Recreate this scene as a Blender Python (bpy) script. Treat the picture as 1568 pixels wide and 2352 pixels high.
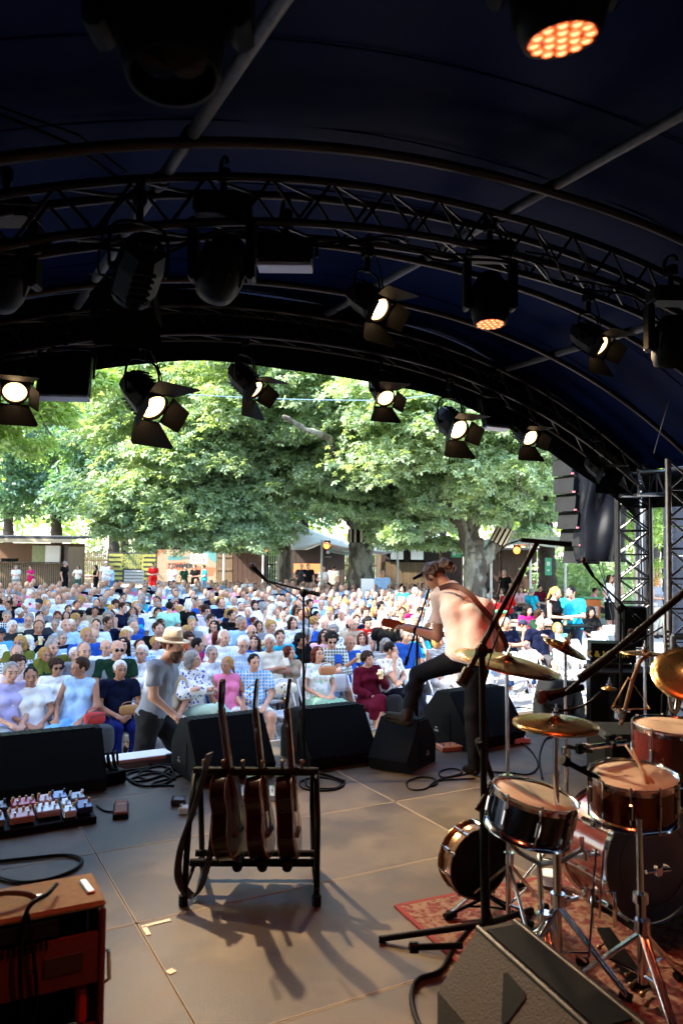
import bpy, math, random
import numpy as np
from mathutils import Matrix, Vector
from math import sin, cos, pi, radians, sqrt, atan2, tan
for o in list(bpy.data.objects): bpy.data.objects.remove(o)
SC = bpy.context.scene
COL = SC.collection
random.seed(7)
RNG = np.random.default_rng(11)

# ---------------------------------------------------------------- camera, sky, sun, exposure
# world axes: X along the stage front edge, Y from the stage out to the audience, Z up; ground z=0, stage floor z=0.8
YAW, PITCH, ROLL, CAMH, FPX = radians(-28.5), radians(2.75), radians(0.6), 2.6, 1790.0
cam_d = bpy.data.cameras.new('camera'); cam = bpy.data.objects.new('camera', cam_d); COL.objects.link(cam)
CAM_R = Matrix.Rotation(YAW, 4, 'Z') @ Matrix.Rotation(radians(90) + PITCH, 4, 'X') @ Matrix.Rotation(ROLL, 4, 'Z')
cam.matrix_world = Matrix.Translation((0, 0, CAMH)) @ CAM_R
cam_d.sensor_fit = 'VERTICAL'; cam_d.sensor_height = 36; cam_d.sensor_width = 24
cam_d.lens = FPX / 2352 * 36
cam_d.clip_start = 0.05; cam_d.clip_end = 800
cam_d.dof.use_dof = True; cam_d.dof.focus_distance = 8.0; cam_d.dof.aperture_fstop = 3.2
SC.camera = cam
W = bpy.data.worlds.new('World'); SC.world = W; W.use_nodes = True
nt = W.node_tree; nt.nodes.clear()
sky = nt.nodes.new('ShaderNodeTexSky'); sky.sky_type = 'NISHITA'; sky.sun_disc = False
SUN_EL, SUN_AZ = radians(44), radians(-84)     # azimuth measured from +Y (audience) towards +X
sky.sun_elevation = SUN_EL; sky.sun_rotation = SUN_AZ
bg = nt.nodes.new('ShaderNodeBackground'); bg.inputs['Strength'].default_value = 0.15
wo = nt.nodes.new('ShaderNodeOutputWorld')
nt.links.new(sky.outputs[0], bg.inputs[0]); nt.links.new(bg.outputs[0], wo.inputs[0])
sd = bpy.data.lights.new('sun', 'SUN'); sd.energy = 3.0; sd.angle = radians(0.6); sd.color = (1, .93, .8)
sun = bpy.data.objects.new('sun', sd); COL.objects.link(sun)
sdir = Vector((sin(SUN_AZ) * cos(SUN_EL), cos(SUN_AZ) * cos(SUN_EL), sin(SUN_EL)))
sun.rotation_euler = sdir.to_track_quat('Z', 'Y').to_euler(); sun.location = sdir * 60
vs = SC.view_settings; vs.view_transform = 'Standard'; vs.look = 'None'; vs.exposure = 3.25; vs.gamma = 1; vs.use_curve_mapping = False
SC.render.engine = 'CYCLES'
cy = SC.cycles; cy.use_denoising = True; cy.max_bounces = 7; cy.diffuse_bounces = 3; cy.glossy_bounces = 3
cy.transmission_bounces = 4; cy.transparent_max_bounces = 6; cy.sample_clamp_indirect = 4; cy.caustics_reflective = False; cy.caustics_refractive = False
cy.use_adaptive_sampling = True; cy.adaptive_threshold = 0.02

POW = (40, 135, 60, 38, 28, 22, 16, 16, 13, 11)      # watts of the lit spotlights and the two orange LED heads

# ---------------------------------------------------------------- measuring helpers
def ray(px, py): return (CAM_R.to_3x3() @ Vector(((px - 784) / FPX, (1176 - py) / FPX, -1)))
C0 = Vector((0, 0, CAMH))
FWD = Vector((-sin(YAW), cos(YAW), 0)); RGT = Vector((cos(YAW), sin(YAW), 0))
def Z_(px, py, z):
    d = ray(px, py); return C0 + d * ((z - CAMH) / d.z)
def D_(px, py, dist):
    d = ray(px, py); return C0 + d * (dist / d.dot(FWD))
def V_(px, py, v):
    d = ray(px, py); return C0 + d * (v / d.y)
def toC(x, y):                 # ground point -> (right of camera, ahead of camera)
    p = Vector((x, y, 0)); return p.dot(RGT), p.dot(FWD)
def fromC(r, a, z=0): return RGT * r + FWD * a + Vector((0, 0, z))
def PX(p):
    q = CAM_R.to_3x3().inverted() @ (Vector(p) - C0); return 784 + FPX * q.x / -q.z, 1176 - FPX * q.y / -q.z

# ---------------------------------------------------------------- materials
MATS = {}
def M(name, col=(.5, .5, .5), rough=.6, metal=0, var=.2, scale=6, bump=0, bscale=40, emit=None, obj=False, coat=0, trans=0, sheen=0, col2=None, kind=None, ks=10, alpha=1, stretch=None, spec=None):
    if name in MATS: return MATS[name]
    m = bpy.data.materials.new(name); m.use_nodes = True; t = m.node_tree; N = t.nodes; L = t.links
    b = N['Principled BSDF']
    tc = N.new('ShaderNodeTexCoord'); src = tc.outputs['Object']
    if stretch:
        mp = N.new('ShaderNodeMapping'); mp.inputs['Scale'].default_value = stretch; L.new(src, mp.inputs[0]); src = mp.outputs[0]
    nz = N.new('ShaderNodeTexNoise'); nz.inputs['Scale'].default_value = scale; nz.inputs['Detail'].default_value = 5; nz.inputs['Roughness'].default_value = .62; L.new(src, nz.inputs['Vector'])
    if obj:
        oi = N.new('ShaderNodeObjectInfo'); base = oi.outputs['Color']
    else:
        rg = N.new('ShaderNodeRGB'); rg.outputs[0].default_value = (*col, 1); base = rg.outputs[0]
    if kind:
        mx = N.new('ShaderNodeMix'); mx.data_type = 'RGBA'; L.new(base, mx.inputs[6]); mx.inputs[7].default_value = (*(col2 or (.7, .7, .7)), 1)
        if kind == 'stripe':
            w = N.new('ShaderNodeTexWave'); w.inputs['Scale'].default_value = ks; w.bands_direction = 'Z'; L.new(src, w.inputs['Vector']); f = w.outputs['Fac']; th = .5
        elif kind == 'check':
            w = N.new('ShaderNodeTexWave'); w.inputs['Scale'].default_value = ks; w.bands_direction = 'Z'; L.new(src, w.inputs['Vector'])
            w2 = N.new('ShaderNodeTexWave'); w2.inputs['Scale'].default_value = ks; w2.bands_direction = 'X'; L.new(src, w2.inputs['Vector'])
            ad = N.new('ShaderNodeMath'); ad.operation = 'MAXIMUM'; L.new(w.outputs['Fac'], ad.inputs[0]); L.new(w2.outputs['Fac'], ad.inputs[1]); f = ad.outputs[0]; th = .75
        elif kind == 'spots':
            w = N.new('ShaderNodeTexVoronoi'); w.inputs['Scale'].default_value = ks; L.new(src, w.inputs['Vector']); f = w.outputs['Distance']; th = .33
        else:
            w = N.new('ShaderNodeTexNoise'); w.inputs['Scale'].default_value = ks; w.inputs['Detail'].default_value = 4; L.new(src, w.inputs['Vector']); f = w.outputs['Fac']; th = .5
        cr = N.new('ShaderNodeValToRGB'); cr.color_ramp.elements[0].position = th - .04; cr.color_ramp.elements[1].position = th + .04
        L.new(f, cr.inputs[0]); L.new(cr.outputs[0], mx.inputs[0]); base = mx.outputs[2]
    if var:
        mr = N.new('ShaderNodeMapRange'); mr.inputs['From Min'].default_value = .25; mr.inputs['From Max'].default_value = .75
        mr.inputs['To Min'].default_value = 1 - var; mr.inputs['To Max'].default_value = 1 + var; L.new(nz.outputs[0], mr.inputs[0])
        vm = N.new('ShaderNodeVectorMath'); vm.operation = 'SCALE'; L.new(base, vm.inputs[0]); L.new(mr.outputs[0], vm.inputs['Scale']); base = vm.outputs[0]
        mr2 = N.new('ShaderNodeMapRange'); mr2.inputs['To Min'].default_value = max(.02, rough - .12); mr2.inputs['To Max'].default_value = min(1, rough + .12); L.new(nz.outputs[0], mr2.inputs[0]); L.new(mr2.outputs[0], b.inputs['Roughness'])
    else: b.inputs['Roughness'].default_value = rough
    L.new(base, b.inputs['Base Color'])
    b.inputs['Metallic'].default_value = metal; b.inputs['Coat Weight'].default_value = coat
    b.inputs['Transmission Weight'].default_value = trans; b.inputs['Sheen Weight'].default_value = sheen; b.inputs['Alpha'].default_value = alpha
    if bump:
        bn = N.new('ShaderNodeTexNoise'); bn.inputs['Scale'].default_value = bscale; bn.inputs['Detail'].default_value = 6; L.new(src, bn.inputs['Vector'])
        bp = N.new('ShaderNodeBump'); bp.inputs['Strength'].default_value = bump; bp.inputs['Distance'].default_value = .06 if 'bark' in name else .01; L.new(bn.outputs[0], bp.inputs['Height']); L.new(bp.outputs[0], b.inputs['Normal'])
    if spec is None: spec = .07 if (max(col) < .02 and metal < .3) else (.12 if obj else .4)
    b.inputs['Specular IOR Level'].default_value = spec
    if emit:
        b.inputs['Emission Color'].default_value = (*emit[:3], 1); b.inputs['Emission Strength'].default_value = emit[3]
    MATS[name] = m; return m
def leafmat(name, c1, c2, tr=.35):
    m = bpy.data.materials.new(name); m.use_nodes = True; t = m.node_tree; N = t.nodes; L = t.links; N.clear()
    out = N.new('ShaderNodeOutputMaterial'); b = N.new('ShaderNodeBsdfPrincipled'); tl = N.new('ShaderNodeBsdfTranslucent'); mx = N.new('ShaderNodeMixShader')
    g = N.new('ShaderNodeNewGeometry'); tc = N.new('ShaderNodeTexCoord'); nz = N.new('ShaderNodeTexNoise'); nz.inputs['Scale'].default_value = .5; L.new(tc.outputs['Object'], nz.inputs[0])
    av = N.new('ShaderNodeMath'); av.operation = 'MULTIPLY_ADD'; av.inputs[1].default_value = .55; L.new(g.outputs['Random Per Island'], av.inputs[0])
    sc_ = N.new('ShaderNodeMath'); sc_.operation = 'MULTIPLY'; sc_.inputs[1].default_value = .5; L.new(nz.outputs[0], sc_.inputs[0]); L.new(sc_.outputs[0], av.inputs[2])
    cm = N.new('ShaderNodeMix'); cm.data_type = 'RGBA'; cm.inputs[6].default_value = (*c1, 1); cm.inputs[7].default_value = (*c2, 1); L.new(av.outputs[0], cm.inputs[0])
    L.new(cm.outputs[2], b.inputs['Base Color']); b.inputs['Roughness'].default_value = .42
    tm = N.new('ShaderNodeMix'); tm.data_type = 'RGBA'; tm.blend_type = 'MULTIPLY'; tm.inputs[0].default_value = 1; L.new(cm.outputs[2], tm.inputs[6]); tm.inputs[7].default_value = (2.0, 1.9, .55, 1)
    L.new(tm.outputs[2], tl.inputs[0]); mx.inputs[0].default_value = tr; L.new(b.outputs[0], mx.inputs[1]); L.new(tl.outputs[0], mx.inputs[2]); L.new(mx.outputs[0], out.inputs[0])
    return m

BLACK = M('black_plastic', (.004, .004, .004), .5, var=.3)
BLACKM = M('black_metal', (.005, .005, .005), .42, .1, var=.3)
GRILL = M('speaker_grille', (.002, .002, .002), .55, .2, bump=.5, bscale=250)
CARB = M('speaker_box_paint', (.010, .011, .012), .85, bump=.35, bscale=160)
ALU = M('aluminium', (.30, .30, .31), .38, .9, var=.15)
STEELP = M('weathered_steel_tube', (.14, .13, .125), .5, .5, var=.45, scale=14)
CHROME = M('chrome', (.75, .76, .78), .12, 1, var=.05)
DARKTRUSS = M('dark_truss_paint', (.026, .020, .018), .34, .8, var=.3)
RUBBER = M('black_rubber', (.006, .006, .006), .7)
CABLE = M('black_cable', (.005, .005, .005), .5)
WHITE = M('white_paint', (.78, .78, .77), .5, var=.06)
BRASS = M('cymbal_bronze', (.60, .33, .13), .27, 1, var=.2, scale=3, bump=.1, bscale=90)
PVC = M('dark_roof_pvc', (.0012, .0075, .050), .5, var=.4, scale=.9, bump=.2, bscale=3, spec=.02)
DRAPE = M('black_drape', (.003, .003, .003), .9, bump=.3, bscale=30)
WOODL = M('light_timber', (.13, .085, .045), .7, var=.25, scale=5, stretch=(1, 1, .15), bump=.2)
WOODD = M('dark_timber', (.05, .03, .018), .7, var=.3, scale=5)
BARK = M('chestnut_bark', (.07, .06, .045), .95, var=.5, scale=7, stretch=(1, 1, .35), bump=1.0, bscale=14, kind='noise', col2=(.19, .19, .155), ks=2.6)
BARKD = M('dark_bark', (.05, .042, .035), .95, var=.4, scale=6, bump=.8, bscale=12)
LENS = M('lit_lens', (1, .9, .7), .2, emit=(1, .72, .40, 2.0), var=0)
LENSHOT = M('lit_lens_hot', (1, .9, .7), .2, emit=(1, .70, .38, 4), var=0)
REDLED = M('orange_led_face', (.3, .05, .02), .25, emit=(1, .07, .01, .02), var=0)
LEDDOT = M('led_dot', (1, .6, .4), .25, emit=(1, .45, .2, .22), var=0)

# ---------------------------------------------------------------- mesh helpers
def RX(a): return Matrix.Rotation(a, 4, 'X')
def RY(a): return Matrix.Rotation(a, 4, 'Y')
def RZ(a): return Matrix.Rotation(a, 4, 'Z')
def TR(p): return Matrix.Translation(Vector(p))
def frame(a, b):               # matrix whose Z runs from a to b
    a, b = Vector(a), Vector(b); return TR(a) @ (b - a).to_track_quat('Z', 'Y').to_matrix().to_4x4()
class MB:
    def __init__(s): s.v = []; s.f = []; s.m = []; s.cur = 0; s.sm = []; s.smooth = False; s.T = None
    def _a(s, vs, fs, T=None, smooth=None):
        n = len(s.v)
        if s.T is not None: T = s.T @ T if T is not None else s.T
        s.v += [tuple(T @ Vector(p)) for p in vs] if T is not None else [tuple(p) for p in vs]
        s.f += [tuple(i + n for i in q) for q in fs]; s.m += [s.cur] * len(fs); s.sm += [s.smooth if smooth is None else smooth] * len(fs); return s
    def box(s, c, d, R=None, ch=0):
        x, y, z = d[0] / 2, d[1] / 2, d[2] / 2; T = TR(c) @ (R if R is not None else Matrix())
        if not ch: return s._a([(i * x, j * y, k * z) for i in (-1, 1) for j in (-1, 1) for k in (-1, 1)], [(0, 1, 3, 2), (4, 6, 7, 5), (0, 4, 5, 1), (2, 3, 7, 6), (0, 2, 6, 4), (1, 5, 7, 3)], T, False)
        ch = min(ch, x * .9, y * .9, z * .9); vs = []; 
        sg = [(i, j, k) for i in (-1, 1) for j in (-1, 1) for k in (-1, 1)]
        for (i, j, k) in sg: vs += [(i * x, j * (y - ch), k * (z - ch)), (i * (x - ch), j * y, k * (z - ch)), (i * (x - ch), j * (y - ch), k * z)]
        ix = {g: n * 3 for n, g in enumerate(sg)}; fs = []
        for a, order in ((0, [(-1, -1), (1, -1), (1, 1), (-1, 1)]), (1, [(-1, -1), (-1, 1), (1, 1), (1, -1)]), (2, [(-1, -1), (1, -1), (1, 1), (-1, 1)])):
            for sd_ in (-1, 1):
                q = []
                for (p, r) in order:
                    g = [p, r]; g.insert(a, sd_); q.append(ix[tuple(g)] + a)
                fs.append(tuple(q if sd_ > 0 else q[::-1]))
        for a in range(3):
            b_, c_ = [t for t in range(3) if t != a]
            for p in (-1, 1):
                for r in (-1, 1):
                    g1 = [0, 0, 0]; g1[b_] = p; g1[c_] = r; g2 = list(g1); g1[a] = -1; g2[a] = 1
                    q = (ix[tuple(g1)] + b_, ix[tuple(g2)] + b_, ix[tuple(g2)] + c_, ix[tuple(g1)] + c_)
                    fl = p * r * (1 if a != 1 else -1) > 0
                    fs.append(q if not fl else q[::-1])
        for g in sg:
            q = (ix[g], ix[g] + 1, ix[g] + 2); fs.append(q if g[0] * g[1] * g[2] > 0 else q[::-1])
        return s._a(vs, fs, T, False)
    def cyl(s, a, b, ra, rb=None, n=10, caps=True):
        rb = ra if rb is None else rb; T = frame(a, b); L_ = (Vector(b) - Vector(a)).length
        vs = [(ra * cos(2 * pi * i / n), ra * sin(2 * pi * i / n), 0) for i in range(n)] + [(rb * cos(2 * pi * i / n), rb * sin(2 * pi * i / n), L_) for i in range(n)]
        s._a(vs, [(i, (i + 1) % n, n + (i + 1) % n, n + i) for i in range(n)], T, n > 6)
        if caps:
            if ra > 1e-5: s._a(vs[:n], [tuple(range(n))[::-1]], T, False)
            if rb > 1e-5: s._a(vs[n:], [tuple(range(n))], T, False)
        return s
    def lathe(s, prof, T=None, n=24):      # prof: (r, z) list
        vs = []; fs = []
        for (r, z) in prof: vs += [(r * cos(2 * pi * i / n), r * sin(2 * pi * i / n), z) for i in range(n)]
        for k in range(len(prof) - 1):
            for i in range(n): fs.append((k * n + i, k * n + (i + 1) % n, (k + 1) * n + (i + 1) % n, (k + 1) * n + i))
        return s._a(vs, fs, T, True)
    def disc(s, T, r, n=24): return s._a([(r * cos(2 * pi * i / n), r * sin(2 * pi * i / n), 0) for i in range(n)], [tuple(range(n))], T, False)
    def tube(s, pts, r, n=6, closed=False, rr=None):
        P = [Vector(p) for p in pts]; K = len(P); rings = []; up = None
        for i in range(K):
            if closed: d = P[(i + 1) % K] - P[i - 1]
            else: d = P[min(i + 1, K - 1)] - P[max(i - 1, 0)]
            d = d.normalized() if d.length > 1e-9 else Vector((0, 0, 1))
            if up is None: up = Vector((0, 0, 1)) if abs(d.z) < .9 else Vector((1, 0, 0))
            x = d.cross(up); x = x.normalized() if x.length > 1e-6 else d.orthogonal().normalized(); y = x.cross(d).normalized(); up = y
            q = rr[i] if rr else r; rings.append([P[i] + x * (q * cos(2 * pi * j / n)) + y * (q * sin(2 * pi * j / n)) for j in range(n)])
        vs = [p for g in rings for p in g]; fs = []
        for i in range(K if closed else K - 1):
            a, b = i * n, ((i + 1) % K) * n
            for j in range(n): fs.append((a + j, b + j, b + (j + 1) % n, a + (j + 1) % n))
        if not closed: fs += [tuple(range(n)), tuple(range((K - 1) * n, K * n))[::-1]]
        return s._a(vs, fs, None, True)
    def prism(s, poly, h, T=None, smooth=False):      # poly in XY, extruded z 0..h
        n = len(poly); vs = [(x, y, 0) for x, y in poly] + [(x, y, h) for x, y in poly]
        s._a(vs, [tuple(range(n))[::-1], tuple(range(n, 2 * n))], T, False)
        return s._a(vs, [(i, (i + 1) % n, n + (i + 1) % n, n + i) for i in range(n)], T, smooth)
    def ell(s, c, r, R=None, n=12, k=8):
        vs = []; fs = []
        for j in range(k + 1):
            a = pi * j / k
            for i in range(n): vs.append((r[0] * sin(a) * cos(2 * pi * i / n), r[1] * sin(a) * sin(2 * pi * i / n), r[2] * cos(a)))
        for j in range(k):
            for i in range(n): fs.append((j * n + i, (j + 1) * n + i, (j + 1) * n + (i + 1) % n, j * n + (i + 1) % n))
        return s._a(vs, fs, TR(c) @ (R if R is not None else Matrix()), True)
    def mesh(s, name, mats):
        me = bpy.data.meshes.new(name); me.from_pydata(s.v, [], s.f)
        for m in (mats if isinstance(mats, (list, tuple)) else [mats]): me.materials.append(m)
        me.polygons.foreach_set('material_index', s.m); me.polygons.foreach_set('use_smooth', s.sm); me.validate(); me.update(); return me
    def obj(s, name, mats, parent=None, label=None, world=False):
        if world and parent is not None:
            Ti = XF[parent.name].inverted(); s.v = [tuple(Ti @ Vector(p)) for p in s.v]
        o = bpy.data.objects.new(name, s.mesh(name, mats)); COL.objects.link(o); o.parent = parent
        if label: o['label'] = label
        return o
XF = {}
def tag(o, label, cat, group=None, kind=None):
    if label: o['label'] = label
    if cat: o['category'] = cat
    if group: o['group'] = group
    if kind: o['kind'] = kind
    return o
def thing(name, label, cat, loc=(0, 0, 0), rot=0, group=None, mtx=None):
    o = bpy.data.objects.new(name, None); COL.objects.link(o); o.empty_display_size = .1
    T = mtx if mtx is not None else TR(loc) @ RZ(rot)
    o.matrix_world = T; XF[o.name] = T; return tag(o, label, cat, group)
def shape(name, mats, parent, fn, *a, **k):
    b = MB(); fn(b, *a, **k); return b.obj(name, mats, parent)
def inst(name, me, parent=None, mtx=None, label=None):
    o = bpy.data.objects.new(name, me); COL.objects.link(o); o.parent = parent
    if mtx is not None: o.matrix_local = mtx
    if label: o['label'] = label
    return o
def npmesh(name, V, Q, mats, smooth=True, mi=None):
    me = bpy.data.meshes.new(name); V = np.asarray(V, np.float32); Q = np.asarray(Q, np.int32); k = Q.shape[1]
    me.vertices.add(len(V)); me.vertices.foreach_set('co', V.ravel()); me.loops.add(Q.size); me.loops.foreach_set('vertex_index', Q.ravel())
    me.polygons.add(len(Q)); me.polygons.foreach_set('loop_start', np.arange(0, Q.size, k, dtype=np.int32)); me.polygons.foreach_set('loop_total', np.full(len(Q), k, np.int32))
    if mi is not None: me.polygons.foreach_set('material_index', np.asarray(mi, np.int32))
    me.polygons.foreach_set('use_smooth', np.full(len(Q), smooth))
    for m in (mats if isinstance(mats, (list, tuple)) else [mats]): me.materials.append(m)
    me.update(calc_edges=True); return me
def spline(pts, n=8):
    P = [Vector(p) for p in pts]; P = [P[0] * 2 - P[1]] + P + [P[-1] * 2 - P[-2]]; out = []
    for i in range(1, len(P) - 2):
        for k in range(n):
            t = k / n; a, b, c, d = P[i - 1:i + 3]
            out.append(.5 * ((2 * b) + (c - a) * t + (2 * a - 5 * b + 4 * c - d) * t * t + (3 * b - a - 3 * c + d) * t ** 3))
    out.append(P[-2]); return out

# ---------------------------------------------------------------- text drawn as flat print (5x7 strokes on a surface)
def text_obj(txt, size, mat, parent, T, name='lettering', align='LEFT', bold=0.0):
    cu = bpy.data.curves.new(name, 'FONT'); cu.body = txt; cu.size = size; cu.extrude = .001; cu.align_x = align; cu.offset = bold; cu.resolution_u = 2
    tmp = bpy.data.objects.new(name, cu); COL.objects.link(tmp)
    dg = bpy.context.evaluated_depsgraph_get(); me = bpy.data.meshes.new_from_object(tmp.evaluated_get(dg)); bpy.data.objects.remove(tmp)
    me.name = name; me.materials.clear(); me.materials.append(mat); return inst(name, me, parent, T)
# ================================================================ ground, stage, roof
GRAVEL = M('gravel_ground', (.33, .31, .28), .95, var=.35, scale=1.2, bump=.6, bscale=30)
FLOORM = M('stage_floor_panel', (.060, .042, .024), .5, var=.38, scale=3, bump=.12, bscale=120, spec=.25, kind='noise', col2=(.090, .065, .039), ks=1.7)
SEAM = M('worn_panel_edge', (.20, .15, .095), .7)
b = MB(); b._a([(-300, -300, 0), (300, -300, 0), (300, 300, 0), (-300, 300, 0)], [(0, 1, 2, 3)])
tag(b.obj('ground', GRAVEL), None, None, kind='structure')
ST = .8; V0 = 6.80
U0, U1, VB = -2.0, 9.0, -2.6
fl = thing('stage_floor', None, None, (0, 0, 0)); fl['kind'] = 'structure'
b = MB(); b.box(((U0 + U1) / 2, (VB + V0) / 2, ST - .10), (U1 - U0, V0 - VB, .16)); b.obj('platform', BLACK, fl)
b = MB(); b.box(((U0 + U1) / 2, V0 + .012, ST - .08), (U1 - U0, .024, .155)); b.obj('edge_trim', M('stage_edge_trim', (.42, .42, .43), .5, .4), fl)
for i in range(9): b = MB(); 
b = MB()
for i in range(9): b.cyl((U0 + .3 + i * 1.3, V0 - .2, 0), (U0 + .3 + i * 1.3, V0 - .2, ST - .18), .03)
b.obj('leg', ALU, fl)
us = [.98 + 2.08 * k for k in range(-2, 5)]; vv = [6.80, 5.80, 4.79, 3.82, 2.79, 1.79, .79, -.21, -1.21, -2.6]
pan = {}
for i in range(len(us) - 1):
    a0, a1 = max(us[i], U0), min(us[i + 1], U1)
    for j in range(len(vv) - 1):
        w, h = a1 - a0, vv[j] - vv[j + 1]; key = (round(w, 2), round(h, 2), (i + j) % 3)
        if key not in pan:
            q = MB(); g = .004
            q.box((0, 0, -.011), (w - g, h - g, .021)); q.cur = 1; e = .007
            for (cx_, cy_, dx, dy) in ((0, h / 2 - g / 2 - e / 2, w - g, e), (0, -h / 2 + g / 2 + e / 2, w - g, e), (w / 2 - g / 2 - e / 2, 0, e, h - g), (-w / 2 + g / 2 + e / 2, 0, e, h - g)):
                q.box((cx_, cy_, .0), (dx, dy, .0012))
            pan[key] = q.mesh('floor_panel', [FLOORM, SEAM])
        inst('floor_panel', pan[key], fl, TR(((a0 + a1) / 2, (vv[j] + vv[j + 1]) / 2, ST)))
# tape marks on the floor
TAPE = M('cream_tape', (.75, .62, .45), .7)
p = Z_(330, 2128, ST); q = MB(); q.box((.06, 0, .001), (.14, .022, .002), RZ(.05)); q.box((0, -.05, .001), (.022, .09, .002)); t_ = q.obj('floor_tape', TAPE); t_.location = p + Vector((0, 0, .0015)); tag(t_, 'small corner mark of cream tape on the stage floor behind the guitar rack', 'tape')
p = Z_(393, 2232, ST); q = MB(); q.box((0, 0, .001), (.035, .035, .002), RZ(.4)); t_ = q.obj('floor_tape', TAPE); t_.location = p + Vector((0, 0, .0015)); tag(t_, 'tiny cream tape dot stuck beside the long floor seam', 'tape')

# roof profile
UC = 3.2
def zr(u):                # height of the top of an arch truss
    t = abs(u - UC) / 4.14; return 4.69 - 1.16 * t ** 2.25
def arcpts(v, dz=0, u0=-2.0, u1=7.36, n=40): return [Vector((u0 + (u1 - u0) * i / n, v, zr(u0 + (u1 - u0) * i / n) + dz)) for i in range(n + 1)]
def arch(v, label, mat=DARKTRUSS, wdt=.22, dp=.235, dz=0.0, nz=26):
    t = thing('arched_truss', label, 'truss', (UC, v, ST), group='arched roof trusses')
    for dv in (-wdt / 2, wdt / 2):
        for d in (0, -dp):
            q = MB(); q.tube(arcpts(v + dv, d + dz), .024, 8); q.obj('chord', mat, t, world=True)
    us_ = [-2 + 9.3 * i / nz for i in range(nz + 1)]
    for i in range(nz):
        q = MB()
        for dv in (-wdt / 2, wdt / 2):
            ua, ub = us_[i], us_[i + 1]; um = (ua + ub) / 2
            q.cyl((ua, v + dv, zr(ua) + dz), (um, v + dv, zr(um) - dp + dz), .0095, n=6); q.cyl((um, v + dv, zr(um) - dp + dz), (ub, v + dv, zr(ub) + dz), .0095, n=6)
        ua, ub = us_[i], us_[i + 1]
        q.cyl((ua, v - wdt / 2, zr(ua) + dz), (ub, v + wdt / 2, zr(ub) + dz), .0095, n=6); q.cyl((ua, v - wdt / 2, zr(ua) - dp + dz), (ub, v + wdt / 2, zr(ub) - dp + dz), .0095, n=6)
        q.obj('brace', mat, t, world=True)
    return t
arch(6.3, 'dark arched box truss along the front edge of the roof above the audience view')
arch(3.82, 'dark arched box truss across the middle of the roof carrying draped cables')
REDTUBE = M('dull_roof_tube', (.03, .018, .014), .4, .6, var=.3)
for v, lab in ((3.33, 'single curved roof tube just nearer than the middle truss'), (4.62, 'upper of the two curved roof tubes seen between the trusses'), (5.5, 'lower of the two curved roof tubes seen between the trusses')):
    q = MB(); q.tube(arcpts(v, .0), .027, 8); tag(q.obj('roof_tube', REDTUBE), lab, 'tube', 'curved roof tubes')
for u, lab in ((1.02, 'long weathered steel purlin running forward above the big dark spotlights'), (3.18, 'weathered steel purlin running forward at the crown of the roof'), (5.27, 'weathered steel purlin running forward low on the sloping roof side')):
    q = MB(); q.tube([(u, -2.4, zr(u) + .03), (u, 2.0, zr(u) + .03), (u, 6.5, zr(u) + .03)], .031, 10); o = q.obj('roof_purlin', STEELP); tag(o, lab, 'tube', 'straight roof purlins')
    for v in (3.33, 4.62, 5.5, 3.82, 6.3):
        c = MB(); c.cyl((u, v - .03, zr(u) + .03), (u, v + .03, zr(u) + .03), .042, n=10); c.obj('clamp', BLACKM, o)
# membrane, side skirt and front valance
def sheet(pts_fn, nu, nv, name, mat, th=.004, **kw):
    V = np.array([[pts_fn(i / nu, j / nv) for i in range(nu + 1)] for j in range(nv + 1)]).reshape(-1, 3)
    I = np.arange((nu + 1) * (nv + 1)).reshape(nv + 1, nu + 1); Q = np.stack([I[:-1, :-1], I[:-1, 1:], I[1:, 1:], I[1:, :-1]], -1).reshape(-1, 4)
    o = bpy.data.objects.new(name, npmesh(name, V, Q, mat)); COL.objects.link(o)
    md = o.modifiers.new('th', 'SOLIDIFY'); md.thickness = th; md.offset = 0; return tag(o, kw.get('label'), kw.get('cat'), kw.get('group'), kw.get('kind'))
def memb(s, t):
    u = -2.3 + 9.9 * s; v = -2.7 + 9.35 * t
    return (u, v, zr(u) + .20 + .012 * sin(u * 3) * sin(v * 2.1) + .03 * abs(sin(v * pi / 2.48)))
rf_ = sheet(memb, 70, 50, 'roof_membrane', PVC, label='dark blue-black roof membrane stretched over the stage arches', cat='stage roof')
for k in range(13):
    v = -2.2 + k * .72; q = MB(); q.tube([(u, v, zr(u) + .192 + .03 * abs(sin(v * pi / 2.48))) for u in [-2.2 + i * .24 for i in range(40)]], .005, 4); q.obj('seam', PVC, rf_)
def val(s, t):
    u = -2.3 + 9.9 * s; return (u, 6.5 + .02 * sin(u * 5), zr(u) + .22 - t * (.22 + .235 + .19 + .02 * sin(u * 2.3)))
sheet(val, 90, 6, 'front_valance', DRAPE, label='black fabric valance hanging from the front roof edge above the trees', cat='valance')
def skirt(s, t): return (7.62 + .03 * sin(9 * s), -2.7 + 9.2 * s, zr(7.6) + .22 - t * .45)
sheet(skirt, 40, 4, 'side_valance', DRAPE, label='black fabric strip closing the side edge of the roof', cat='valance')
def sk2(s, t): v = -2.7 + 7.9 * s; return (7.75 + .05 * sin(v * 9), v, .8 + t * (zr(7.6) - .6))  # unseen drape, added to cut the light entering from this side
sheet(sk2, 60, 4, 'side_drape', DRAPE, label='added out-of-view black drape keeping side light off the stage behind the drums', cat='drape')
def bk(s, t): u = -2.3 + 9.9 * s; return (u, -2.75 + .05 * sin(u * 9), .8 + t * (zr(u) - .6))
sheet(bk, 90, 4, 'back_drape', DRAPE, label='black drape closing the rear of the stage behind the camera', cat='drape')
def sdp(s, t): v = -2.7 + 7.2 * s; return (-2.2 + .05 * sin(v * 9), v, .8 + t * (zr(-2.2) - .6))
sheet(sdp, 60, 4, 'side_drape', DRAPE, label='black drape closing the stage side beside the amplifier', cat='drape')

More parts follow.
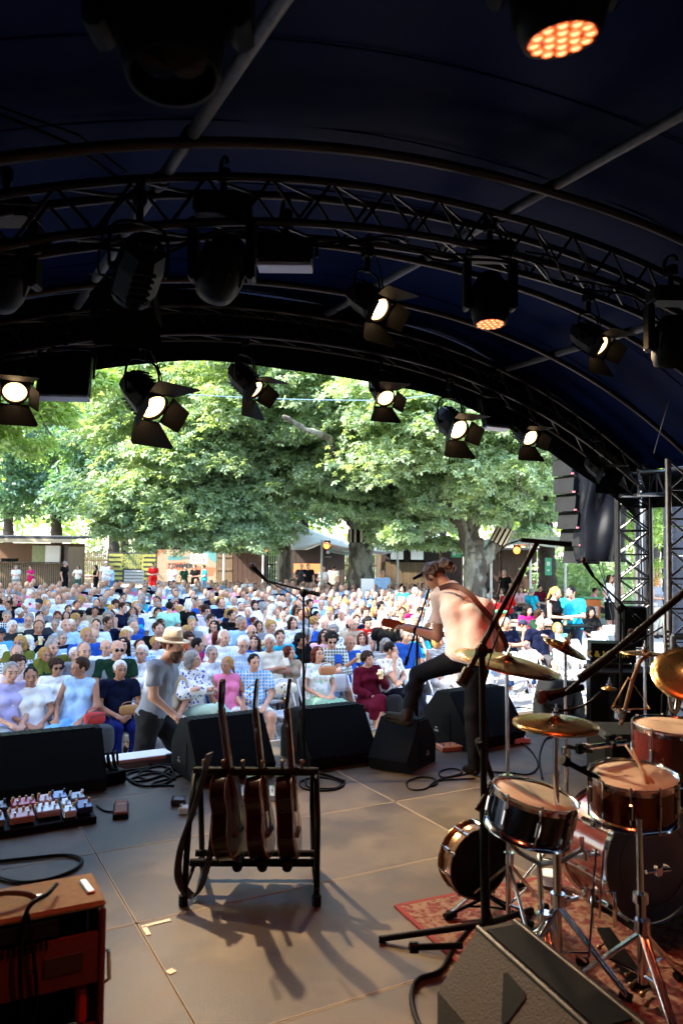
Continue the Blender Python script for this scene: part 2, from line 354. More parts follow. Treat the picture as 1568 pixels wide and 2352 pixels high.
# ---- truss towers and gantry at the right
def ladder(b, a, c, w, dirv, nst, r=.024, rb=.011, xb=True):   # two chords a->c offset by dirv*w and zigzag between
    a, c = Vector(a), Vector(c); d = Vector(dirv) * w
    b.cyl(a, c, r, n=10); b.cyl(a + d, c + d, r, n=10)
    for i in range(nst):
        p0, p1 = a.lerp(c, i / nst), a.lerp(c, (i + 1) / nst)
        b.cyl(p0, p1 + d, rb, n=6)
        if xb: b.cyl(p0 + d, p1, rb, n=6)
        b.cyl(p0, p0 + d, rb, n=6)
def tower(name, label, base, top, w, mat, nst, rot=0, group=None):
    base = Vector(base); t = thing(name, label, 'truss', base, rot, group=group); hgt = top - base.z
    for k in range(4):
        a = RZ(k * pi / 2) @ Vector((-w / 2, -w / 2, 0)); bq = RZ((k + 1) * pi / 2) @ Vector((-w / 2, -w / 2, 0))
        q = MB(); q.cyl(a, a + Vector((0, 0, hgt)), .026, n=10); q.obj('chord', mat, t)
        for i in range(nst):
            q = MB(); z0, z1 = hgt * i / nst, hgt * (i + 1) / nst
            q.cyl(a + Vector((0, 0, z0)), bq + Vector((0, 0, z1)), .012, n=6); q.cyl(bq + Vector((0, 0, z0)), a + Vector((0, 0, z1)), .012, n=6); q.cyl(a + Vector((0, 0, z0)), bq + Vector((0, 0, z0)), .012, n=6)
            q.obj('brace', mat, t)
    return t
TBLK = M('black_truss_paint', (.018, .018, .02), .3, .6, var=.2)
tp = Z_(1458, 1640, 0.0)
dT = 9.4
pT = D_(1455, 1500, dT)
tower('truss_tower', 'black box truss tower standing at the front corner of the stage beside the hanging speakers', (pT.x, pT.y, 0), 3.72, .36, TBLK, 13, rot=YAW - .28)
# silver tubes just behind the black tower
for px_, dd, lab in ((1467, 10.4, 'bright silver pole close behind the black truss tower'), (1480, 10.7, 'silver pole at the outer side of the black truss tower')):
    q = MB(); p = D_(px_, 1500, dd); q.cyl((p.x, p.y, 0), (p.x, p.y, 4.3), .055, n=14); q.cyl((p.x, p.y, 0), (p.x, p.y, .02), .16, n=14); tag(q.obj('silver_pole', ALU), lab, 'pole', 'silver poles behind the tower')
# horizontal gantry truss (side beam of the roof)
t = thing('side_beam_truss', 'silver box truss beam leaving the roof corner towards the picture edge', 'truss', (7.3, 6.3, ST))
ga = V_(1468, 1078, 6.3); 
for (dz_, dy_) in ((0, 0), (0, .26), (-.27, 0), (-.27, .26)):
    q = MB(); q.cyl((7.2, 6.18 + dy_, 3.53 + dz_), (10.6, 5.9 + dy_, 3.68 + dz_), .026, n=10); q.obj('chord', ALU, t, world=True)
for i in range(12):
    q = MB(); x0 = 7.2 + .28 * i; x1 = x0 + .28; f0 = lambda x: 3.53 + (x - 7.2) * .044; g0 = lambda x: 6.18 - (x - 7.2) * .082
    for dy_ in (0, .26): q.cyl((x0, g0(x0) + dy_, f0(x0)), ((x0 + x1) / 2, g0(x0) + dy_, f0(x0) - .27), .011, n=6); q.cyl(((x0 + x1) / 2, g0(x0) + dy_, f0(x0) - .27), (x1, g0(x1) + dy_, f0(x1)), .011, n=6)
    q.cyl((x0, g0(x0), f0(x0) - .27), (x0, g0(x0), f0(x0)), .011, n=6); q.cyl((x0, g0(x0), f0(x0) - .27), (x1, g0(x1) + .26, f0(x1) - .27), .011, n=6); q.obj('brace', ALU, t, world=True)
# silver ladder frame right edge + guard rail
pL = D_(1538, 1600, 7.6)
t = thing('silver_ladder_truss', 'silver ladder truss rising at the picture edge in front of the dark light tower', 'truss', (pL.x, pL.y, ST), YAW)
q = MB(); q.cyl((0, 0, 0), (0, 0, 2.72), .03, n=12); q.obj('chord', ALU, t); q = MB(); q.cyl((.34, 0, 0), (.34, 0, 2.72), .03, n=12); q.obj('chord', ALU, t)
for i in range(9):
    q = MB(); z0 = .1 + i * .29; q.cyl((0, 0, z0), (.34, 0, z0), .012, n=8); q.cyl((0, 0, z0), (.34, 0, z0 + .29), .012, n=8); q.cyl((.34, 0, z0), (0, 0, z0 + .29), .012, n=8); q.obj('brace', ALU, t)
pG = D_(1545, 1600, 7.0)
t = thing('guard_rail', 'grey tube guard rail at the right stage edge behind the saxophone', 'railing', (pG.x, pG.y, ST), YAW)
for z0 in (.28, .66, 1.06): q = MB(); q.cyl((0, 0, z0), (1.4, .2, z0), .026, n=10); q.obj('rail', ALU, t)
for x0 in (0, .9): q = MB(); q.cyl((x0, .13 * x0, 0), (x0, .13 * x0, 1.06), .026, n=10); q.obj('post', ALU, t)
q = MB(); q.cyl((0, 0, .28), (.9, .12, 1.0), .014, n=8); q.cyl((0.9, .12, .28), (0, 0, 1.0), .014, n=8); q.obj('brace', ALU, t)
# dark LED / PA tower behind
pD = D_(1528, 1400, 11.5)
t = thing('dark_light_tower', 'tall dark tower of stacked black panels with small white tags on its edge', 'tower', (pD.x, pD.y, 0), YAW)
for i in range(11):
    q = MB(); q.box((.3, 0, .25 + i * .42), (.56, .25, .41), ch=.01)
    for k in range(4): q.box((.06, -.13, .12 + i * .42 + k * .1), (.03, .02, .06))
    q.obj('panel', M('led_tower_panel', (.012, .016, .028), .4, var=.3), t)
for z0 in (.9, 1.6, 2.1, 3.0, 3.4, 4.2): q = MB(); q.box((0.0, -.14, z0), (.06, .02, .09)); q.obj('tag', WHITE, t)

# ---- line array with cover
LAD = 10.2
A0 = D_(1285, 1015, LAD); 
t = thing('line_array', 'hanging curved column of dark grey line array speakers partly under a black cover', 'loudspeaker', D_(1330, 1290, LAD), YAW)
cells = [(1284, 1290 + 4, 1010, 1047), (1284, 1290, 1058, 1100), (1288, 0, 1112, 1148), (1292, 0, 1158, 1192), (1296, 0, 1200, 1232), (1302, 0, 1240, 1262), (1309, 0, 1262, 1285)]
xs = [1284, 1286, 1289, 1293, 1298, 1304, 1312]; y0 = 1013
for i in range(7):
    yt = y0 + i * 42 - i * i * .25; xl = xs[i] + 2; 
    pA = D_(xl + 2, yt + 18, LAD); T = XF[t.name].inverted() @ (TR(pA) @ RZ(YAW + .5) @ RX(0) @ RY(radians(4 + 1.2 * i)))
    q = MB(); hgt = .228
    q.prism([(0, -hgt / 2), (.30, -hgt / 2 + .05), (.30, hgt / 2 - .02), (0, hgt / 2)], .36, T @ TR((0, .18, 0)) @ RX(pi / 2))
    q.obj('speaker_cabinet', M('array_grey', (.012, .013, .014), .7, bump=.3, bscale=160), t)
    q = MB(); q.cyl(T @ Vector((.20, -.183, .01)), T @ Vector((.20, -.178, .01)), .030, n=16); q.obj('port', M('port_black', (.002, .002, .002), .9), t)
    q = MB(); q.box(T @ Vector((.005, -.19, -.1)), (.03, .02, .022)); q.cur = 0; q.obj('rigging_pin', M('pink_pin', (.5, .15, .2), .5), t)
COVER = M('glossy_black_cover', (.004, .005, .008), .36, var=.2, coat=.12, bump=.25, bscale=5)
def cov(s, tt):
    ang = s * pi * 1.15 - .2
    yy = 1022 + 268 * tt; cx_ = 1372 + 12 * tt + 6 * sin(tt * 5); w = (52 + 6 * tt) * LAD / FPX * .93 * (1 + .10 * sin(7 * s * pi + 3 * tt) + .05 * sin(13 * s + 9 * tt))
    c = D_(cx_, yy, LAD - .12); return tuple(c + RGT * (-cos(ang) * w) + FWD * (-sin(ang) * w * .7 + .03 * sin(10 * tt + 6 * s)))
sheet(cov, 60, 50, 'speaker_cover', COVER, label='glossy creased black cover wrapped round the back of the hanging line array', cat='cover')
# small dark flood in front of the cover
# ================================================================ bodies: distance fields meshed as one continuous surface
def surfnets(F, o, h):
    S = F < 0; nx, ny, nz = F.shape
    c = np.zeros((nx - 1, ny - 1, nz - 1), np.int8)
    for i in (0, 1):
        for j in (0, 1):
            for k in (0, 1): c += S[i:nx - 1 + i, j:ny - 1 + j, k:nz - 1 + k]
    act = (c > 0) & (c < 8); idx = -np.ones(act.shape, np.int64); A = np.argwhere(act); idx[act] = np.arange(len(A))
    acc = np.zeros((len(A), 3)); cnt = np.zeros(len(A)); a0, a1, a2 = A.T
    for ax in range(3):
        for p in (0, 1):
            for r in (0, 1):
                q0 = [0, 0, 0]; oth = [t for t in range(3) if t != ax]; q0[oth[0]] = p; q0[oth[1]] = r; q1 = list(q0); q1[ax] = 1
                f0 = F[a0 + q0[0], a1 + q0[1], a2 + q0[2]]; f1 = F[a0 + q1[0], a1 + q1[1], a2 + q1[2]]; m = (f0 < 0) != (f1 < 0)
                t = np.where(m, f0 / np.where(m, f0 - f1, 1), 0); P = np.array(q0)[None] + np.zeros((len(A), 3)); P[:, ax] += t
                acc[m] += P[m]; cnt[m] += 1
    V = (A + acc / cnt[:, None]) * h + o; Q = []
    for ax in range(3):
        oth = [t for t in range(3) if t != ax]; sl0 = [slice(None)] * 3; sl1 = [slice(None)] * 3; sl0[ax] = slice(0, -1); sl1[ax] = slice(1, None)
        E = np.argwhere(S[tuple(sl0)] != S[tuple(sl1)]); E = E[(E[:, oth[0]] > 0) & (E[:, oth[1]] > 0) & (E[:, oth[0]] < F.shape[oth[0]] - 1) & (E[:, oth[1]] < F.shape[oth[1]] - 1)]
        ins = S[tuple(E.T)]; q = []
        for (p, r) in ((0, 0), (1, 0), (1, 1), (0, 1)):
            e = E.copy(); e[:, oth[0]] -= 1 - p; e[:, oth[1]] -= 1 - r; q.append(idx[tuple(e.T)])
        q = np.stack(q, 1); fl = ins if ax != 1 else ~ins; q[~fl] = q[~fl][:, ::-1]; Q.append(q)
    return V, np.concatenate(Q)
class Field:                         # prims: (type, data..., infl)
    def __init__(s): s.p = []
    def rc(s, a, b, ra, rb=None, cut=None, sy=1.0): s.p.append(('rc', np.array(a, float), np.array(b, float), ra, ra if rb is None else rb, cut)); return s
    def el(s, c, r, R=None): s.p.append(('el', np.array(c, float), np.array(r, float), None if R is None else np.array(R.to_3x3()))); return s
    def mesh(s, h, k=.03, infl=0, planes=(), noise=0, nf=18, shell=None, sub=None):
        lo = np.full(3, 1e9); hi = -lo
        for p in s.p:
            if p[0] == 'rc': 
                for c, r in ((p[1], p[3]), (p[2], p[4])): lo = np.minimum(lo, c - r); hi = np.maximum(hi, c + r)
            else: r = p[2].max(); lo = np.minimum(lo, p[1] - r); hi = np.maximum(hi, p[1] + r)
        lo -= infl + .04 + 2 * h; hi += infl + .04 + 2 * h; n = np.ceil((hi - lo) / h).astype(int) + 1; F = np.full(n, .5, np.float32)
        ax = [lo[i] + h * np.arange(n[i]) for i in range(3)]
        for p in s.p:
            if p[0] == 'rc': l = np.minimum(p[1] - p[3], p[2] - p[4]); u = np.maximum(p[1] + p[3], p[2] + p[4])
            else: r = p[2].max(); l = p[1] - r; u = p[1] + r
            m = infl + k + .03; i0 = np.maximum(((l - m - lo) / h).astype(int), 0); i1 = np.minimum(((u + m - lo) / h).astype(int) + 2, n)
            X, Y, Z = np.meshgrid(ax[0][i0[0]:i1[0]], ax[1][i0[1]:i1[1]], ax[2][i0[2]:i1[2]], indexing='ij', sparse=True)
            if p[0] == 'rc':
                a, b = p[1], p[2]; d = b - a; L2 = d @ d + 1e-9
                t = np.clip(((X - a[0]) * d[0] + (Y - a[1]) * d[1] + (Z - a[2]) * d[2]) / L2, 0, 1)
                D = np.sqrt((X - a[0] - t * d[0]) ** 2 + (Y - a[1] - t * d[1]) ** 2 + (Z - a[2] - t * d[2]) ** 2) - (p[3] + (p[4] - p[3]) * t)
                D = D - infl
                if p[5] is not None:
                    e = p[5]; D = np.maximum(D, (((X - a[0]) * d[0] + (Y - a[1]) * d[1] + (Z - a[2]) * d[2]) / sqrt(L2)) - e * sqrt(L2))
            else:
                c = p[1]; q = p[2] + infl; x, y, z = X - c[0], Y - c[1], Z - c[2]
                if p[3] is not None: R = p[3]; x, y, z = R[0, 0] * x + R[1, 0] * y + R[2, 0] * z, R[0, 1] * x + R[1, 1] * y + R[2, 1] * z, R[0, 2] * x + R[1, 2] * y + R[2, 2] * z
                k0 = np.sqrt((x / q[0]) ** 2 + (y / q[1]) ** 2 + (z / q[2]) ** 2); k1 = np.sqrt((x / q[0] ** 2) ** 2 + (y / q[1] ** 2) ** 2 + (z / q[2] ** 2) ** 2); D = k0 * (k0 - 1) / np.maximum(k1, 1e-6)
            G = F[i0[0]:i1[0], i0[1]:i1[1], i0[2]:i1[2]]; hh = np.clip(.5 + .5 * (G - D) / k, 0, 1); G[...] = G * (1 - hh) + D * hh - k * hh * (1 - hh)
        X, Y, Z = np.meshgrid(*ax, indexing='ij', sparse=True)
        if noise:
            w = sin; N_ = np.sin(nf * X + 2.3 * np.sin(.7 * nf * Z + 1) + 1.7 * np.sin(.5 * nf * Y)) * np.sin(nf * .8 * Y + 1.9 * np.sin(.6 * nf * X)) + .6 * np.sin(nf * 1.1 * Z + 2.1 * np.sin(nf * .55 * X + nf * .4 * Y))
            F = F + noise * N_
        for (pn, pd) in planes: F = np.maximum(F, X * pn[0] + Y * pn[1] + Z * pn[2] - pd)
        if sub is not None: F = np.maximum(F, -sub(X, Y, Z))
        V, Q = surfnets(F, lo, h); return V, Q
def boxsdf(c, r, R=None):
    def f(X, Y, Z):
        x, y, z = X - c[0], Y - c[1], Z - c[2]; return np.maximum(np.maximum(abs(x) - r[0], abs(y) - r[1]), abs(z) - r[2])
    return f
SKIN = M('skin', (.50, .27, .185), .55, var=.1, spec=.2); 
SKIN2 = M('skin_tanned', (.36, .17, .105), .55, var=.1, spec=.2)
LIPS = M('lips', (.42, .13, .11), .45); EYEM = M('eye_dark', (.06, .04, .03), .25)
CLOTH = M('cloth', rough=.85, var=.10, obj=True, bump=.7, bscale=22)
STRIPE = M('cloth_striped', rough=.85, var=.05, obj=True, kind='stripe', ks=14, col2=(.72, .72, .72))
CHECK = M('cloth_checked', rough=.85, var=.05, obj=True, kind='check', ks=7, col2=(.6, .64, .68))
FLORAL = M('cloth_flowered', rough=.85, var=.05, obj=True, kind='spots', ks=22, col2=(.74, .72, .7))
HAIRM = M('hair', rough=.55, var=.35, scale=30, obj=True, bump=.8, bscale=90)
# head in its own space: origin at the base of the skull, face towards -Y
def head_field(fem=False, old=0):
    f = Field(); f.el((0, .012, .095), (.076, .096, .098)); f.el((0, -.03, .035), (.055 if fem else .06, .062, .056)); f.el((0, -.062, -.002), (.026, .024, .02))
    f.el((0, -.055, .075), (.06, .04, .05)); f.rc((0, -.088, .075), (0, -.108, .043), .009, .0135); f.el((0, -.092, .038), (.018, .012, .01))
    for sx in (-1, 1):
        f.el((sx * .03, -.078, .092), (.022, .014, .008)); f.el((sx * .038, -.066, .048), (.022, .02, .02)); f.el((sx * .078, .012, .07), (.010, .018, .030), RZ(sx * .35))
    f.el((0, -.088, .012), (.022, .012, .010)); return f
def head_mesh(fem, h, k=.012):
    V, Q = head_field(fem).mesh(h, k); c = V[Q].mean(1); mi = np.zeros(len(Q), int)
    for sx in (-1, 1): mi[(((c[:, 0] - sx * .031) / .011) ** 2 + ((c[:, 2] - .078) / .0055) ** 2 < 1) & (c[:, 1] < -.05)] = 2
    for sx in (-1, 1): mi[(abs(c[:, 0] - sx * .032) < .020) & (abs(c[:, 2] - .1 + .08 * abs(abs(c[:, 0]) - .03)) < .0045) & (c[:, 1] < -.05)] = 2
    mi[((c[:, 0] / .023) ** 2 + ((c[:, 2] - .012) / .0065) ** 2 < 1) & (c[:, 1] < -.06)] = 1
    return V, Q, mi
HEADS = {(f, l): head_mesh(f, .0075 if l == 0 else .013) for f in (False, True) for l in (0, 1)}
def hair_mesh(style):
    f = Field(); N = dict(k=.02, h=.009, noise=.003, nf=90); T = .012; sub = None
    face = lambda X, Y, Z: np.maximum(np.maximum(abs(X) - .062 + 0 * Z, Y + .035 + .0 * X), np.maximum(Z - .128 + 0 * X, -(Z + .3)))
    if style in ('short', 'receding', 'curly'):
        f.el((0, .02, .105), (.085, .098, .098)); 
        if style == 'curly': f.el((0, .03, .10), (.105, .11, .108)); N['noise'] = .011; N['nf'] = 75
        top = .128 if style != 'receding' else .16
        def sub(X, Y, Z):
            a = np.maximum(np.maximum(abs(X) - .066 + 0 * Z, Y + .03), Z - top + .0 * X); b = np.maximum(Z - .055 + 0 * X, Y - .03); c_ = Z - .02 + 0 * X + 0 * Y
            r = np.minimum(np.minimum(a, b), c_)
            if style == 'receding': r = np.minimum(r, np.maximum(Y + .005 + .0 * X, -(Z - .1)) + 0 * X)
            return r
    elif style == 'ring':                       # fringe of hair round a bald head
        f.el((0, .022, .07), (.086, .095, .07))
        def sub(X, Y, Z): return np.minimum(np.minimum(np.maximum(Y + .0 + 0 * Z, -10) + 0 * X, -(Z - .10) + 0 * X + 0 * Y), (Z - .03) + 0 * X + 0 * Y)
        sub = lambda X, Y, Z: np.minimum(np.minimum(Y + .0 * X + 0 * Z + .0, -(Z - .115) + 0 * X + 0 * Y), Z - .025 + 0 * X + 0 * Y)
    elif style == 'bob':
        f.el((0, .02, .10), (.09, .102, .10)); f.rc((-.068, .03, .1), (-.076, .025, -.01), .036, .032); f.rc((.068, .03, .1), (.076, .025, -.01), .036, .032); f.el((0, .07, .03), (.08, .045, .07)); sub = lambda X, Y, Z: np.maximum(np.maximum(abs(X) - .056 + 0 * Z, Y + .03), Z - .118)
    elif style == 'long':
        f.el((0, .02, .10), (.09, .102, .10)); f.rc((-.07, .03, .1), (-.088, .0, -.15), .036, .03); f.rc((.07, .03, .1), (.088, .0, -.15), .036, .03); f.el((0, .075, -.02), (.09, .045, .14)); sub = lambda X, Y, Z: np.maximum(np.maximum(abs(X) - .054 + 0 * Z, Y + .028), Z - .122); N['noise'] = .005
    elif style in ('bun', 'tail'):
        f.el((0, .02, .105), (.083, .097, .095))
        if style == 'bun': f.el((0, .11, .16), (.04, .035, .035))
        else: f.rc((0, .10, .12), (0, .15, -.06), .032, .018)
        sub = lambda X, Y, Z: np.minimum(np.maximum(np.maximum(abs(X) - .066 + 0 * Z, Y + .03), Z - .135), np.maximum(Z - .05 + 0 * X, Y - .04))
    elif style == 'frizz':
        f.el((0, .03, .10), (.125, .115, .125)); f.el((-.08, .03, .0), (.06, .06, .10)); f.el((.08, .03, .0), (.06, .06, .10)); f.el((0, .07, .0), (.11, .06, .12)); N['noise'] = .013; N['nf'] = 70
        sub = lambda X, Y, Z: np.maximum(np.maximum(abs(X) - .052 + 0 * Z, Y + .02), Z - .125)
    V, Q = f.mesh(N['h'], N['k'], noise=N['noise'], nf=N['nf'], sub=sub); return npmesh('hair', V, Q, HAIRM)
HAIR = {s_: hair_mesh(s_) for s_ in ('short', 'receding', 'curly', 'ring', 'bob', 'long', 'bun', 'tail', 'frizz')}
def _cap(b):
    b.lathe([(.001, .215), (.05, .208), (.085, .175), (.098, .13), (.098, .115)], TR((0, .012, 0)), 20); b.box((0, -.12, .122), (.13, .09, .012), RX(-.2), .004)
b = MB(); _cap(b); HATS = {'cap': b.mesh('cap', CLOTH)}
b = MB(); b.lathe([(.001, .235), (.06, .232), (.082, .215), (.092, .15), (.097, .125), (.140, .114), (.158, .120), (.159, .115), (.14, .106), (.09, .112)], TR((0, .012, 0)), 24); HATS['hat'] = b.mesh('hat', CLOTH)
b = MB(); b.lathe([(.0945, .158), (.1, .128), (.1, .128), (.097, .122)], TR((0, .012, 0)), 24); HATBAND = b.mesh('hat_band', CLOTH)
def _gl(b, dark):
    for sx in (-1, 1):
        c = Vector((sx * .033, -.103, .078)); b.tube([c + Vector((.023 * cos(a), 0, .017 * sin(a))) for a in [i * pi / 5 for i in range(10)]], .0013, 4, True)
        b.cyl((sx * .056, -.1, .082), (sx * .083, .01, .085), .002, n=4)
        if dark: b.cur = 0; b.ell(c, (.023, .003, .017), n=8, k=4)
    b.cyl((-.01, -.105, .08), (.01, -.105, .08), .002, n=4)
b = MB(); _gl(b, False); GLASSES = b.mesh('glasses', M('spectacle_frame', (.05, .04, .04), .3)); b = MB(); _gl(b, True); SHADES = b.mesh('sunglasses', M('dark_lens', (.01, .01, .012), .1))
b = MB(); b.cyl((0, 0, 0), (0, 0, .13), .032, .042, n=14); b.cur = 1; b.cyl((0, 0, .132), (0, 0, .134), .04, n=14)
CUP = b.mesh('cup', [M('clear_beer_cup', (.75, .62, .32), .15, var=.1), M('beer_foam', (.85, .82, .74), .8)])

# skeletons. v(...) in metres, front is -Y
def V3(*a): return np.array(a, float)
def seated(fem=False, arms='lap', legs='flat', wide=1.0, lean=0.0):
    J = dict(pel=V3(0, .02, .56), chest=V3(0, .10 + lean, .90), neck=V3(0, .07 + lean, 1.075), head=V3(0, .03 + lean, 1.13))
    sw = .165 if fem else .19
    for n, sx in (('L', -1), ('R', 1)):
        J['sh' + n] = V3(sx * sw, .08 + lean, 1.02); J['hip' + n] = V3(sx * .09, .0, .53); J['kn' + n] = V3(sx * .12, -.44, .535); J['an' + n] = V3(sx * .12, -.44, .10); J['to' + n] = V3(sx * .15, -.60, .04)
    if legs == 'crossed': J['knR'] = V3(-.02, -.44, .63); J['anR'] = V3(-.16, -.56, .26); J['toR'] = V3(-.18, -.70, .26)
    if legs == 'apart': J['knL'] = V3(-.24, -.40, .54); J['knR'] = V3(.24, -.40, .54); J['anL'] = V3(-.22, -.42, .10); J['anR'] = V3(.22, -.42, .10); J['toL'] = V3(-.28, -.57, .04); J['toR'] = V3(.28, -.57, .04)
    if arms == 'lap': J.update(elL=V3(-sw - .07, -.01, .76), elR=V3(sw + .07, -.01, .76), wrL=V3(-.07, -.22, .66), wrR=V3(.07, -.24, .67))
    if arms == 'thighs': J.update(elL=V3(-sw - .07, .0, .77), elR=V3(sw + .07, .0, .77), wrL=V3(-.14, -.27, .65), wrR=V3(.14, -.27, .65))
    if arms == 'crossed': J.update(elL=V3(-sw - .06, -.03, .80), elR=V3(sw + .06, -.03, .80), wrL=V3(.07, -.14, .86), wrR=V3(-.07, -.16, .83))
    if arms == 'cup': J.update(elL=V3(-sw - .07, -.01, .76), elR=V3(sw + .05, -.1, .79), wrL=V3(-.06, -.22, .66), wrR=V3(.08, -.25, .97))
    if arms == 'chin': J.update(elL=V3(-sw - .03, -.05, .80), elR=V3(sw - .02, -.2, .78), wrL=V3(.05, -.2, .76), wrR=V3(.06, -.11, 1.06))
    if arms == 'phone': J.update(elL=V3(-sw - .06, -.02, .77), elR=V3(sw + .06, -.02, .77), wrL=V3(-.04, -.27, .80), wrR=V3(.05, -.27, .80))
    return J
def standing(fem=False, arms='down', walk=0.0):
    J = dict(pel=V3(0, 0, .93), chest=V3(0, .01, 1.27), neck=V3(0, .0, 1.46), head=V3(0, -.035, 1.52)); sw = .165 if fem else .195
    for n, sx in (('L', -1), ('R', 1)):
        w = walk * sx; J['sh' + n] = V3(sx * sw, .01, 1.40); J['hip' + n] = V3(sx * .09, 0, .90); J['kn' + n] = V3(sx * .10, -.03 - w * .6, .49); J['an' + n] = V3(sx * .11, .02 - w * (1.1 if w > 0 else 1.3), .09 + (0 if w >= 0 else .07)); J['to' + n] = J['an' + n] + V3(sx * .03, -.15, -.05)
        J['el' + n] = V3(sx * (sw + .05), .03, 1.12); J['wr' + n] = V3(sx * (sw + .06), -.05, .88)
    if arms == 'cup': J['elR'] = V3(sw + .05, -.03, 1.12); J['wrR'] = V3(.12, -.27, 1.16)
    if arms == 'both': 
        for n, sx in (('L', -1), ('R', 1)): J['el' + n] = V3(sx * (sw + .05), -.03, 1.13); J['wr' + n] = V3(sx * .06, -.27, 1.12)
    if arms == 'hip': J['elL'] = V3(-sw - .16, .05, 1.15); J['wrL'] = V3(-.15, .02, 1.0); J['elR'] = V3(sw + .05, -.03, 1.12); J['wrR'] = V3(.1, -.25, 1.2)
    if arms == 'table': 
        for n, sx in (('L', -1), ('R', 1)): J['el' + n] = V3(sx * (sw + .04), -.16, 1.12); J['wr' + n] = V3(sx * .06, -.38, 1.13)
    return J
def nrm(a): return a / (np.linalg.norm(a) + 1e-9)
def body_prims(f, J, fem, wide, fingers=True, feet=True):
    up = nrm(J['chest'] - J['pel']); sh = nrm(J['shR'] - J['shL']); w = wide
    f.rc(J['hipL'] * .4 + J['pel'] * .6 - sh * .05 * w, J['pel'] + up * .12 - sh * .04 * w, .115 * w, .10 * w); f.rc(J['hipR'] * .4 + J['pel'] * .6 + sh * .05 * w, J['pel'] + up * .12 + sh * .04 * w, .115 * w, .10 * w)
    f.rc(J['pel'] + up * .15 - sh * .04 * w, J['chest'] - sh * .065, .10 * w, .105); f.rc(J['pel'] + up * .15 + sh * .04 * w, J['chest'] + sh * .065, .10 * w, .105)
    f.rc(J['chest'] + up * .03 - sh * .07, J['chest'] + up * .03 + sh * .07, .105, .105)
    f.rc(J['shL'] - up * .01 + sh * .03, J['neck'] - up * .02, .055, .05); f.rc(J['shR'] - up * .01 - sh * .03, J['neck'] - up * .02, .055, .05)
    fr = nrm(np.cross(up, sh)); fr = -fr if fr @ V3(0, -1, 0) < 0 and not J.get('noflip') else fr
    if J.get('fr') is not None: fr = J['fr']
    if fem:
        for sx in (-1, 1): f.el(J['chest'] + sh * sx * .075 + fr * .085 - up * .03, V3(.062, .06, .06))
    if wide > 1.12: f.el(J['pel'] + up * .14 + fr * .06, V3(.14, .12, .13) * w)
    f.rc(J['neck'] - up * .02, J['head'] + V3(0, .0, .03), .054, .052 if not fem else .046)
    for n in 'LR':
        a = 0.86 if fem else 1.0
        f.rc(J['sh' + n], J['el' + n], .056 * a, .042 * a); f.rc(J['el' + n], J['wr' + n], .042 * a, .027 * a)
        d = nrm(J['wr' + n] - J['el' + n]); hd = J.get('hd' + n, d); side = nrm(np.cross(hd, V3(0, 0, 1)) + 1e-6); pc = J['wr' + n] + hd * .05
        f.rc(J['wr' + n], pc, .026, .034)
        if fingers:
            dn = nrm(np.cross(side, hd)); 
            for q in range(4):
                s0 = (q - 1.5) * .019; L_ = (.036, .043, .040, .031)[q]; a0 = pc + side * s0 + hd * .02; a1 = a0 + hd * L_ + dn * (-.010); a2 = a1 + hd * L_ * .6 + dn * (-.026)
                f.rc(a0, a1, .0095, .0088); f.rc(a1, a2, .0088, .0075)
            sg = 1 if n == 'L' else -1; t0 = J['wr' + n] + hd * .025 + side * sg * .022; t1 = t0 + side * sg * .03 + hd * .028; f.rc(t0, t1, .013, .011); f.rc(t1, t1 + hd * .028 - side * sg * .004, .0105, .0085)
        else: f.rc(pc, pc + hd * .055, .034, .018)
        f.rc(J['hip' + n], J['kn' + n], .092 * (w + .1) * .92, .060 * (w + 1) / 2); f.rc(J['kn' + n], J['kn' + n] * .65 + J['an' + n] * .35, .058, .057); f.rc(J['kn' + n] * .65 + J['an' + n] * .35, J['an' + n], .057, .036)
        if feet: f.rc(J['an' + n] - V3(0, 0, .04), J['to' + n], .036, .03)
def mk_body(J, fem=False, wide=1.0, h=.016, hl=0, turn=0, nod=0, fingers=True, tilt=0):
    f = Field(); body_prims(f, J, fem, wide, fingers); V, Q = f.mesh(h, .028)
    hm = TR(J['head']) @ RZ(turn) @ RX(nod) @ RY(tilt); hv, hq, hmi = HEADS[(fem, hl)]
    R_ = np.array(hm.to_3x3()); hv2 = hv @ R_.T + J['head']
    V2 = np.concatenate([V, hv2]); Q2 = np.concatenate([Q, hq + len(V)]); mi = np.concatenate([np.zeros(len(Q), int), hmi])
    return npmesh('body', V2, Q2, [SKIN, LIPS, EYEM], mi=mi), hm
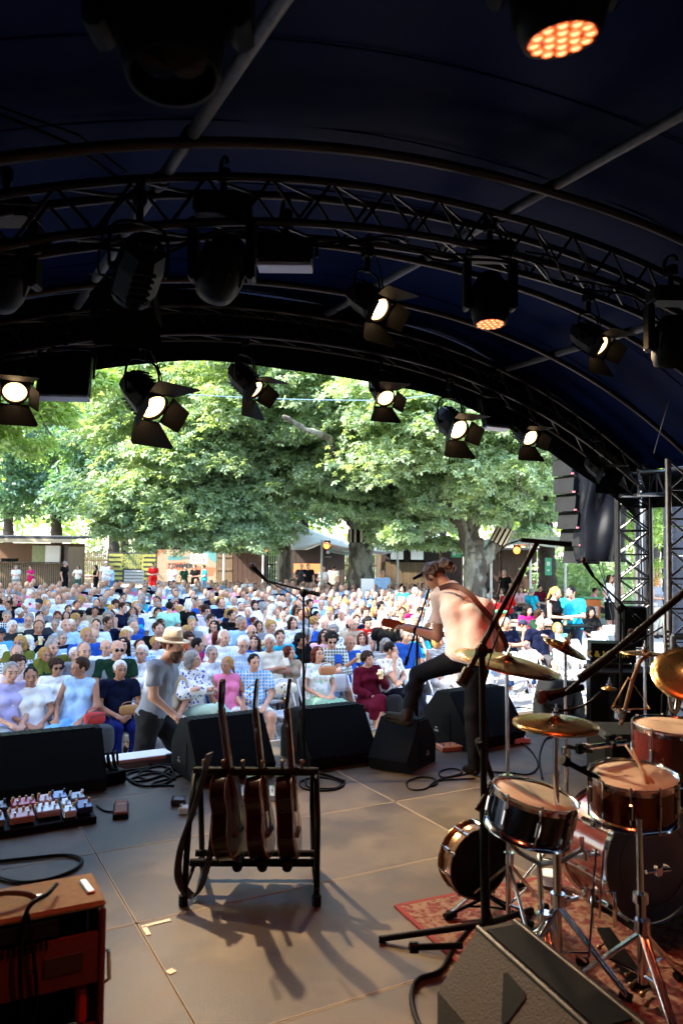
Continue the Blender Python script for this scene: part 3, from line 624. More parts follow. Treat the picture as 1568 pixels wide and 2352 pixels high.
def mk_top(J, fem, wide, kind, h=.014, mat=CLOTH, noise=.004):
    f = Field(); up = nrm(J['chest'] - J['pel']); sh = nrm(J['shR'] - J['shL']); w = wide; lowp = J['pel'] - up * .02
    f.rc(J['hipL'] * .3 + J['pel'] * .7 - sh * .05 * w, J['pel'] + up * .12 - sh * .04 * w, .118 * w, .104 * w); f.rc(J['hipR'] * .3 + J['pel'] * .7 + sh * .05 * w, J['pel'] + up * .12 + sh * .04 * w, .118 * w, .104 * w)
    f.rc(J['pel'] + up * .15 - sh * .04 * w, J['chest'] - sh * .065, .103 * w, .105); f.rc(J['pel'] + up * .15 + sh * .04 * w, J['chest'] + sh * .065, .103 * w, .105)
    f.rc(J['chest'] + up * .03 - sh * .07, J['chest'] + up * .03 + sh * .07, .105, .105)
    f.rc(J['shL'] - up * .01 + sh * .03, J['neck'] - up * .05, .056, .05); f.rc(J['shR'] - up * .01 - sh * .03, J['neck'] - up * .05, .056, .05)
    fr = J['fr'] if J.get('fr') is not None else (lambda q: -q if q @ V3(0, -1, 0) < 0 else q)(nrm(np.cross(up, sh)))
    if fem:
        for sx in (-1, 1): f.el(J['chest'] + sh * sx * .075 + fr * .085 - up * .03, V3(.063, .062, .062))
    if wide > 1.12: f.el(J['pel'] + up * .14 + fr * .06, V3(.14, .12, .13) * w)
    sl = dict(tank=None, tee=.62, shirt=.75, long=1.0, dress=.55)[kind]
    for n in 'LR':
        if sl is not None:
            f.rc(J['sh' + n], J['el' + n], .055, .047, cut=min(sl, 1.0) if kind != 'long' else None)
            if kind == 'long': f.rc(J['el' + n], J['wr' + n], .050, .036, cut=.95)
    pl = [(-up, -(up @ (J['pel'] - up * (J.get('hem', .06) if kind != 'dress' else .1)))), (up, up @ (J['neck'] + up * .012))]
    V, Q = f.mesh(h, .022, infl=.018, planes=pl, noise=noise * 1.6, nf=30); return npmesh('shirt' if kind != 'dress' else 'dress', V, Q, mat)
def mk_legs(J, wide, kind, h=.015, mat=CLOTH, noise=.004, fit=1.0):
    f = Field(); up = nrm(J['chest'] - J['pel']); sh = nrm(J['hipR'] - J['hipL']); w = wide
    f.rc(J['hipL'] * .5 + J['pel'] * .5 - sh * .04 * w, J['pel'] + up * .04 - sh * .04 * w, .109 * w, .097 * w); f.rc(J['hipR'] * .5 + J['pel'] * .5 + sh * .04 * w, J['pel'] + up * .04 + sh * .04 * w, .109 * w, .097 * w)
    for n in 'LR':
        K, A = J['kn' + n], J['an' + n]
        if kind == 'shorts': f.rc(J['hip' + n], K, .096 * w, .078, cut=.86)
        elif kind == 'skirt': f.rc(J['hip' + n], K, .10 * w, .085); f.rc(K, K * .6 + A * .4, .085, .08, cut=.9)
        else: f.rc(J['hip' + n], K, .093 * (w + .1) * .93 * fit, .064 * fit); f.rc(K, A * .9 + K * .1, .063 * fit, .050 * fit, cut=.93)
    if kind == 'skirt': f.rc((J['hipL'] + J['hipR']) / 2, (J['knL'] + J['knR']) / 2, .1, .08); 
    pl = [(up, up @ (J['pel'] + up * .10))]
    V, Q = f.mesh(h, .03, infl=.018, planes=pl, noise=noise * 1.5, nf=28); return npmesh({'shorts': 'shorts', 'skirt': 'skirt'}.get(kind, 'trousers'), V, Q, mat)
def mk_shoes(J, h=.013):
    f = Field()
    for n in 'LR':
        d = nrm(J['to' + n] - J['an' + n]); f.rc(J['an' + n] + V3(0, .015, -.02), J['an' + n] + V3(0, .02, -.045), .046, .046); f.rc(J['an' + n] + V3(0, 0, -.045), J['to' + n], .044, .036)
    V, Q = f.mesh(h, .02, infl=.004); return npmesh('shoes', V, Q, M('shoe_leather', rough=.6, obj=True))
class Tmpl: pass
def template(J, fem, wide, top, leg, turn=0, nod=0, mats=None, hl=0, h=.016, tilt=0):
    t = Tmpl(); t.fem = fem; t.body, t.hm = mk_body(J, fem, wide, h, hl, turn, nod, tilt=tilt); t.J = J; t.top = {}
    for m in (mats or [CLOTH]): t.top[m.name] = mk_top(J, fem, wide, top, mat=m)
    t.leg = mk_legs(J, wide, leg); t.shoes = mk_shoes(J); t.cup = None; t.kt = top; t.kl = leg; return t
def person(t, label, loc, rot, top=(.7, .7, .7), leg=(.1, .12, .2), hair=None, haircol=(.05, .03, .02), shoe=(.1, .08, .07), glass=None, hat=None, hatcol=(.3, .3, .3), group=None, mat='cloth', cup=False, skin=None, scale=1.0, parts=True, z=0, tweak=Matrix()):
    K_ = lambda c: tuple(min(.86, 1.28 * x ** 1.5) for x in c); top, leg, haircol, shoe, hatcol = K_(top), K_(leg), K_(haircol), K_(shoe), K_(hatcol)
    T = TR((loc[0], loc[1], z)) @ RZ(rot) @ tweak @ Matrix.Scale(scale, 4); p = thing('person', label, 'person', mtx=T, group=group)
    bd = inst('body', t.body, p)
    if skin: bd.material_slots[0].link = 'OBJECT'; bd.material_slots[0].material = skin
    def col(o, c): o.color = (*c, 1); return o
    col(inst(t.top[mat].name if mat in t.top else 'shirt', t.top.get(mat, list(t.top.values())[0]), p), top)
    if parts: col(inst(t.leg.name, t.leg, p), leg); col(inst('shoes', t.shoes, p), shoe)
    if hair: col(inst('hair', HAIR[hair], p, t.hm), haircol)
    if glass: inst('glasses' if glass == 'g' else 'sunglasses', GLASSES if glass == 'g' else SHADES, p, t.hm)
    if hat: col(inst(hat, HATS[hat], p, t.hm), hatcol)
    if cup:
        w = t.J['wrR']; w = Vector(w) + Vector((-.03, -.06, -.02)); c = inst('beer_cup', CUP, None, None); c.matrix_world = T @ TR(w); tag(c, cup if isinstance(cup, str) else 'clear plastic beer cup held by ' + label, 'cup')
    return p
# ================================================================ audience
import time
_t = time.time()
TM = {}
def tm(k, *a, **kw): TM[k] = template(*a, **kw)
tm('m_lap', seated(False, 'lap'), False, 1.0, 'tee', 'long', .1, mats=[CLOTH, STRIPE, CHECK, FLORAL])
tm('m_thighs', seated(False, 'thighs', 'apart', 1.15), False, 1.15, 'shirt', 'shorts', .35, mats=[CLOTH, CHECK, STRIPE])
tm('m_cross', seated(False, 'crossed', 'apart', 1.2), False, 1.2, 'shirt', 'long', -.3, mats=[CLOTH, STRIPE, CHECK])
tm('m_cup', seated(False, 'cup', 'apart', 1.05), False, 1.05, 'tee', 'shorts', .15, .1, mats=[CLOTH, STRIPE])
tm('m_phone', seated(False, 'phone', 'crossed'), False, 1.0, 'long', 'long', -.1, .25, mats=[CLOTH, CHECK])
tm('f_lap', seated(True, 'lap'), True, .95, 'tee', 'long', .1, mats=[CLOTH, STRIPE, FLORAL])
tm('f_tank', seated(True, 'thighs'), True, 1.0, 'tank', 'long', .9, .08, mats=[CLOTH, STRIPE, FLORAL])
tm('f_cross', seated(True, 'crossed', 'crossed'), True, .95, 'long', 'long', -.4, mats=[CLOTH, STRIPE, FLORAL])
tm('f_cup', seated(True, 'cup', 'crossed', 1.1), True, 1.1, 'long', 'skirt', .2, mats=[CLOTH, FLORAL])
tm('f_dress', seated(True, 'lap', 'flat', 1.1), True, 1.1, 'dress', 'skirt', .05, -.15, mats=[CLOTH, FLORAL])
tm('f_chin', seated(True, 'chin', 'crossed'), True, .92, 'tee', 'long', -.7, .1, mats=[CLOTH, FLORAL])
tm('m_fwd', seated(False, 'thighs', 'apart', 1.0, -.14), False, 1.0, 'tee', 'long', -.6, .1, mats=[CLOTH, STRIPE, CHECK])
tm('m_back', seated(False, 'crossed', 'crossed', 1.1, .06), False, 1.1, 'shirt', 'long', .6, -.1, mats=[CLOTH, STRIPE, CHECK])
tm('f_fwd', seated(True, 'chin', 'flat', 1.0, -.10), True, 1.0, 'long', 'skirt', .3, .2, mats=[CLOTH, FLORAL])
tm('f_side', seated(True, 'phone', 'flat', 1.05, .04), True, 1.05, 'tank', 'shorts', -.8, .1, mats=[CLOTH, FLORAL, STRIPE])
tm('s_m', standing(False, 'down'), False, 1.05, 'tee', 'long', .3, mats=[CLOTH, CHECK, STRIPE])
tm('s_m2', standing(False, 'both'), False, 1.1, 'shirt', 'shorts', -.3, .2, mats=[CLOTH, CHECK])
tm('s_f', standing(True, 'both'), True, .95, 'tank', 'long', .2, .15, mats=[CLOTH, FLORAL])
tm('s_f2', standing(True, 'hip'), True, 1.0, 'tee', 'skirt', -.3, mats=[CLOTH, FLORAL])
tm('s_mt', standing(False, 'table'), False, 1.1, 'tee', 'shorts', .5, .1)
print('templates', round(time.time() - _t, 1))
# folding chair, facing -Y, seat top at 0.45
CHW = M('white_chair_plastic', (.74, .74, .74), .45, var=.06)
CHF = M('chair_tube', (.62, .62, .63), .4, .3)
b = MB(); b.prism([(.2 * sin(a) if abs(sin(a)) < .99 else .2 * sin(a), -.02 + .2 * -cos(a)) for a in []] or [(-.19, .19), (-.2, -.1), (-.16, -.19), (.16, -.19), (.2, -.1), (.19, .19)][::-1], .025, TR((0, -.06, .425))); CH_SEAT = b.mesh('seat', CHW)
V = []; Q = []
for j in range(5):
    for i in range(9):
        x = -.21 + .42 * i / 8; z = .60 + .24 * j / 4; inset = .03 * (1 if j in (0, 4) else 0) * (1 if i in (0, 8) else 0)
        V.append((x * (1 - inset * 3), .20 + .04 * (1 - (x / .21) ** 2) + .12 * (z - .6), z))
for j in range(4):
    for i in range(8): a = j * 9 + i; Q.append((a, a + 1, a + 10, a + 9))
CH_BACK = npmesh('backrest', np.array(V + [(x, y + .012, z) for x, y, z in V]), np.array(Q + [tuple(45 + k for k in q[::-1]) for q in Q] + [(i + 1, i, 45 + i, 46 + i) for i in range(8)] + [(36 + i, 37 + i, 82 + i, 81 + i) for i in range(8)] + [(9 * j, 9 * j + 9, 54 + 9 * j, 45 + 9 * j) for j in range(4)] + [(9 * j + 17, 9 * j + 8, 53 + 9 * j, 62 + 9 * j) for j in range(4)]), CHW)
def _leg(sx, fr):
    b = MB()
    if fr: b.tube([(sx * .2, -.30, 0), (sx * .205, .02, .44), (sx * .21, .235, .82)], .011, 6)
    else: b.tube([(sx * .185, .26, 0), (sx * .185, -.12, .43)], .011, 6)
    return b.mesh('leg', CHF)
CH_LEGS = [_leg(-1, 1), _leg(1, 1), _leg(-1, 0), _leg(1, 0)]
b = MB(); b.cyl((-.19, -.22, .10), (.19, -.22, .10), .009, n=6); b.cyl((-.185, .2, .07), (.185, .2, .07), .009, n=6); CH_BAR = b.mesh('stretcher', CHF)
def joinme(name, mes, mats):
    V = []; Q = []; mi = []; off = 0
    b = MB()
    for m_, k in mes:
        v = [tuple(q.co) for q in m_.vertices]; b.cur = k; b._a(v, [tuple(p.vertices) for p in m_.polygons], None, False)
    return b.mesh(name, mats)
CH_ALL = joinme('folding_chair', [(CH_SEAT, 0), (CH_BACK, 0)] + [(l, 1) for l in CH_LEGS] + [(CH_BAR, 1)], [CHW, CHF])
def chair(x, y, rot, label, full, group='white folding chairs'):
    if full:
        c = thing('folding_chair', label, 'chair', (x, y, 0), rot, group)
        inst('seat', CH_SEAT, c); inst('backrest', CH_BACK, c); inst('stretcher', CH_BAR, c)
        for l in CH_LEGS: inst('leg', l, c)
    else:
        c = inst('folding_chair', CH_ALL); c.matrix_world = TR((x, y, 0)) @ RZ(rot); tag(c, label, 'chair', group)
    return c
ORD = ['front', 'second', 'third', 'fourth', 'fifth', 'sixth', 'seventh', 'eighth', 'ninth', 'tenth', 'eleventh', 'twelfth', 'thirteenth', 'fourteenth', 'fifteenth', 'sixteenth', 'seventeenth', 'eighteenth', 'nineteenth', 'twentieth', 'twenty-first', 'twenty-second', 'twenty-third', 'twenty-fourth', 'twenty-fifth']
CN = {'white': (.74, .74, .75), 'cream': (.68, .64, .54), 'pale blue': (.42, .56, .74), 'sky blue': (.16, .42, .72), 'blue': (.05, .15, .42), 'navy': (.012, .02, .06), 'black': (.012, .012, .014), 'grey': (.30, .31, .33), 'dark grey': (.07, .075, .08), 'pink': (.72, .30, .46), 'pale pink': (.72, .50, .52), 'magenta': (.50, .04, .20), 'turquoise': (.05, .45, .55), 'olive': (.20, .21, .06), 'dark green': (.03, .08, .05), 'red': (.5, .04, .04), 'burgundy': (.16, .012, .045), 'mint': (.38, .62, .52), 'beige': (.46, .38, .29), 'lavender': (.55, .52, .72)}
WT = [('white', 30), ('cream', 5), ('pale blue', 14), ('sky blue', 6), ('blue', 9), ('navy', 13), ('black', 11), ('grey', 6), ('dark grey', 3), ('pink', 3), ('pale pink', 2), ('magenta', 2), ('turquoise', 3), ('olive', 2), ('dark green', 2), ('red', 1.5), ('burgundy', 1.5), ('mint', 2), ('beige', 4), ('lavender', 1)]
HC = {'white': (.62, .60, .57), 'grey': (.30, .29, .28), 'brown': (.07, .035, .018), 'dark': (.014, .01, .008), 'blond': (.42, .28, .12), 'auburn': (.16, .045, .02), 'ginger': (.45, .12, .02)}
HN = {'short': 'short {} hair', 'receding': 'receding {} hair', 'curly': 'curly {} hair', 'ring': 'bald with {} fringe', 'bob': '{} bob', 'long': 'long {} hair', 'bun': '{} hair in bun', 'tail': '{} ponytail', 'frizz': 'frizzy {} hair'}
TN = {'tee': 't-shirt', 'shirt': 'shirt', 'long': 'long-sleeved top', 'tank': 'tank top', 'dress': 'dress'}
MN = {'cloth': '', 'cloth_striped': 'striped ', 'cloth_checked': 'checked ', 'cloth_flowered': 'flowered '}
LEGC = [(.02, .03, .07), (.05, .09, .2), (.5, .48, .44), (.1, .1, .11), (.25, .35, .5), (.62, .6, .58)]
rnd = random.Random(5)
def facing(x, y): return max(-.5, min(.5, atan2(x - 3.2, (y - 4.0)) * -.45)) + 0
PEOPLE = []      # dict records with seat positions; labels are written once neighbours are known
def rec(x, y, row, **k):
    d = dict(x=x, y=y, row=row, t=None, top=None, mat='cloth', hair=None, hc=None, glass=None, hat=None, cup=False, rot=None, leg=None, skin=None, turn=0); d.update(k)
    if d['t'] is None: d['t'] = rnd.choice(['m_lap', 'm_thighs', 'm_cross', 'm_cup', 'm_phone', 'f_lap', 'f_tank', 'f_cross', 'f_cup', 'f_dress', 'f_chin', 'm_fwd', 'm_back', 'f_fwd', 'f_side', 'm_fwd', 'm_back'])
    fem = d['t'][0] == 'f'
    if d['top'] is None:
        d['top'] = rnd.choices([c for c, _ in WT], [w for _, w in WT])[0]
        r = rnd.random(); av = [m for m in TM[d['t']].top]
        d['mat'] = rnd.choice(av) if r < .33 else 'cloth'
    if d['hc'] is None: d['hc'] = rnd.choices(['white', 'grey', 'brown', 'dark', 'blond', 'auburn'], [15, 24, 26, 14, 15, 6] if fem else [16, 32, 26, 18, 7, 1])[0]
    if d['hair'] is None: d['hair'] = rnd.choice(['short', 'bob', 'bob', 'long', 'tail', 'bun', 'curly', 'short']) if fem else rnd.choice(['short', 'short', 'short', 'short', 'receding', 'ring', 'curly'])
    if d['glass'] is None: d['glass'] = rnd.choices(['g', 's', ''], [36, 3, 61])[0]
    if d['hat'] is None and rnd.random() < .03: d['hat'] = 'cap'
    if d['t'].endswith('cup'): d['cup'] = True
    if d['rot'] is None: d['rot'] = facing(x, y) + rnd.uniform(-.28, .28)
    if d['leg'] is None: d['leg'] = rnd.choice(LEGC)
    if d['skin'] is None: d['skin'] = rnd.random() < .3
    d['tw'] = RY(rnd.uniform(-.07, .07)) @ RX(rnd.uniform(-.06, .05)) @ Matrix.Diagonal((rnd.choice((-1, 1)), 1, 1, 1)); d['hgt'] = rnd.uniform(.92, 1.04) * (.96 if fem else 1.0); d['fem'] = fem; PEOPLE.append(d); return d
CHAIRS = []
ROW0, RP = 9.5, .95
def seat(px, py, row, v=None, z=1.3, **k):
    y = v or ROW0 + RP * row; p = V_(px, py, y); CHAIRS.append((p.x, y, 0.0, row)); return rec(p.x, y, row, **k)
seat(12, 1525, 0, t='f_lap', top='lavender', hair='short', hc='grey', glass='', leg=(.3, .33, .36))
seat(85, 1530, 0, t='f_lap', top='white', hair='tail', hc='dark', glass='', leg=(.66, .66, .66))
seat(175, 1513, 0, t='f_tank', top='pale blue', hair='short', hc='brown', glass='g', leg=(.28, .48, .66), rot=-.5)
seat(272, 1500, 0, t='m_lap', top='navy', hair='short', hc='white', glass='g', leg=(.015, .03, .16), rot=.0)
seat(372, 1500, 0, t='m_thighs', top='beige', hair='short', hc='grey', leg=(.5, .47, .42))
seat(450, 1520, 0, t='f_cross', top='blue', mat='cloth_flowered', hair='bob', hc='grey', glass='g', leg=(.4, .5, .45), rot=.4)
seat(530, 1497, 0, t='f_tank', top='pink', hair='tail', hc='blond', glass='', leg=(.7, .7, .66), rot=-.1)
seat(582, 1490, 0, t='m_thighs', top='sky blue', mat='cloth_checked', hair='short', hc='dark', glass='', leg=(.62, .62, .62), rot=-.35)
seat(733, 1480, 0, t='f_dress', top='mint', mat='cloth_flowered', hair='bob', hc='auburn', glass='g', leg=(.3, .42, .33), rot=.0)
seat(856, 1480, 0, t='f_cup', top='burgundy', hair='curly', hc='brown', glass='', leg=(.16, .012, .045), rot=-.1)
seat(906, 1473, 0, t='f_chin', top='beige', mat='cloth_flowered', hair='short', hc='dark', glass='', leg=(.015, .02, .045), rot=.2)
for px_, py_ in ((655, 1500), (792, 1500), (975, 1490)): p = V_(px_, py_, ROW0); CHAIRS.append((p.x, ROW0, .1, 0))
r1 = [(30, 1495, 'f_lap', 'pale pink', 'cloth_striped', 'curly', 'brown', ''), (125, 1490, 'f_lap', 'white', 'cloth', 'curly', 'brown', 's'), (200, 1470, 'm_thighs', 'grey', 'cloth', 'receding', 'grey', ''), (262, 1452, 'm_lap', 'dark green', 'cloth', 'ring', 'grey', 's'), (330, 1468, 'f_cross', 'white', 'cloth', 'short', 'white', 'g'), (410, 1480, 'f_cup', 'mint', 'cloth_flowered', 'frizz', 'ginger', ''), (487, 1480, 'f_lap', 'white', 'cloth_flowered', 'short', 'grey', 'g'), (545, 1462, 'm_phone', 'pale blue', 'cloth_checked', 'short', 'white', 'g'), (625, 1455, 'm_cross', 'cream', 'cloth', 'short', 'white', ''), (672, 1470, 'f_tank', 'beige', 'cloth', 'long', 'auburn', ''), (757, 1452, 'm_phone', 'olive', 'cloth_checked', 'curly', 'dark', 's'), (795, 1462, 'm_cup', 'blue', 'cloth', 'ring', 'grey', 'g'), (880, 1445, 'f_lap', 'black', 'cloth_striped', 'bob', 'grey', ''), (925, 1440, 'm_lap', 'blue', 'cloth', 'receding', 'grey', '')]
for q in r1: seat(q[0], q[1], 1, t=q[2], top=q[3], mat=q[4], hair=q[5], hc=q[6], glass=q[7])
r2 = [(52, 1460, 'm_lap', 'grey', 'cloth_checked', 'receding', 'grey', ''), (100, 1450, 'f_lap', 'dark green', 'cloth', 'bob', 'blond', 'g'), (140, 1455, 'm_lap', 'olive', 'cloth', 'short', 'grey', 'g'), (188, 1425, 'f_cup', 'sky blue', 'cloth', 'short', 'white', ''), (245, 1412, 'm_thighs', 'white', 'cloth', 'ring', 'dark', 'g'), (290, 1432, 'f_cross', 'white', 'cloth', 'long', 'dark', ''), (335, 1410, 'm_phone', 'sky blue', 'cloth_checked', 'receding', 'brown', 'g'), (452, 1420, 'f_tank', 'magenta', 'cloth', 'short', 'dark', 'g'), (505, 1430, 'm_thighs', 'white', 'cloth', 'receding', 'white', ''), (585, 1440, 'f_cross', 'blue', 'cloth', 'long', 'brown', ''), (645, 1425, 'm_lap', 'turquoise', 'cloth', 'short', 'brown', ''), (700, 1440, 'f_lap', 'black', 'cloth', 'curly', 'dark', ''), (738, 1432, 'f_lap', 'pale pink', 'cloth', 'long', 'brown', 'g'), (838, 1420, 'f_lap', 'white', 'cloth', 'bob', 'auburn', ''), (905, 1410, 'm_lap', 'navy', 'cloth', 'short', 'grey', ''), (965, 1405, 'f_chin', 'turquoise', 'cloth', 'long', 'dark', '')]
for q in r2: seat(q[0], q[1], 2, t=q[2], top=q[3], mat=q[4], hair=q[5], hc=q[6], glass=q[7])
# right-hand block
rr = [(1168, 1425, 2, 'm_cross', 'navy', 'cloth', 'short', 'grey', ''), (1236, 1425, 2, 'm_cup', 'navy', 'cloth', 'ring', 'grey', ''), (1288, 1432, 2, 'f_lap', 'mint', 'cloth', 'bob', 'blond', 'g'),
      (1195, 1412, 3, 'f_chin', 'dark grey', 'cloth', 'long', 'brown', ''), (1262, 1412, 3, 'f_lap', 'white', 'cloth', 'curly', 'white', 'g'), (1245, 1390, 4, 'f_chin', 'dark green', 'cloth', 'bob', 'brown', ''), (1288, 1388, 4, 'm_lap', 'black', 'cloth', 'short', 'grey', 'g'), (1316, 1392, 4, 'f_chin', 'pale blue', 'cloth', 'long', 'blond', ''), (1357, 1398, 4, 'f_lap', 'black', 'cloth', 'frizz', 'dark', ''), (1215, 1385, 5, 'f_lap', 'magenta', 'cloth', 'frizz', 'dark', '')]
JJ = None
for q in rr:
    d = seat(q[0], q[1], q[2], t=q[3], top=q[4], mat=q[5], hair=q[6], hc=q[7], glass=q[8])
    if q[0] == 1288 and q[2] == 4: JJ = d; d['rot'] = -.35
for (px_, py_, row) in ((1340, 1450, 3), (1390, 1440, 3), (1330, 1480, 2), (1378, 1475, 2), (1310, 1500, 1), (1360, 1500, 1), (1232, 1500, 1), (1415, 1430, 4), (1180, 1500, 1)):
    y = ROW0 + RP * row; p = V_(px_, py_, y); CHAIRS.append((p.x, y, rnd.uniform(-.15, .15), row))
# remaining rows on a grid
have = [(d['x'], d['y']) for d in PEOPLE]; 
SHIFT = {}
for row in range(0, 24):
    y = ROW0 + RP * row
    for j in range(-30, 60):
        x = j * .525 + (row % 2) * .27 + rnd.uniform(-.05, .05); r_, a_ = toC(x, y)
        if a_ < 8 or a_ > 32.5: continue
        pxx, pyy = PX((x, y, 1.2))
        lim = 1010 if a_ > 17.5 else (1040 if row >= 6 else 1120 if row > 3 else 1100)
        if pxx < -70 or pxx > lim or (row < 3 and pxx > -25 and not (pxx > 985 and row > 0)): continue
        if any(abs(x - hx) < .43 and abs(y - hy) < .4 for hx, hy in have): continue
        if rnd.random() < (.015 if row < 23 else .4): CHAIRS.append((x, y, rnd.uniform(-.1, .1), row)); continue
        CHAIRS.append((x, y, 0, row)); rec(x, y + rnd.uniform(-.06, .06), row)
PEOPLE.sort(key=lambda d: toC(d['x'], d['y'])[1])
byrow = {}
for d in PEOPLE: byrow.setdefault(d['row'], []).append(d)
used_labels = set()
def desc(d): return f"{d['top']} {MN[d['mat']]}{TN[TM[d['t']].kt]}"
for row, L in byrow.items():
    L.sort(key=lambda d: d['x'])
    for i, d in enumerate(L):
        who = 'woman' if d['fem'] else 'man'; hn = HN[d['hair']].format(d['hc']); a = desc(L[i - 1]) if i else None; c = desc(L[i + 1]) if i + 1 < len(L) else None
        art = f"seated {who}, {hn}, {desc(d)}, {ORD[row]} row"
        gl = {'g': 'glasses, ', 's': 'sunglasses, ', '': ''}[d['glass']]
        cands = [f"seated {who}, {hn}, {gl}{desc(d)}, {ORD[row]} row"]
        if a: cands.append(art + f", beside {a}")
        if c: cands.append(art + f", beside {c}")
        if a and c: cands.append(f"{who}, {hn}, {desc(d)}, {ORD[row]} row, between {L[i-1]['top']} and {L[i+1]['top']} tops")
        if i > 1 and c: cands.append(f"{who}, {hn}, {desc(d)}, {ORD[row]} row, two seats from {desc(L[i-2])}")
        lab = next((q for q in cands if q not in used_labels and len(q.split()) <= 16), None)
        if lab is None: lab = cands[0]
        used_labels.add(lab); d['label'] = lab
def place(d, parts=True):
    t = TM[d['t']]
    return person(t, d['label'], (d['x'], d['y']), d['rot'], CN[d['top']], d['leg'], d['hair'] if d['hat'] != 'cap' else 'short', HC[d['hc']], (rnd.choice([.04, .3, .6]),) * 3, d['glass'] if toC(d['x'], d['y'])[1] < 17 else None, d['hat'], rnd.choice([(.05, .07, .1), (.3, .3, .3), (.6, .58, .5)]), 'seated audience', d['mat'], ('clear plastic beer cup held by ' + d['label'].replace('seated ', ''))[:200] if d['cup'] and toC(d['x'], d['y'])[1] < 15 else False, SKIN2 if d['skin'] else None, d['hgt'], parts, tweak=(RY(rnd.uniform(-.05, .05)) if d is JJ else d['tw']))
def shortcup(o):
    w = o['label'].split()[:16]; o['label'] = ' '.join(w).rstrip(',')
NIND = 262
placed = []
for i, d in enumerate(PEOPLE[:NIND]):
    p = place(d, toC(d['x'], d['y'])[1] < 18); placed.append(p)
for o in COL.objects:
    if o.get('category') == 'cup': shortcup(o)
# the rest, farther than everyone else: one mass
def lowsit(h):
    f = Field(); J = seated(False, 'lap'); body_prims(f, J, False, 1.0, False, False); f.el(J['head'] + V3(0, 0, .09), V3(.085, .1, .12)); V, Q = f.mesh(h, .03)
    c = V[Q].mean(1); mi = np.zeros(len(Q), int); mi[(c[:, 2] < 1.09) & (c[:, 1] > -.16)] = 1; mi[c[:, 2] < .62] = 2; mi[(c[:, 2] > 1.16) & ((c[:, 1] > .02) | (c[:, 2] > 1.30))] = 3; return V, Q, mi
LV, LQ, LM = lowsit(.04)
restm = [SKIN] + [M('far_cloth_%s' % n.replace(' ', '_'), tuple(min(.86, 1.28 * x ** 1.5) for x in CN[n]), .85, var=.05) for n in ('white', 'pale blue', 'navy', 'pink', 'grey')] + [M('far_trousers', (.02, .03, .06), .85)] + [M('far_hair_' + n, tuple(x ** 1.5 for x in HC[n]), .6) for n in ('grey', 'brown', 'white')]
Vs = []; Qs = []; Ms = []; off = 0
for d in PEOPLE[NIND:]:
    r = d['rot']; s_ = d['hgt']; R_ = np.array([[cos(r), -sin(r), 0], [sin(r), cos(r), 0], [0, 0, 1]]) * s_; Vs.append(LV @ R_.T + [d['x'], d['y'], 0]); Qs.append(LQ + off); off += len(LV)
    tc_ = rnd.choices([1, 2, 3, 4, 5], [10, 6, 4, 2, 3])[0]; hc_ = rnd.choice([7, 8, 9]); Ms.append(np.select([LM == 0, LM == 1, LM == 2], [0, tc_, 6], hc_))
if Vs:
    o = bpy.data.objects.new('far_crowd', npmesh('far_crowd', np.concatenate(Vs), np.concatenate(Qs), restm, mi=np.concatenate(Ms))); COL.objects.link(o); tag(o, 'farthest rows of the seated audience under the trees', None, kind='stuff')
CHAIRS.sort(key=lambda c: toC(c[0], c[1])[1]); labs = {}
occ = {(round(d['x'], 1), d['row']): d for d in PEOPLE}
cu_ = set()
for i, (x, y, r, row) in enumerate(CHAIRS[:290]):
    near = min(PEOPLE, key=lambda d: (d['x'] - x) ** 2 + (d['y'] - y) ** 2 * 4); dd = abs(near['x'] - x) < .3 and abs(near['y'] - y) < .3
    who = 'woman' if near['fem'] else 'man'; base = f"white folding chair {'under' if dd else 'standing empty beside'} {who} with {HN[near['hair']].format(near['hc'])}, {desc(near)}, {ORD[row]} row"
    if base in cu_:
        L = byrow.get(row, []); j = L.index(near) if near in L else 0
        if 0 < j: base = f"white chair of {who}, {near['hc']} hair, {near['top']} top, {ORD[row]} row, beside {L[j-1]['top']} top"
    cu_.add(base); w = base.split()[:16]
    chair(x, y, r + (near['rot'] * .3 if dd else 0), ' '.join(w).rstrip(','), i < 60)
V = np.array([q.co for q in CH_ALL.vertices])[:]; 
b = MB()
cv = [tuple(q.co) for q in CH_ALL.vertices][:]; cf = [tuple(p.vertices) for p in CH_ALL.polygons]
for (x, y, r, row) in CHAIRS[290:]: b._a(cv, cf, TR((x, y, 0)) @ RZ(r), False)
if b.v: tag(b.obj('far_chairs', CHW), 'white folding chairs of the farthest audience rows', None, kind='stuff')
if JJ:
    T = TR((JJ['x'], JJ['y'], 0)) @ RZ(JJ['rot']); pj = [p for p, d in zip(placed, PEOPLE) if d is JJ][0]
    for k_, tx in enumerate(('JACK &', 'JONES')): text_obj(tx, .10, WHITE, pj, TR((0, -.035 - .0, .93 - k_ * .085)) @ RX(pi / 2 - .12), 'shirt_print', 'CENTER', .003)
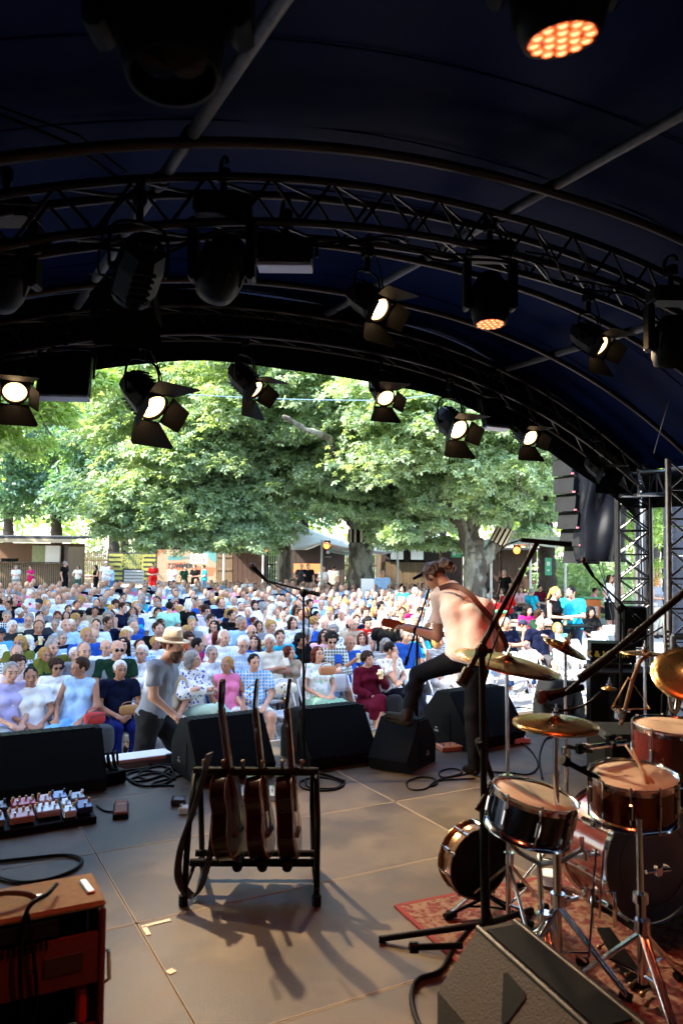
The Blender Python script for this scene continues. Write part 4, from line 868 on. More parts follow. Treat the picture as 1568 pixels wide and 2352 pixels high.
# bags and small things of the front row
def bag(name, label, px, py, v, col, dims, cat='bag', rot=0):
    p = V_(px, py, v); t = thing(name, label, cat, p, rot)
    q = MB(); q.box((0, 0, 0), dims, ch=min(dims) * .3); bo = q.obj('body', M('bag_' + label.split()[0], col, .7, bump=.3), t); md = bo.modifiers.new('s', 'SUBSURF'); md.levels = md.render_levels = 2
    q = MB(); q.tube(spline([(-dims[0] * .4, 0, dims[2] * .4), (-dims[0] * .3, -.02, dims[2] * .7), (0, -.03, dims[2] * .8), (dims[0] * .3, -.02, dims[2] * .7), (dims[0] * .4, 0, dims[2] * .4)], 4), .006, 5); q.obj('strap', M('strap_' + label.split()[0], tuple(c * .7 for c in col), .7), t)
bag('handbag', 'red handbag on the lap of the woman in pale blue tank top', 218, 1650, 9.12, (.45, .03, .03), (.24, .1, .15))
bag('belt_pouch', 'brown leather pouch on the lap of the man in navy t-shirt', 298, 1630, 9.2, (.36, .17, .06), (.24, .09, .12))
bag('shoulder_bag', 'tan leather shoulder bag on the woman in flowered mint dress', 752, 1540, 9.25, (.42, .17, .07), (.26, .1, .13))
bag('tote_bag', 'cream canvas bag lying on the empty front row chair', 655, 1580, 9.4, (.62, .58, .5), (.32, .2, .16))
bag('backpack', 'black backpack on the ground in front of the front row', 228, 1698, 8.9, (.02, .025, .03), (.34, .2, .34))
bag('rucksack', 'dark small rucksack beside the front row chair near burgundy dress', 905, 1620, 9.0, (.012, .012, .014), (.26, .18, .3))

# ---- people standing in and behind the audience
def stand(px, pyhead, dist, t, label, top, leg, hair, hc, face=0.0, mat='cloth', glass=None, hat=None, hatcol=(.5, .5, .5), cup=False, scale=None, group='people standing', off=True):
    p = D_(px, pyhead, dist); T = TM[t]; hz = p.z; s_ = scale or max(.88, min(1.08, hz / (1.755 if t[2] == 'm' else 1.755)))
    return person(T, label, (p.x, p.y), YAW + face, CN[top], leg, hair, HC[hc], (.06, .05, .05), glass, hat, hatcol, group, mat, cup, None, s_)
BL = (.03, .05, .12); DK = (.015, .015, .018); WH = (.65, .65, .65)
stand(278, 1408, 15.5, 's_f', 'woman standing in the crowd in sleeveless navy dress with short brown hair', 'navy', (.012, .02, .06), 'short', 'brown', 1.2)
stand(388, 1396, 15.8, 's_m', 'man seen from behind standing in the crowd in light turquoise shirt', 'mint', BL, 'short', 'dark', 3.0)
stand(432, 1404, 16.2, 's_f2', 'woman with white hair and black top standing with her hand on her hip', 'black', DK, 'bob', 'white', 2.6)
stand(622, 1396, 15.5, 's_f', 'tall woman with long white hair in loose white blouse standing among the seats', 'white', WH, 'long', 'white', 1.3)
stand(788, 1400, 14.5, 's_m', 'man in plaid cream shirt with a black shoulder strap walking between rows', 'cream', (.4, .38, .33), 'short', 'white', -.9, 'cloth_checked')
stand(886, 1420, 13.2, 's_m', 'man in black polo shirt and jeans standing with his back to the stage', 'black', (.02, .04, .13), 'short', 'grey', 3.1)
stand(372, 1345, 25, 's_m', 'man in pale shirt with grey hair standing mid crowd', 'white', BL, 'receding', 'grey', 1.4)
stand(568, 1327, 29, 's_m', 'bald man in white shirt standing behind the last rows', 'white', BL, 'ring', 'grey', .5)
stand(952, 1346, 21, 's_m', 'man with white hair in light pink shirt standing near the trees', 'pale pink', (.3, .3, .32), 'short', 'white', .8)
stand(990, 1370, 18, 's_f2', 'person in mint green top standing beside the pink shirt', 'mint', DK, 'bob', 'brown', .2)
stand(926, 1358, 24, 's_f2', 'woman in striped teal top standing near the fat tree trunk', 'turquoise', BL, 'bob', 'dark', -.6)
stand(878, 1306, 29, 's_m', 'tall grey haired man in light blue shirt holding a drink beside the white board', 'pale blue', (.3, .35, .42), 'short', 'grey', .1, glass='g')
# back area, by the left kiosk
stand(38, 1298, 43, 's_m2', 'man in pale yellow checked shirt shading his eyes before the timber kiosk', 'cream', (.3, .3, .3), 'short', 'grey', .4, 'cloth_checked')
stand(72, 1298, 43, 's_f2', 'woman in pink top before the timber kiosk', 'magenta', (.5, .04, .1), 'bun', 'brown', -.3)
stand(150, 1287, 40, 's_m', 'man in black t-shirt walking past the timber kiosk corner', 'black', DK, 'short', 'grey', 1.3)
stand(180, 1298, 44, 's_f2', 'woman in cream blouse between the kiosk and the banners', 'cream', (.1, .15, .12), 'bob', 'brown', .3)
stand(222, 1296, 41, 's_f', 'woman with long black hair in black sleeveless dress', 'black', DK, 'long', 'dark', -.9)
stand(244, 1288, 42, 's_m', 'white haired man in white shirt in front of the black and yellow banner', 'white', WH, 'short', 'white', .4)
stand(258, 1298, 41.5, 's_f2', 'woman in pale blue shirt and jeans skirt beside the white haired man', 'pale blue', (.1, .2, .35), 'short', 'blond', -1.2)
stand(396, 1296, 41, 's_m2', 'man in white striped shirt in front of the peach poster wall', 'white', BL, 'short', 'grey', -.3)
stand(424, 1298, 40.5, 's_f2', 'woman in dark green dress at the standing table', 'dark green', (.02, .06, .05), 'bob', 'dark', .8)
stand(449, 1296, 41, 's_m2', 'man in black t-shirt at the standing table', 'black', DK, 'short', 'dark', -.2)
stand(470, 1296, 41.5, 's_m2', 'bearded man in teal patterned shirt at the standing table', 'turquoise', (.2, .3, .4), 'short', 'brown', -1.1)
stand(353, 1292, 42.5, 's_m2', 'person in red top standing against the peach poster', 'red', (.5, .04, .04), 'short', 'dark', 0)
# beneath the tent in the middle
stand(742, 1297, 35, 's_f', 'woman in white flowered shirt taking a photo under the tent', 'white', WH, 'bun', 'brown', 0, 'cloth_flowered')
stand(766, 1296, 37, 's_m', 'person in white top and dark trousers under the tent', 'cream', DK, 'short', 'brown', 2.6)
stand(708, 1290, 39, 's_m', 'bar worker in black under the tent', 'black', DK, 'short', 'dark', 0)
stand(692, 1292, 39, 's_f2', 'second bar worker in dark clothes behind the tent counter', 'dark grey', DK, 'bun', 'dark', .3)
# right area
stand(1271, 1343, 16.8, 's_f', 'blond woman in black tank top and blue trousers leaning on the high table', 'black', (.02, .03, .22), 'tail', 'blond', .8)
stand(1313, 1330, 17, 's_m2', 'man with glasses in teal t-shirt and denim shorts leaning on the high table', 'turquoise', (.06, .09, .14), 'short', 'dark', -.7, glass='g')
stand(1158, 1284, 31, 's_m', 'man in black shirt and pale trousers standing between the beer tables', 'black', (.5, .48, .42), 'short', 'grey', -.9)
stand(1397, 1296, 26, 's_f2', 'woman with long brown hair in white top and black skirt near the orange bins', 'white', DK, 'long', 'brown', .9)
stand(1412, 1296, 26.5, 's_f', 'woman in white top standing behind the one in black skirt', 'cream', (.3, .1, .08), 'long', 'brown', -.5)
stand(1506, 1292, 24, 's_f', 'woman in wide beige trousers by the far fence at the right', 'grey', (.5, .46, .4), 'long', 'blond', .6)
print('crowd', len(PEOPLE), len(CHAIRS), round(time.time() - _t, 1))
# ================================================================ trees
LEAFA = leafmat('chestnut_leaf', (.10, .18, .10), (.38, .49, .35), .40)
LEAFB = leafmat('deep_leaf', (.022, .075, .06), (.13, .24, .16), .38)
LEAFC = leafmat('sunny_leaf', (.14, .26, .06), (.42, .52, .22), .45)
def leaf_tmpl(n=6, L=1.0, w=.21, spread=2.5):
    V = []; Q = []
    for i in range(n):
        a = (i - (n - 1) / 2) * spread / (n - 1) * 2; s_ = L * (1 - .22 * abs(i - (n - 1) / 2) / (n / 2)); d = np.array([sin(a), cos(a), 0]); e = np.array([cos(a), -sin(a), 0])
        k = len(V); V += [d * .04, d * s_ * .62 + e * w * s_ - np.array([0, 0, .05]), d * s_ + np.array([0, 0, -.26 * s_]), d * s_ * .62 - e * w * s_ - np.array([0, 0, .05])]; Q.append([k, k + 1, k + 2, k + 3])
    return np.array(V), np.array(Q)
LT6 = leaf_tmpl(5, 1.0, .24, 2.3); LT1 = (np.array([[0, 0, 0], [.35, .5, -.05], [0, 1, -.2], [-.35, .5, -.05]]), np.array([[0, 1, 2, 3]]))
LT3 = leaf_tmpl(3, 1.0, .28, 1.3)
def leaves(cent, out, size, tmpl, rg, tiltup=.75):
    n = len(cent); V, Q = tmpl
    nrm_ = out * (1 - tiltup) + np.array([0, 0, tiltup]) + rg.normal(0, .38, (n, 3)); nrm_ /= np.linalg.norm(nrm_, axis=1)[:, None]
    t = out + rg.normal(0, .55, (n, 3)) + np.array([0, 0, -.25]); t -= nrm_ * (t * nrm_).sum(1)[:, None]; t /= np.linalg.norm(t, axis=1)[:, None] + 1e-9; s_ = np.cross(t, nrm_)
    sz = size * rg.uniform(.7, 1.25, n); P = cent[:, None, :] + (V[None, :, 0:1] * s_[:, None, :] + V[None, :, 1:2] * t[:, None, :] + V[None, :, 2:3] * nrm_[:, None, :]) * sz[:, None, None]
    return P.reshape(-1, 3), (Q[None] + (np.arange(n) * len(V))[:, None, None]).reshape(-1, Q.shape[1])
def sprays(C, rad, ns, nl, size, tmpl, rg, flat=.32, sr=1.1, front=None, lo=-1.0, fill=.25):
    """ns flattened leaf sprays over the shell of an ellipsoid, nl leaves each"""
    out = []; 
    d = rg.normal(0, 1, (ns * 4, 3)); d /= np.linalg.norm(d, axis=1)[:, None]; d = d[d[:, 2] > lo][:ns]
    if front is not None:
        f = np.array([front.x, front.y, 0]); d2 = d.copy(); m = (d @ f) < -.25; d2[m] -= 2 * f * (d[m] @ f)[:, None]; d = np.where((rg.random(len(d)) < .8)[:, None], d2, d)
    r = rg.uniform(.72, 1.04, len(d)); r[rg.random(len(d)) < fill] *= .7; c = np.array(C) + d * np.array(rad) * r[:, None]
    cs = np.repeat(c, nl, 0); dd = np.repeat(d, nl, 0); q = rg.normal(0, 1, (len(cs), 3)); q /= np.linalg.norm(q, axis=1)[:, None]; q *= rg.random(len(cs))[:, None] ** .45
    srr = np.repeat(rg.uniform(.6, 1.3, len(d)), nl)[:, None] * sr; off = q * srr * np.array([1, 1, flat]); rr = np.linalg.norm(off[:, :2], axis=1)
    off[:, 2] -= .22 * rr ** 2 / sr + .35 * (off * dd).sum(1).clip(0)
    o = dd * .6 + q * .7; o[:, 2] *= .4; o /= np.linalg.norm(o, axis=1)[:, None] + 1e-9
    return cs + off, o, size
def limb(b, pts, r0, r1, n=18, wob=.025, rg=random.Random(3)):
    P = spline(pts, 14 if r0 > .3 else 7); K = len(P); P = [p + Vector((rg.uniform(-wob, wob), rg.uniform(-wob, wob), 0)) for p in P]; b.tube(P, r0, n, rr=[(r0 + (r1 - r0) * (i / (K - 1))) * (1 + .08 * sin(i * 1.7)) for i in range(K)])
def tree(label, base, limbs, crowns, leafm, size, tmpl=LT6, barkm=BARK, name='chestnut_tree', seed=1, group='trees round the audience'):
    rg = np.random.default_rng(seed); t = thing(name, label, 'tree', base, 0, group=group)
    b = MB()
    for (pts, r0, r1) in limbs: limb(b, pts, r0, r1)
    tk = b.obj('trunk', barkm, t, world=True)
    if barkm is BARK: md = tk.modifiers.new('ridges', 'DISPLACE'); md.texture = RIDGE; md.strength = .13; md.mid_level = .5
    Vs = []; Qs = []; off = 0
    for (C, rad, ns, nl, kw) in crowns:
        if tmpl is LT6 and size > .2: nl = int(nl * 1.75)
        c, o, s_ = sprays(C, rad, ns, nl, size, tmpl, rg, **kw); V, Q = leaves(c, o, s_ * (.66 if tmpl is LT6 and size > .2 else 1), tmpl, rg); Vs.append(V); Qs.append(Q + off); off += len(V)
    V = np.concatenate(Vs) - np.array(t.matrix_world.translation); me = npmesh('crown', V, np.concatenate(Qs), leafm, smooth=False); c = inst('crown', me, t); c['kind'] = 'stuff'; return t
TOCAM = -FWD
RIDGE = bpy.data.textures.new('ridges', 'CLOUDS'); RIDGE.noise_scale = .22; RIDGE.noise_depth = 3
def GP(px, d): p = D_(px, 1300, d); return Vector((p.x, p.y, 0))
def DP(px, py, d): return D_(px, py, d)
dA, dB, dC, dD = 33, 30, 25, 30
# A: wide left chestnut
tree('broad chestnut tree with a leaf-covered trunk left of the big trunk with the slatted belt', GP(650, dA), [([GP(650, dA), DP(652, 1250, dA), DP(645, 1170, dA), DP(640, 1050, dA)], .34, .2), ([DP(648, 1190, dA), DP(590, 1130, dA - 1), DP(500, 1060, dA - 3)], .2, .06), ([DP(645, 1150, dA), DP(720, 1080, dA - 1), DP(760, 1000, dA - 3)], .2, .06), ([DP(650, 1200, dA), DP(560, 1170, dA - 2), DP(400, 1120, dA - 5)], .16, .04)],
     [(DP(570, 1000, dA - 2), (5.2, 5.0, 2.9), 150, 60, dict(front=TOCAM, sr=1.15)), (DP(430, 1050, dA - 5), (3.6, 3.2, 2.4), 90, 60, dict(front=TOCAM, sr=1.0)), (DP(490, 1125, dA - 4), (3.8, 2.6, 1.1), 55, 60, dict(sr=.9)), (DP(500, 880, dA - 3), (5.5, 4.5, 2.4), 110, 60, dict(front=TOCAM, sr=1.2)), (DP(640, 1215, dA - .5), (1.0, 1.0, .9), 10, 50, dict(sr=.5))] + [(DP(x, y, dA - 6), (1.3, 1.1, .5), 9, 45, dict(sr=.6)) for x, y in ((290, 1150), (350, 1185), (410, 1165), (470, 1195), (540, 1200), (600, 1175), (560, 1140), (660, 1130), (280, 1195), (315, 1215), (385, 1210), (445, 1220), (505, 1225), (570, 1222), (610, 1205))], LEAFA, .27, seed=1)
# B: central big trunk
tree('big old chestnut tree with a thick ridged trunk wearing a slatted belt', GP(828, dB), [([GP(828, dB), DP(828, 1270, dB), DP(830, 1210, dB)], .52, .44), ([DP(832, 1235, dB), DP(800, 1180, dB), DP(770, 1100, dB), DP(740, 1000, dB)], .27, .14), ([DP(832, 1235, dB), DP(850, 1170, dB), DP(880, 1100, dB), DP(900, 1000, dB)], .29, .14), ([DP(765, 1090, dB), DP(760, 1015, dB - 7), DP(700, 985, dB - 8.5), DP(650, 955, dB - 9)], .13, .04), ([DP(890, 1080, dB), DP(960, 1080, dB - 3), DP(1010, 1100, dB - 4)], .15, .05)],
     [(DP(830, 995, dB - 1), (5.2, 4.8, 2.8), 170, 60, dict(front=TOCAM, sr=1.15)), (DP(760, 860, dB - 3), (5.5, 4.5, 2.6), 120, 60, dict(front=TOCAM, sr=1.15)), (DP(880, 1135, dB - 2.5), (2.6, 2.2, 1.0), 45, 55, dict(sr=.85))] + [(DP(x, y, dB - 4), (1.1, 1.0, .45), 7, 45, dict(sr=.55)) for x, y in ((770, 1140), (880, 1175), (930, 1200), (975, 1165), (905, 1218), (960, 1215), (1000, 1225))], LEAFA, .26, seed=2)
# C: forked right tree
tree('forked chestnut tree with pale peeling bark and a slatted belt round its outer limb', GP(1088, dC), [([GP(1092, dC), DP(1090, 1310, dC), DP(1085, 1240, dC)], .35, .34), ([DP(1082, 1275, dC), DP(1060, 1215, dC), DP(1030, 1165, dC), DP(985, 1135, dC)], .27, .12), ([DP(1085, 1245, dC), DP(1085, 1180, dC), DP(1080, 1100, dC), DP(1060, 1000, dC)], .22, .12), ([DP(1098, 1310, dC), DP(1130, 1260, dC), DP(1160, 1215, dC), DP(1180, 1140, dC), DP(1195, 1050, dC)], .24, .15), ([DP(1170, 1180, dC), DP(1215, 1110, dC), DP(1260, 1060, dC)], .12, .05)],
     [(DP(1060, 990, dC - 1), (4.0, 3.8, 2.1), 120, 55, dict(front=TOCAM, sr=1.0)), (DP(1190, 1050, dC + 1), (3.0, 3.2, 1.3), 50, 50, dict(sr=.85)), (DP(1000, 880, dC - 1), (4.0, 3.6, 2.2), 80, 55, dict(front=TOCAM, sr=1.0)), (DP(1060, 1120, dC - 1), (1.8, 1.6, .6), 18, 45, dict(sr=.7))] + [(DP(x, y, dC - 1.5), (.8, .8, .35), 6, 40, dict(sr=.45)) for x, y in ((985, 1180), (1110, 1165), (1235, 1165), (1255, 1200), (955, 1205))], LEAFA, .24, seed=3)
tree('chestnut tree with a dark trunk behind the high table carrying a green exit sign', GP(1256, dD), [([GP(1256, dD), DP(1255, 1280, dD), DP(1250, 1200, dD), DP(1240, 1080, dD)], .36, .24), ([DP(1252, 1190, dD), DP(1290, 1130, dD), DP(1330, 1080, dD)], .14, .06), ([DP(1250, 1180, dD), DP(1225, 1110, dD - 1), DP(1180, 1060, dD - 2)], .12, .05)],
     [(DP(1290, 985, dD + 1), (4.4, 4.0, 2.4), 90, 50, dict(front=TOCAM, sr=1.0)), (DP(1400, 1060, dD + 1), (3.5, 3.0, 2.6), 60, 50, dict(sr=1.0))], LEAFA, .26, barkm=BARKD, seed=4)
# tree at the far right, beyond the tower
tree('bright green tree seen between the black tower and the silver ladder truss', GP(1540, 27), [([GP(1540, 27), DP(1535, 1200, 27), DP(1530, 1050, 27)], .3, .2)], [(DP(1500, 1110, 26), (3.0, 2.6, 2.6), 90, 50, dict(sr=.9))], LEAFC, .24, seed=5)
# near branch top-left
tree('young bright-leaved tree leaning in at the picture edge beside the leftmost spotlight', GP(-260, 15), [([GP(-260, 15), DP(-230, 1200, 15), DP(-180, 1000, 15)], .16, .12), ([DP(-200, 1040, 15), DP(-60, 930, 14.5), DP(60, 930, 14), DP(120, 1000, 14)], .07, .015), ([DP(-190, 1000, 15), DP(0, 840, 14.5), DP(160, 800, 14), DP(240, 860, 14)], .07, .015)],
     [(DP(30, 950, 14), (.85, .7, .7), 34, 26, dict(sr=.38)), (DP(90, 905, 14), (.7, .5, .4), 18, 24, dict(sr=.35)), (DP(200, 870, 14), (.55, .45, .22), 16, 20, dict(sr=.3)), (DP(-120, 950, 15), (1.2, 1.2, 1.5), 40, 26, dict(sr=.4))], LEAFC, .16, seed=6, name='young_tree')
# trees outside the frame on the left that shade the seats (the wood goes on there)
for i, (x_, a_, r_) in enumerate(((-16, 16, 5.5), (-21, 26, 6.5), (-15, 7, 5), (-26, 36, 7), (-22, 10, 6.5), (-12, -2, 5))):
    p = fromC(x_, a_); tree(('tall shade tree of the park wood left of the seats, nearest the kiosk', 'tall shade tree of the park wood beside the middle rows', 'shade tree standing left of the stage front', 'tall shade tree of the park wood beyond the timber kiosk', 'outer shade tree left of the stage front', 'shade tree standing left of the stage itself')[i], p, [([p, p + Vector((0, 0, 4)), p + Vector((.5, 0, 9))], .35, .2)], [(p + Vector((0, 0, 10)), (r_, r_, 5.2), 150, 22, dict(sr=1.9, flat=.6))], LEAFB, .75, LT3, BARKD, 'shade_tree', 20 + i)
# dark wood behind the fence: single trees with trunks
for i, (px_, d_, tw, top) in enumerate(((262, 55, .42, 900), (288, 57, .3, 930), (130, 60, .5, 880), (20, 58, .45, 900), (372, 58, .5, 950), (404, 56, .4, 960), (440, 57, .42, 960), (505, 62, .35, 950), (700, 62, .4, 950), (912, 60, .35, 950), (1010, 42, .42, 1000), (1340, 48, .4, 960), (1500, 50, .4, 980), (1400, 60, .4, 960))):
    b0 = GP(px_, d_); r_ = 3.9 * d_ / 55
    labs_ = ['tall dark tree with a straight trunk beside the black and yellow banner', 'slimmer dark trunk tree just behind the first one over the banners', 'dark small-leaved tree right behind the timber kiosk', 'dark tree over the far end of the timber kiosk roof', 'tree with leaning trunk behind the peach poster', 'tree with bare trunk behind the peach poster, nearer the planks', 'bushy tree behind the plank gate', 'slim tree beyond the small cream tents', 'tree behind the big cream tent', 'tree behind the snack bar roof', 'tree with mossy trunk between the bar and the forked chestnut', 'tree behind the right-hand tent and orange bins', 'tree behind the far picket fence at the picture edge', 'tree seen past the hanging loudspeakers']
    far = [(DP(px_, 1050, d_), (r_, r_, 5.0 * d_ / 55), 60, 34, dict(front=TOCAM, sr=1.5, flat=.5, lo=-.9)), (DP(px_ + (-30 if i % 2 else 35), 1140, d_ - 1), (r_ * 1.2, r_, 1.6), 16, 30, dict(sr=1.3))]
    if i == 10: far = [(DP(px_, 1090, d_), (3, 3, 2.5), 30, 30, dict(front=TOCAM, sr=1.2))]
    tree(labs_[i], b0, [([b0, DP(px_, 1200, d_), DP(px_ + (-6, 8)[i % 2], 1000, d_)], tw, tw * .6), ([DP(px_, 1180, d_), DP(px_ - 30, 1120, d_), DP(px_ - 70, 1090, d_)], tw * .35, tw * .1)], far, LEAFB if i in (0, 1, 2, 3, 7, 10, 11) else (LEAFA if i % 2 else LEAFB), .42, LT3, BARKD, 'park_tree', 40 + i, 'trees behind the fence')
# sunlit wood far away: one mass
rg = np.random.default_rng(9); cs = []; os_ = []
for k in range(520):
    px_ = rg.uniform(-900, 2400); d_ = rg.uniform(75, 105); c = DP(px_, 1265 - rg.uniform(0, 1) ** .8 * 560, d_); cs.append(c)
c = np.repeat(np.array([tuple(q) for q in cs]), 60, 0) + rg.normal(0, 1, (520 * 60, 3)) * np.array([2.3, 2.3, 1.7]); o_ = rg.normal(0, 1, c.shape); o_ /= np.linalg.norm(o_, axis=1)[:, None]
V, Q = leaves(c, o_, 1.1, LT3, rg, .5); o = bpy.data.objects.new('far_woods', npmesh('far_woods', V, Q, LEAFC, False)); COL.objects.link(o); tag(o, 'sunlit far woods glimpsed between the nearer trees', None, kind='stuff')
# low undergrowth behind fence and at right
cs = [];
for k in range(260):
    if k < 150: px_ = rg.uniform(150, 1000); d_ = rg.uniform(56, 64); z_ = rg.uniform(.2, 2.8)
    else: px_ = rg.uniform(1270, 1420); d_ = rg.uniform(30, 46); z_ = rg.uniform(.2, 1.9)
    q = GP(px_, d_); q.z = z_; cs.append(tuple(q))
c = np.repeat(np.array(cs), 40, 0) + rg.normal(0, .5, (260 * 40, 3)); c[:, 2] = np.abs(c[:, 2]); o_ = rg.normal(0, 1, c.shape); o_ /= np.linalg.norm(o_, axis=1)[:, None]
V, Q = leaves(c, o_, .28, LT3, rg, .5); o = bpy.data.objects.new('undergrowth', npmesh('undergrowth', V, Q, LEAFA, False)); COL.objects.link(o); tag(o, 'green undergrowth behind the fences and the orange bins', None, kind='stuff')

# ---- belts on the trunks
def belt(label, c, axis, r, h, n, tiltm=None):
    T = TR(c) @ Vector(axis).to_track_quat('Z', 'Y').to_matrix().to_4x4(); t = thing('trunk_belt', label, 'tree guard', mtx=T, group='slatted belts on trunks')
    q = MB(); q.lathe([(r + .02, -h / 2), (r + .03, 0), (r + .02, h / 2)], None, 24); q.obj('band', DRAPE, t)
    for k in range(n):
        a = 2 * pi * k / n + .1; q = MB(); q.box((r * cos(a) * 1.07, r * sin(a) * 1.07, 0), (.04, .085, h * .95), RZ(a), .008); q.obj('slat', M('pale_slat', (.55, .46, .32), .7), t)
belt('slatted belt tied round the thick central trunk', DP(831, 1231, dB), (0, 0, 1), .50, .52, 14)
dl = DP(1170, 1190, dC) - DP(1135, 1255, dC)
belt('slatted belt tied round the leaning limb of the forked chestnut', DP(1151, 1232, dC), dl, .26, .62, 12)
q = MB(); pq = DP(996, 1137, dC - .5); q.box(pq, (.16, .12, .2), RZ(YAW), .02); q.cyl(pq + Vector((0, 0, -.25)), pq + Vector((0, 0, .3)), .02); q.box(pq + Vector((0, 0, -.22)), (.2, .12, .12), RZ(YAW), .02); tag(q.obj('tree_speaker', ALU), 'small white box light mounted on the left limb of the forked chestnut', 'lamp')

# ================================================================ kiosks, fence, banners, tents
def batten_wall(t, x0, x1, z0, z1, n, mat, y=0, name='slat', back=BLACK):
    q = MB(); q.box(((x0 + x1) / 2, y + .04, (z0 + z1) / 2), (x1 - x0, .03, z1 - z0)); q.obj('panel', back, t)
    q = MB(); w = (x1 - x0) / n
    for k in range(n): q.box((x0 + (k + .5) * w, y, (z0 + z1) / 2 + .01 * ((k * 7) % 3 - 1)), (w * .68, .03, (z1 - z0)))
    o = q.obj(name, mat, t); o['kind'] = 'stuff'
dK = 46; k0 = GP(-60, dK); m_ = dK / FPX          # metres per picture unit there
t = thing('timber_kiosk', 'open timber kiosk with thatch-edged roof and battened counter at the back of the ground', 'kiosk', GP(0, dK), YAW)
hz = lambda py, px=0: D_(px, py, dK).z
q = MB(); q.box((1.2, 1.4, hz(1232)), (6.4, 3.6, .16), RX(.03)); q.obj('roof', M('dark_roof_felt', (.03, .03, .035), .7), t)
q = MB(); q.box((1.2, -.42, hz(1241)), (6.3, .12, .22)); q.obj('thatch_edge', M('reed_edge', (.36, .29, .19), .9, scale=40, bump=.8), t)
batten_wall(t, -1.9, 3.95, 0, hz(1293), 46, WOODL)
q = MB(); q.box((1.0, .0, hz(1291)), (6.0, .5, .06)); q.obj('counter', WOODD, t)
q = MB(); q.box((1.0, 3.0, 1.4), (6.0, .06, 2.8)); q.obj('rear_wall', M('kiosk_inside_wood', (.09, .045, .02), .8), t)
for x in (-1.9, 3.95): q = MB(); q.box((x, -.2, 1.35), (.14, .14, 2.7)); q.obj('post', WOODD, t)
q = MB(); q.box((3.95, 1.5, 1.3), (.06, 2.8, 2.6)); q.obj('side_wall', WOODL, t)
q = MB(); q.box((1.55, 2.9, 2.0), (1.6, .08, 1.3)); q.obj('hatch', M('bright_hatch', (.22, .25, .13), .8), t)
q = MB(); q.box((2.2, 2.5, 1.9), (.9, .2, 1.5)); q.obj('white_cabinet', WHITE, t)
for x in (.2, .7, -.4): q = MB(); q.box((x, .3, hz(1291) + .12), (.4, .3, .2)); q.obj('till', BLACK, t)
# picket fence, behind kiosk and banners
dF = 52
t = thing('picket_fence', 'long timber picket fence behind the kiosk and banners', 'fence', GP(150, dF), YAW)
q = MB(); 
for k in range(96): q.box((k * .135, 0, 1.15 + .02 * ((k * 5) % 4)), (.075, .03, 2.0 + .04 * ((k * 3) % 5)))
o = q.obj('slat', WOODL, t); o['kind'] = 'stuff'
for z_ in (.6, 1.7): q = MB(); q.box((6.4, .05, z_), (12.9, .05, .1)); q.obj('rail', WOODL, t)
t = thing('picket_fence', 'dark tall slat fence under the trees behind the tents', 'fence', GP(520, 44), YAW)
q = MB()
for k in range(150): q.box((k * .13, 0, 1.2 + .03 * ((k * 5) % 4)), (.09, .03, 2.3))
o = q.obj('slat', WOODD, t); o['kind'] = 'stuff'; q = MB(); q.box((9.7, .05, 1.7), (19.5, .05, .1)); q.obj('rail', WOODD, t)
t = thing('picket_fence', 'picket fence far off at the picture edge behind the towers', 'fence', GP(1380, 40), YAW)
q = MB()
for k in range(60): q.box((k * .15, 0, 1.0 + .02 * ((k * 5) % 4)), (.08, .03, 1.9))
o = q.obj('slat', WOODL, t); o['kind'] = 'stuff'; q = MB(); q.box((4.4, .05, 1.5), (9, .05, .1)); q.obj('rail', WOODL, t)
# banners
dB_ = 46
def panel(name, label, cat, px0, px1, pyt, pyb, d, mat, th=.05):
    a = D_(px0, pyt, d); w = (px1 - px0) * d / FPX; h = (pyb - pyt) * d / FPX; t = thing(name, label, cat, Vector((a.x, a.y, a.z - h)), YAW); q = MB(); q.box((w / 2, th / 2, h / 2), (w, th, h)); q.obj('board', mat, t); return t, w, h
YEL = M('yellow_print', (.22, .22, .045), .7); INK = M('ink_black', (.02, .02, .02), .7)
t, w, h = panel('banner', 'black banner with yellow strips and stencil lettering on the fence', 'banner', 248, 362, 1268, 1336, dB_, M('banner_black', (.02, .022, .02), .8))
for i in range(6):
    for x_ in (.02, .68): q = MB(); q.box((w * (x_ + .145), -.006, h * (.9 - .155 * i)), (w * .28, .01, h * .09)); q.obj('strip', YEL, t)
q = MB(); q.box((w * .5, -.004, h * .7), (w * .3, .006, h * .5)); q.obj('print_ground', M('print_green', (.08, .11, .06), .8), t)
for i, tx in enumerate(('SCHLOSS', 'GARTEN', 'OPENAIR')): text_obj(tx, .34, YEL, t, TR((w * .5, -.012, h * (.80 - i * .17))) @ RX(pi / 2), 'lettering', 'CENTER', .012)
t, w, h = panel('poster_wall', 'peach poster wall with coloured shapes, lettering and a printed photograph', 'banner', 362, 497, 1262, 1336, dB_ - .4, M('peach_print', (.27, .19, .12), .8))
ORG = M('orange_print', (.36, .10, .045), .8); TEA = M('teal_print', (.07, .2, .19), .8)
def flat(t, poly, mat, y=-.004, name='print'): q = MB(); q._a([(x, y, z) for x, z in poly], [tuple(range(len(poly)))]); return q.obj(name, mat, t)
flat(t, [(0, h), (.35, h), (.0, h * .75)], ORG); flat(t, [(w * .75, h), (w, h), (w, h * .6), (w * .9, h * .7)], TEA); flat(t, [(w * .55, h * .15), (w * .95, h * .2), (w, h * .45), (w * .6, h * .5)], ORG)
flat(t, [(w * .18, h * .68), (w * .42, h * .68), (w * .42, h * .80), (w * .18, h * .80)], TEA, -.006); flat(t, [(w * .18, h * .36), (w * .48, h * .40), (w * .48, h * .62), (w * .18, h * .58)], ORG, -.006)
flat(t, [(w * .56, h * .58), (w * .85, h * .58), (w * .85, h * .88), (w * .56, h * .88)], M('cream_print', (.7, .65, .55), .8), -.006)
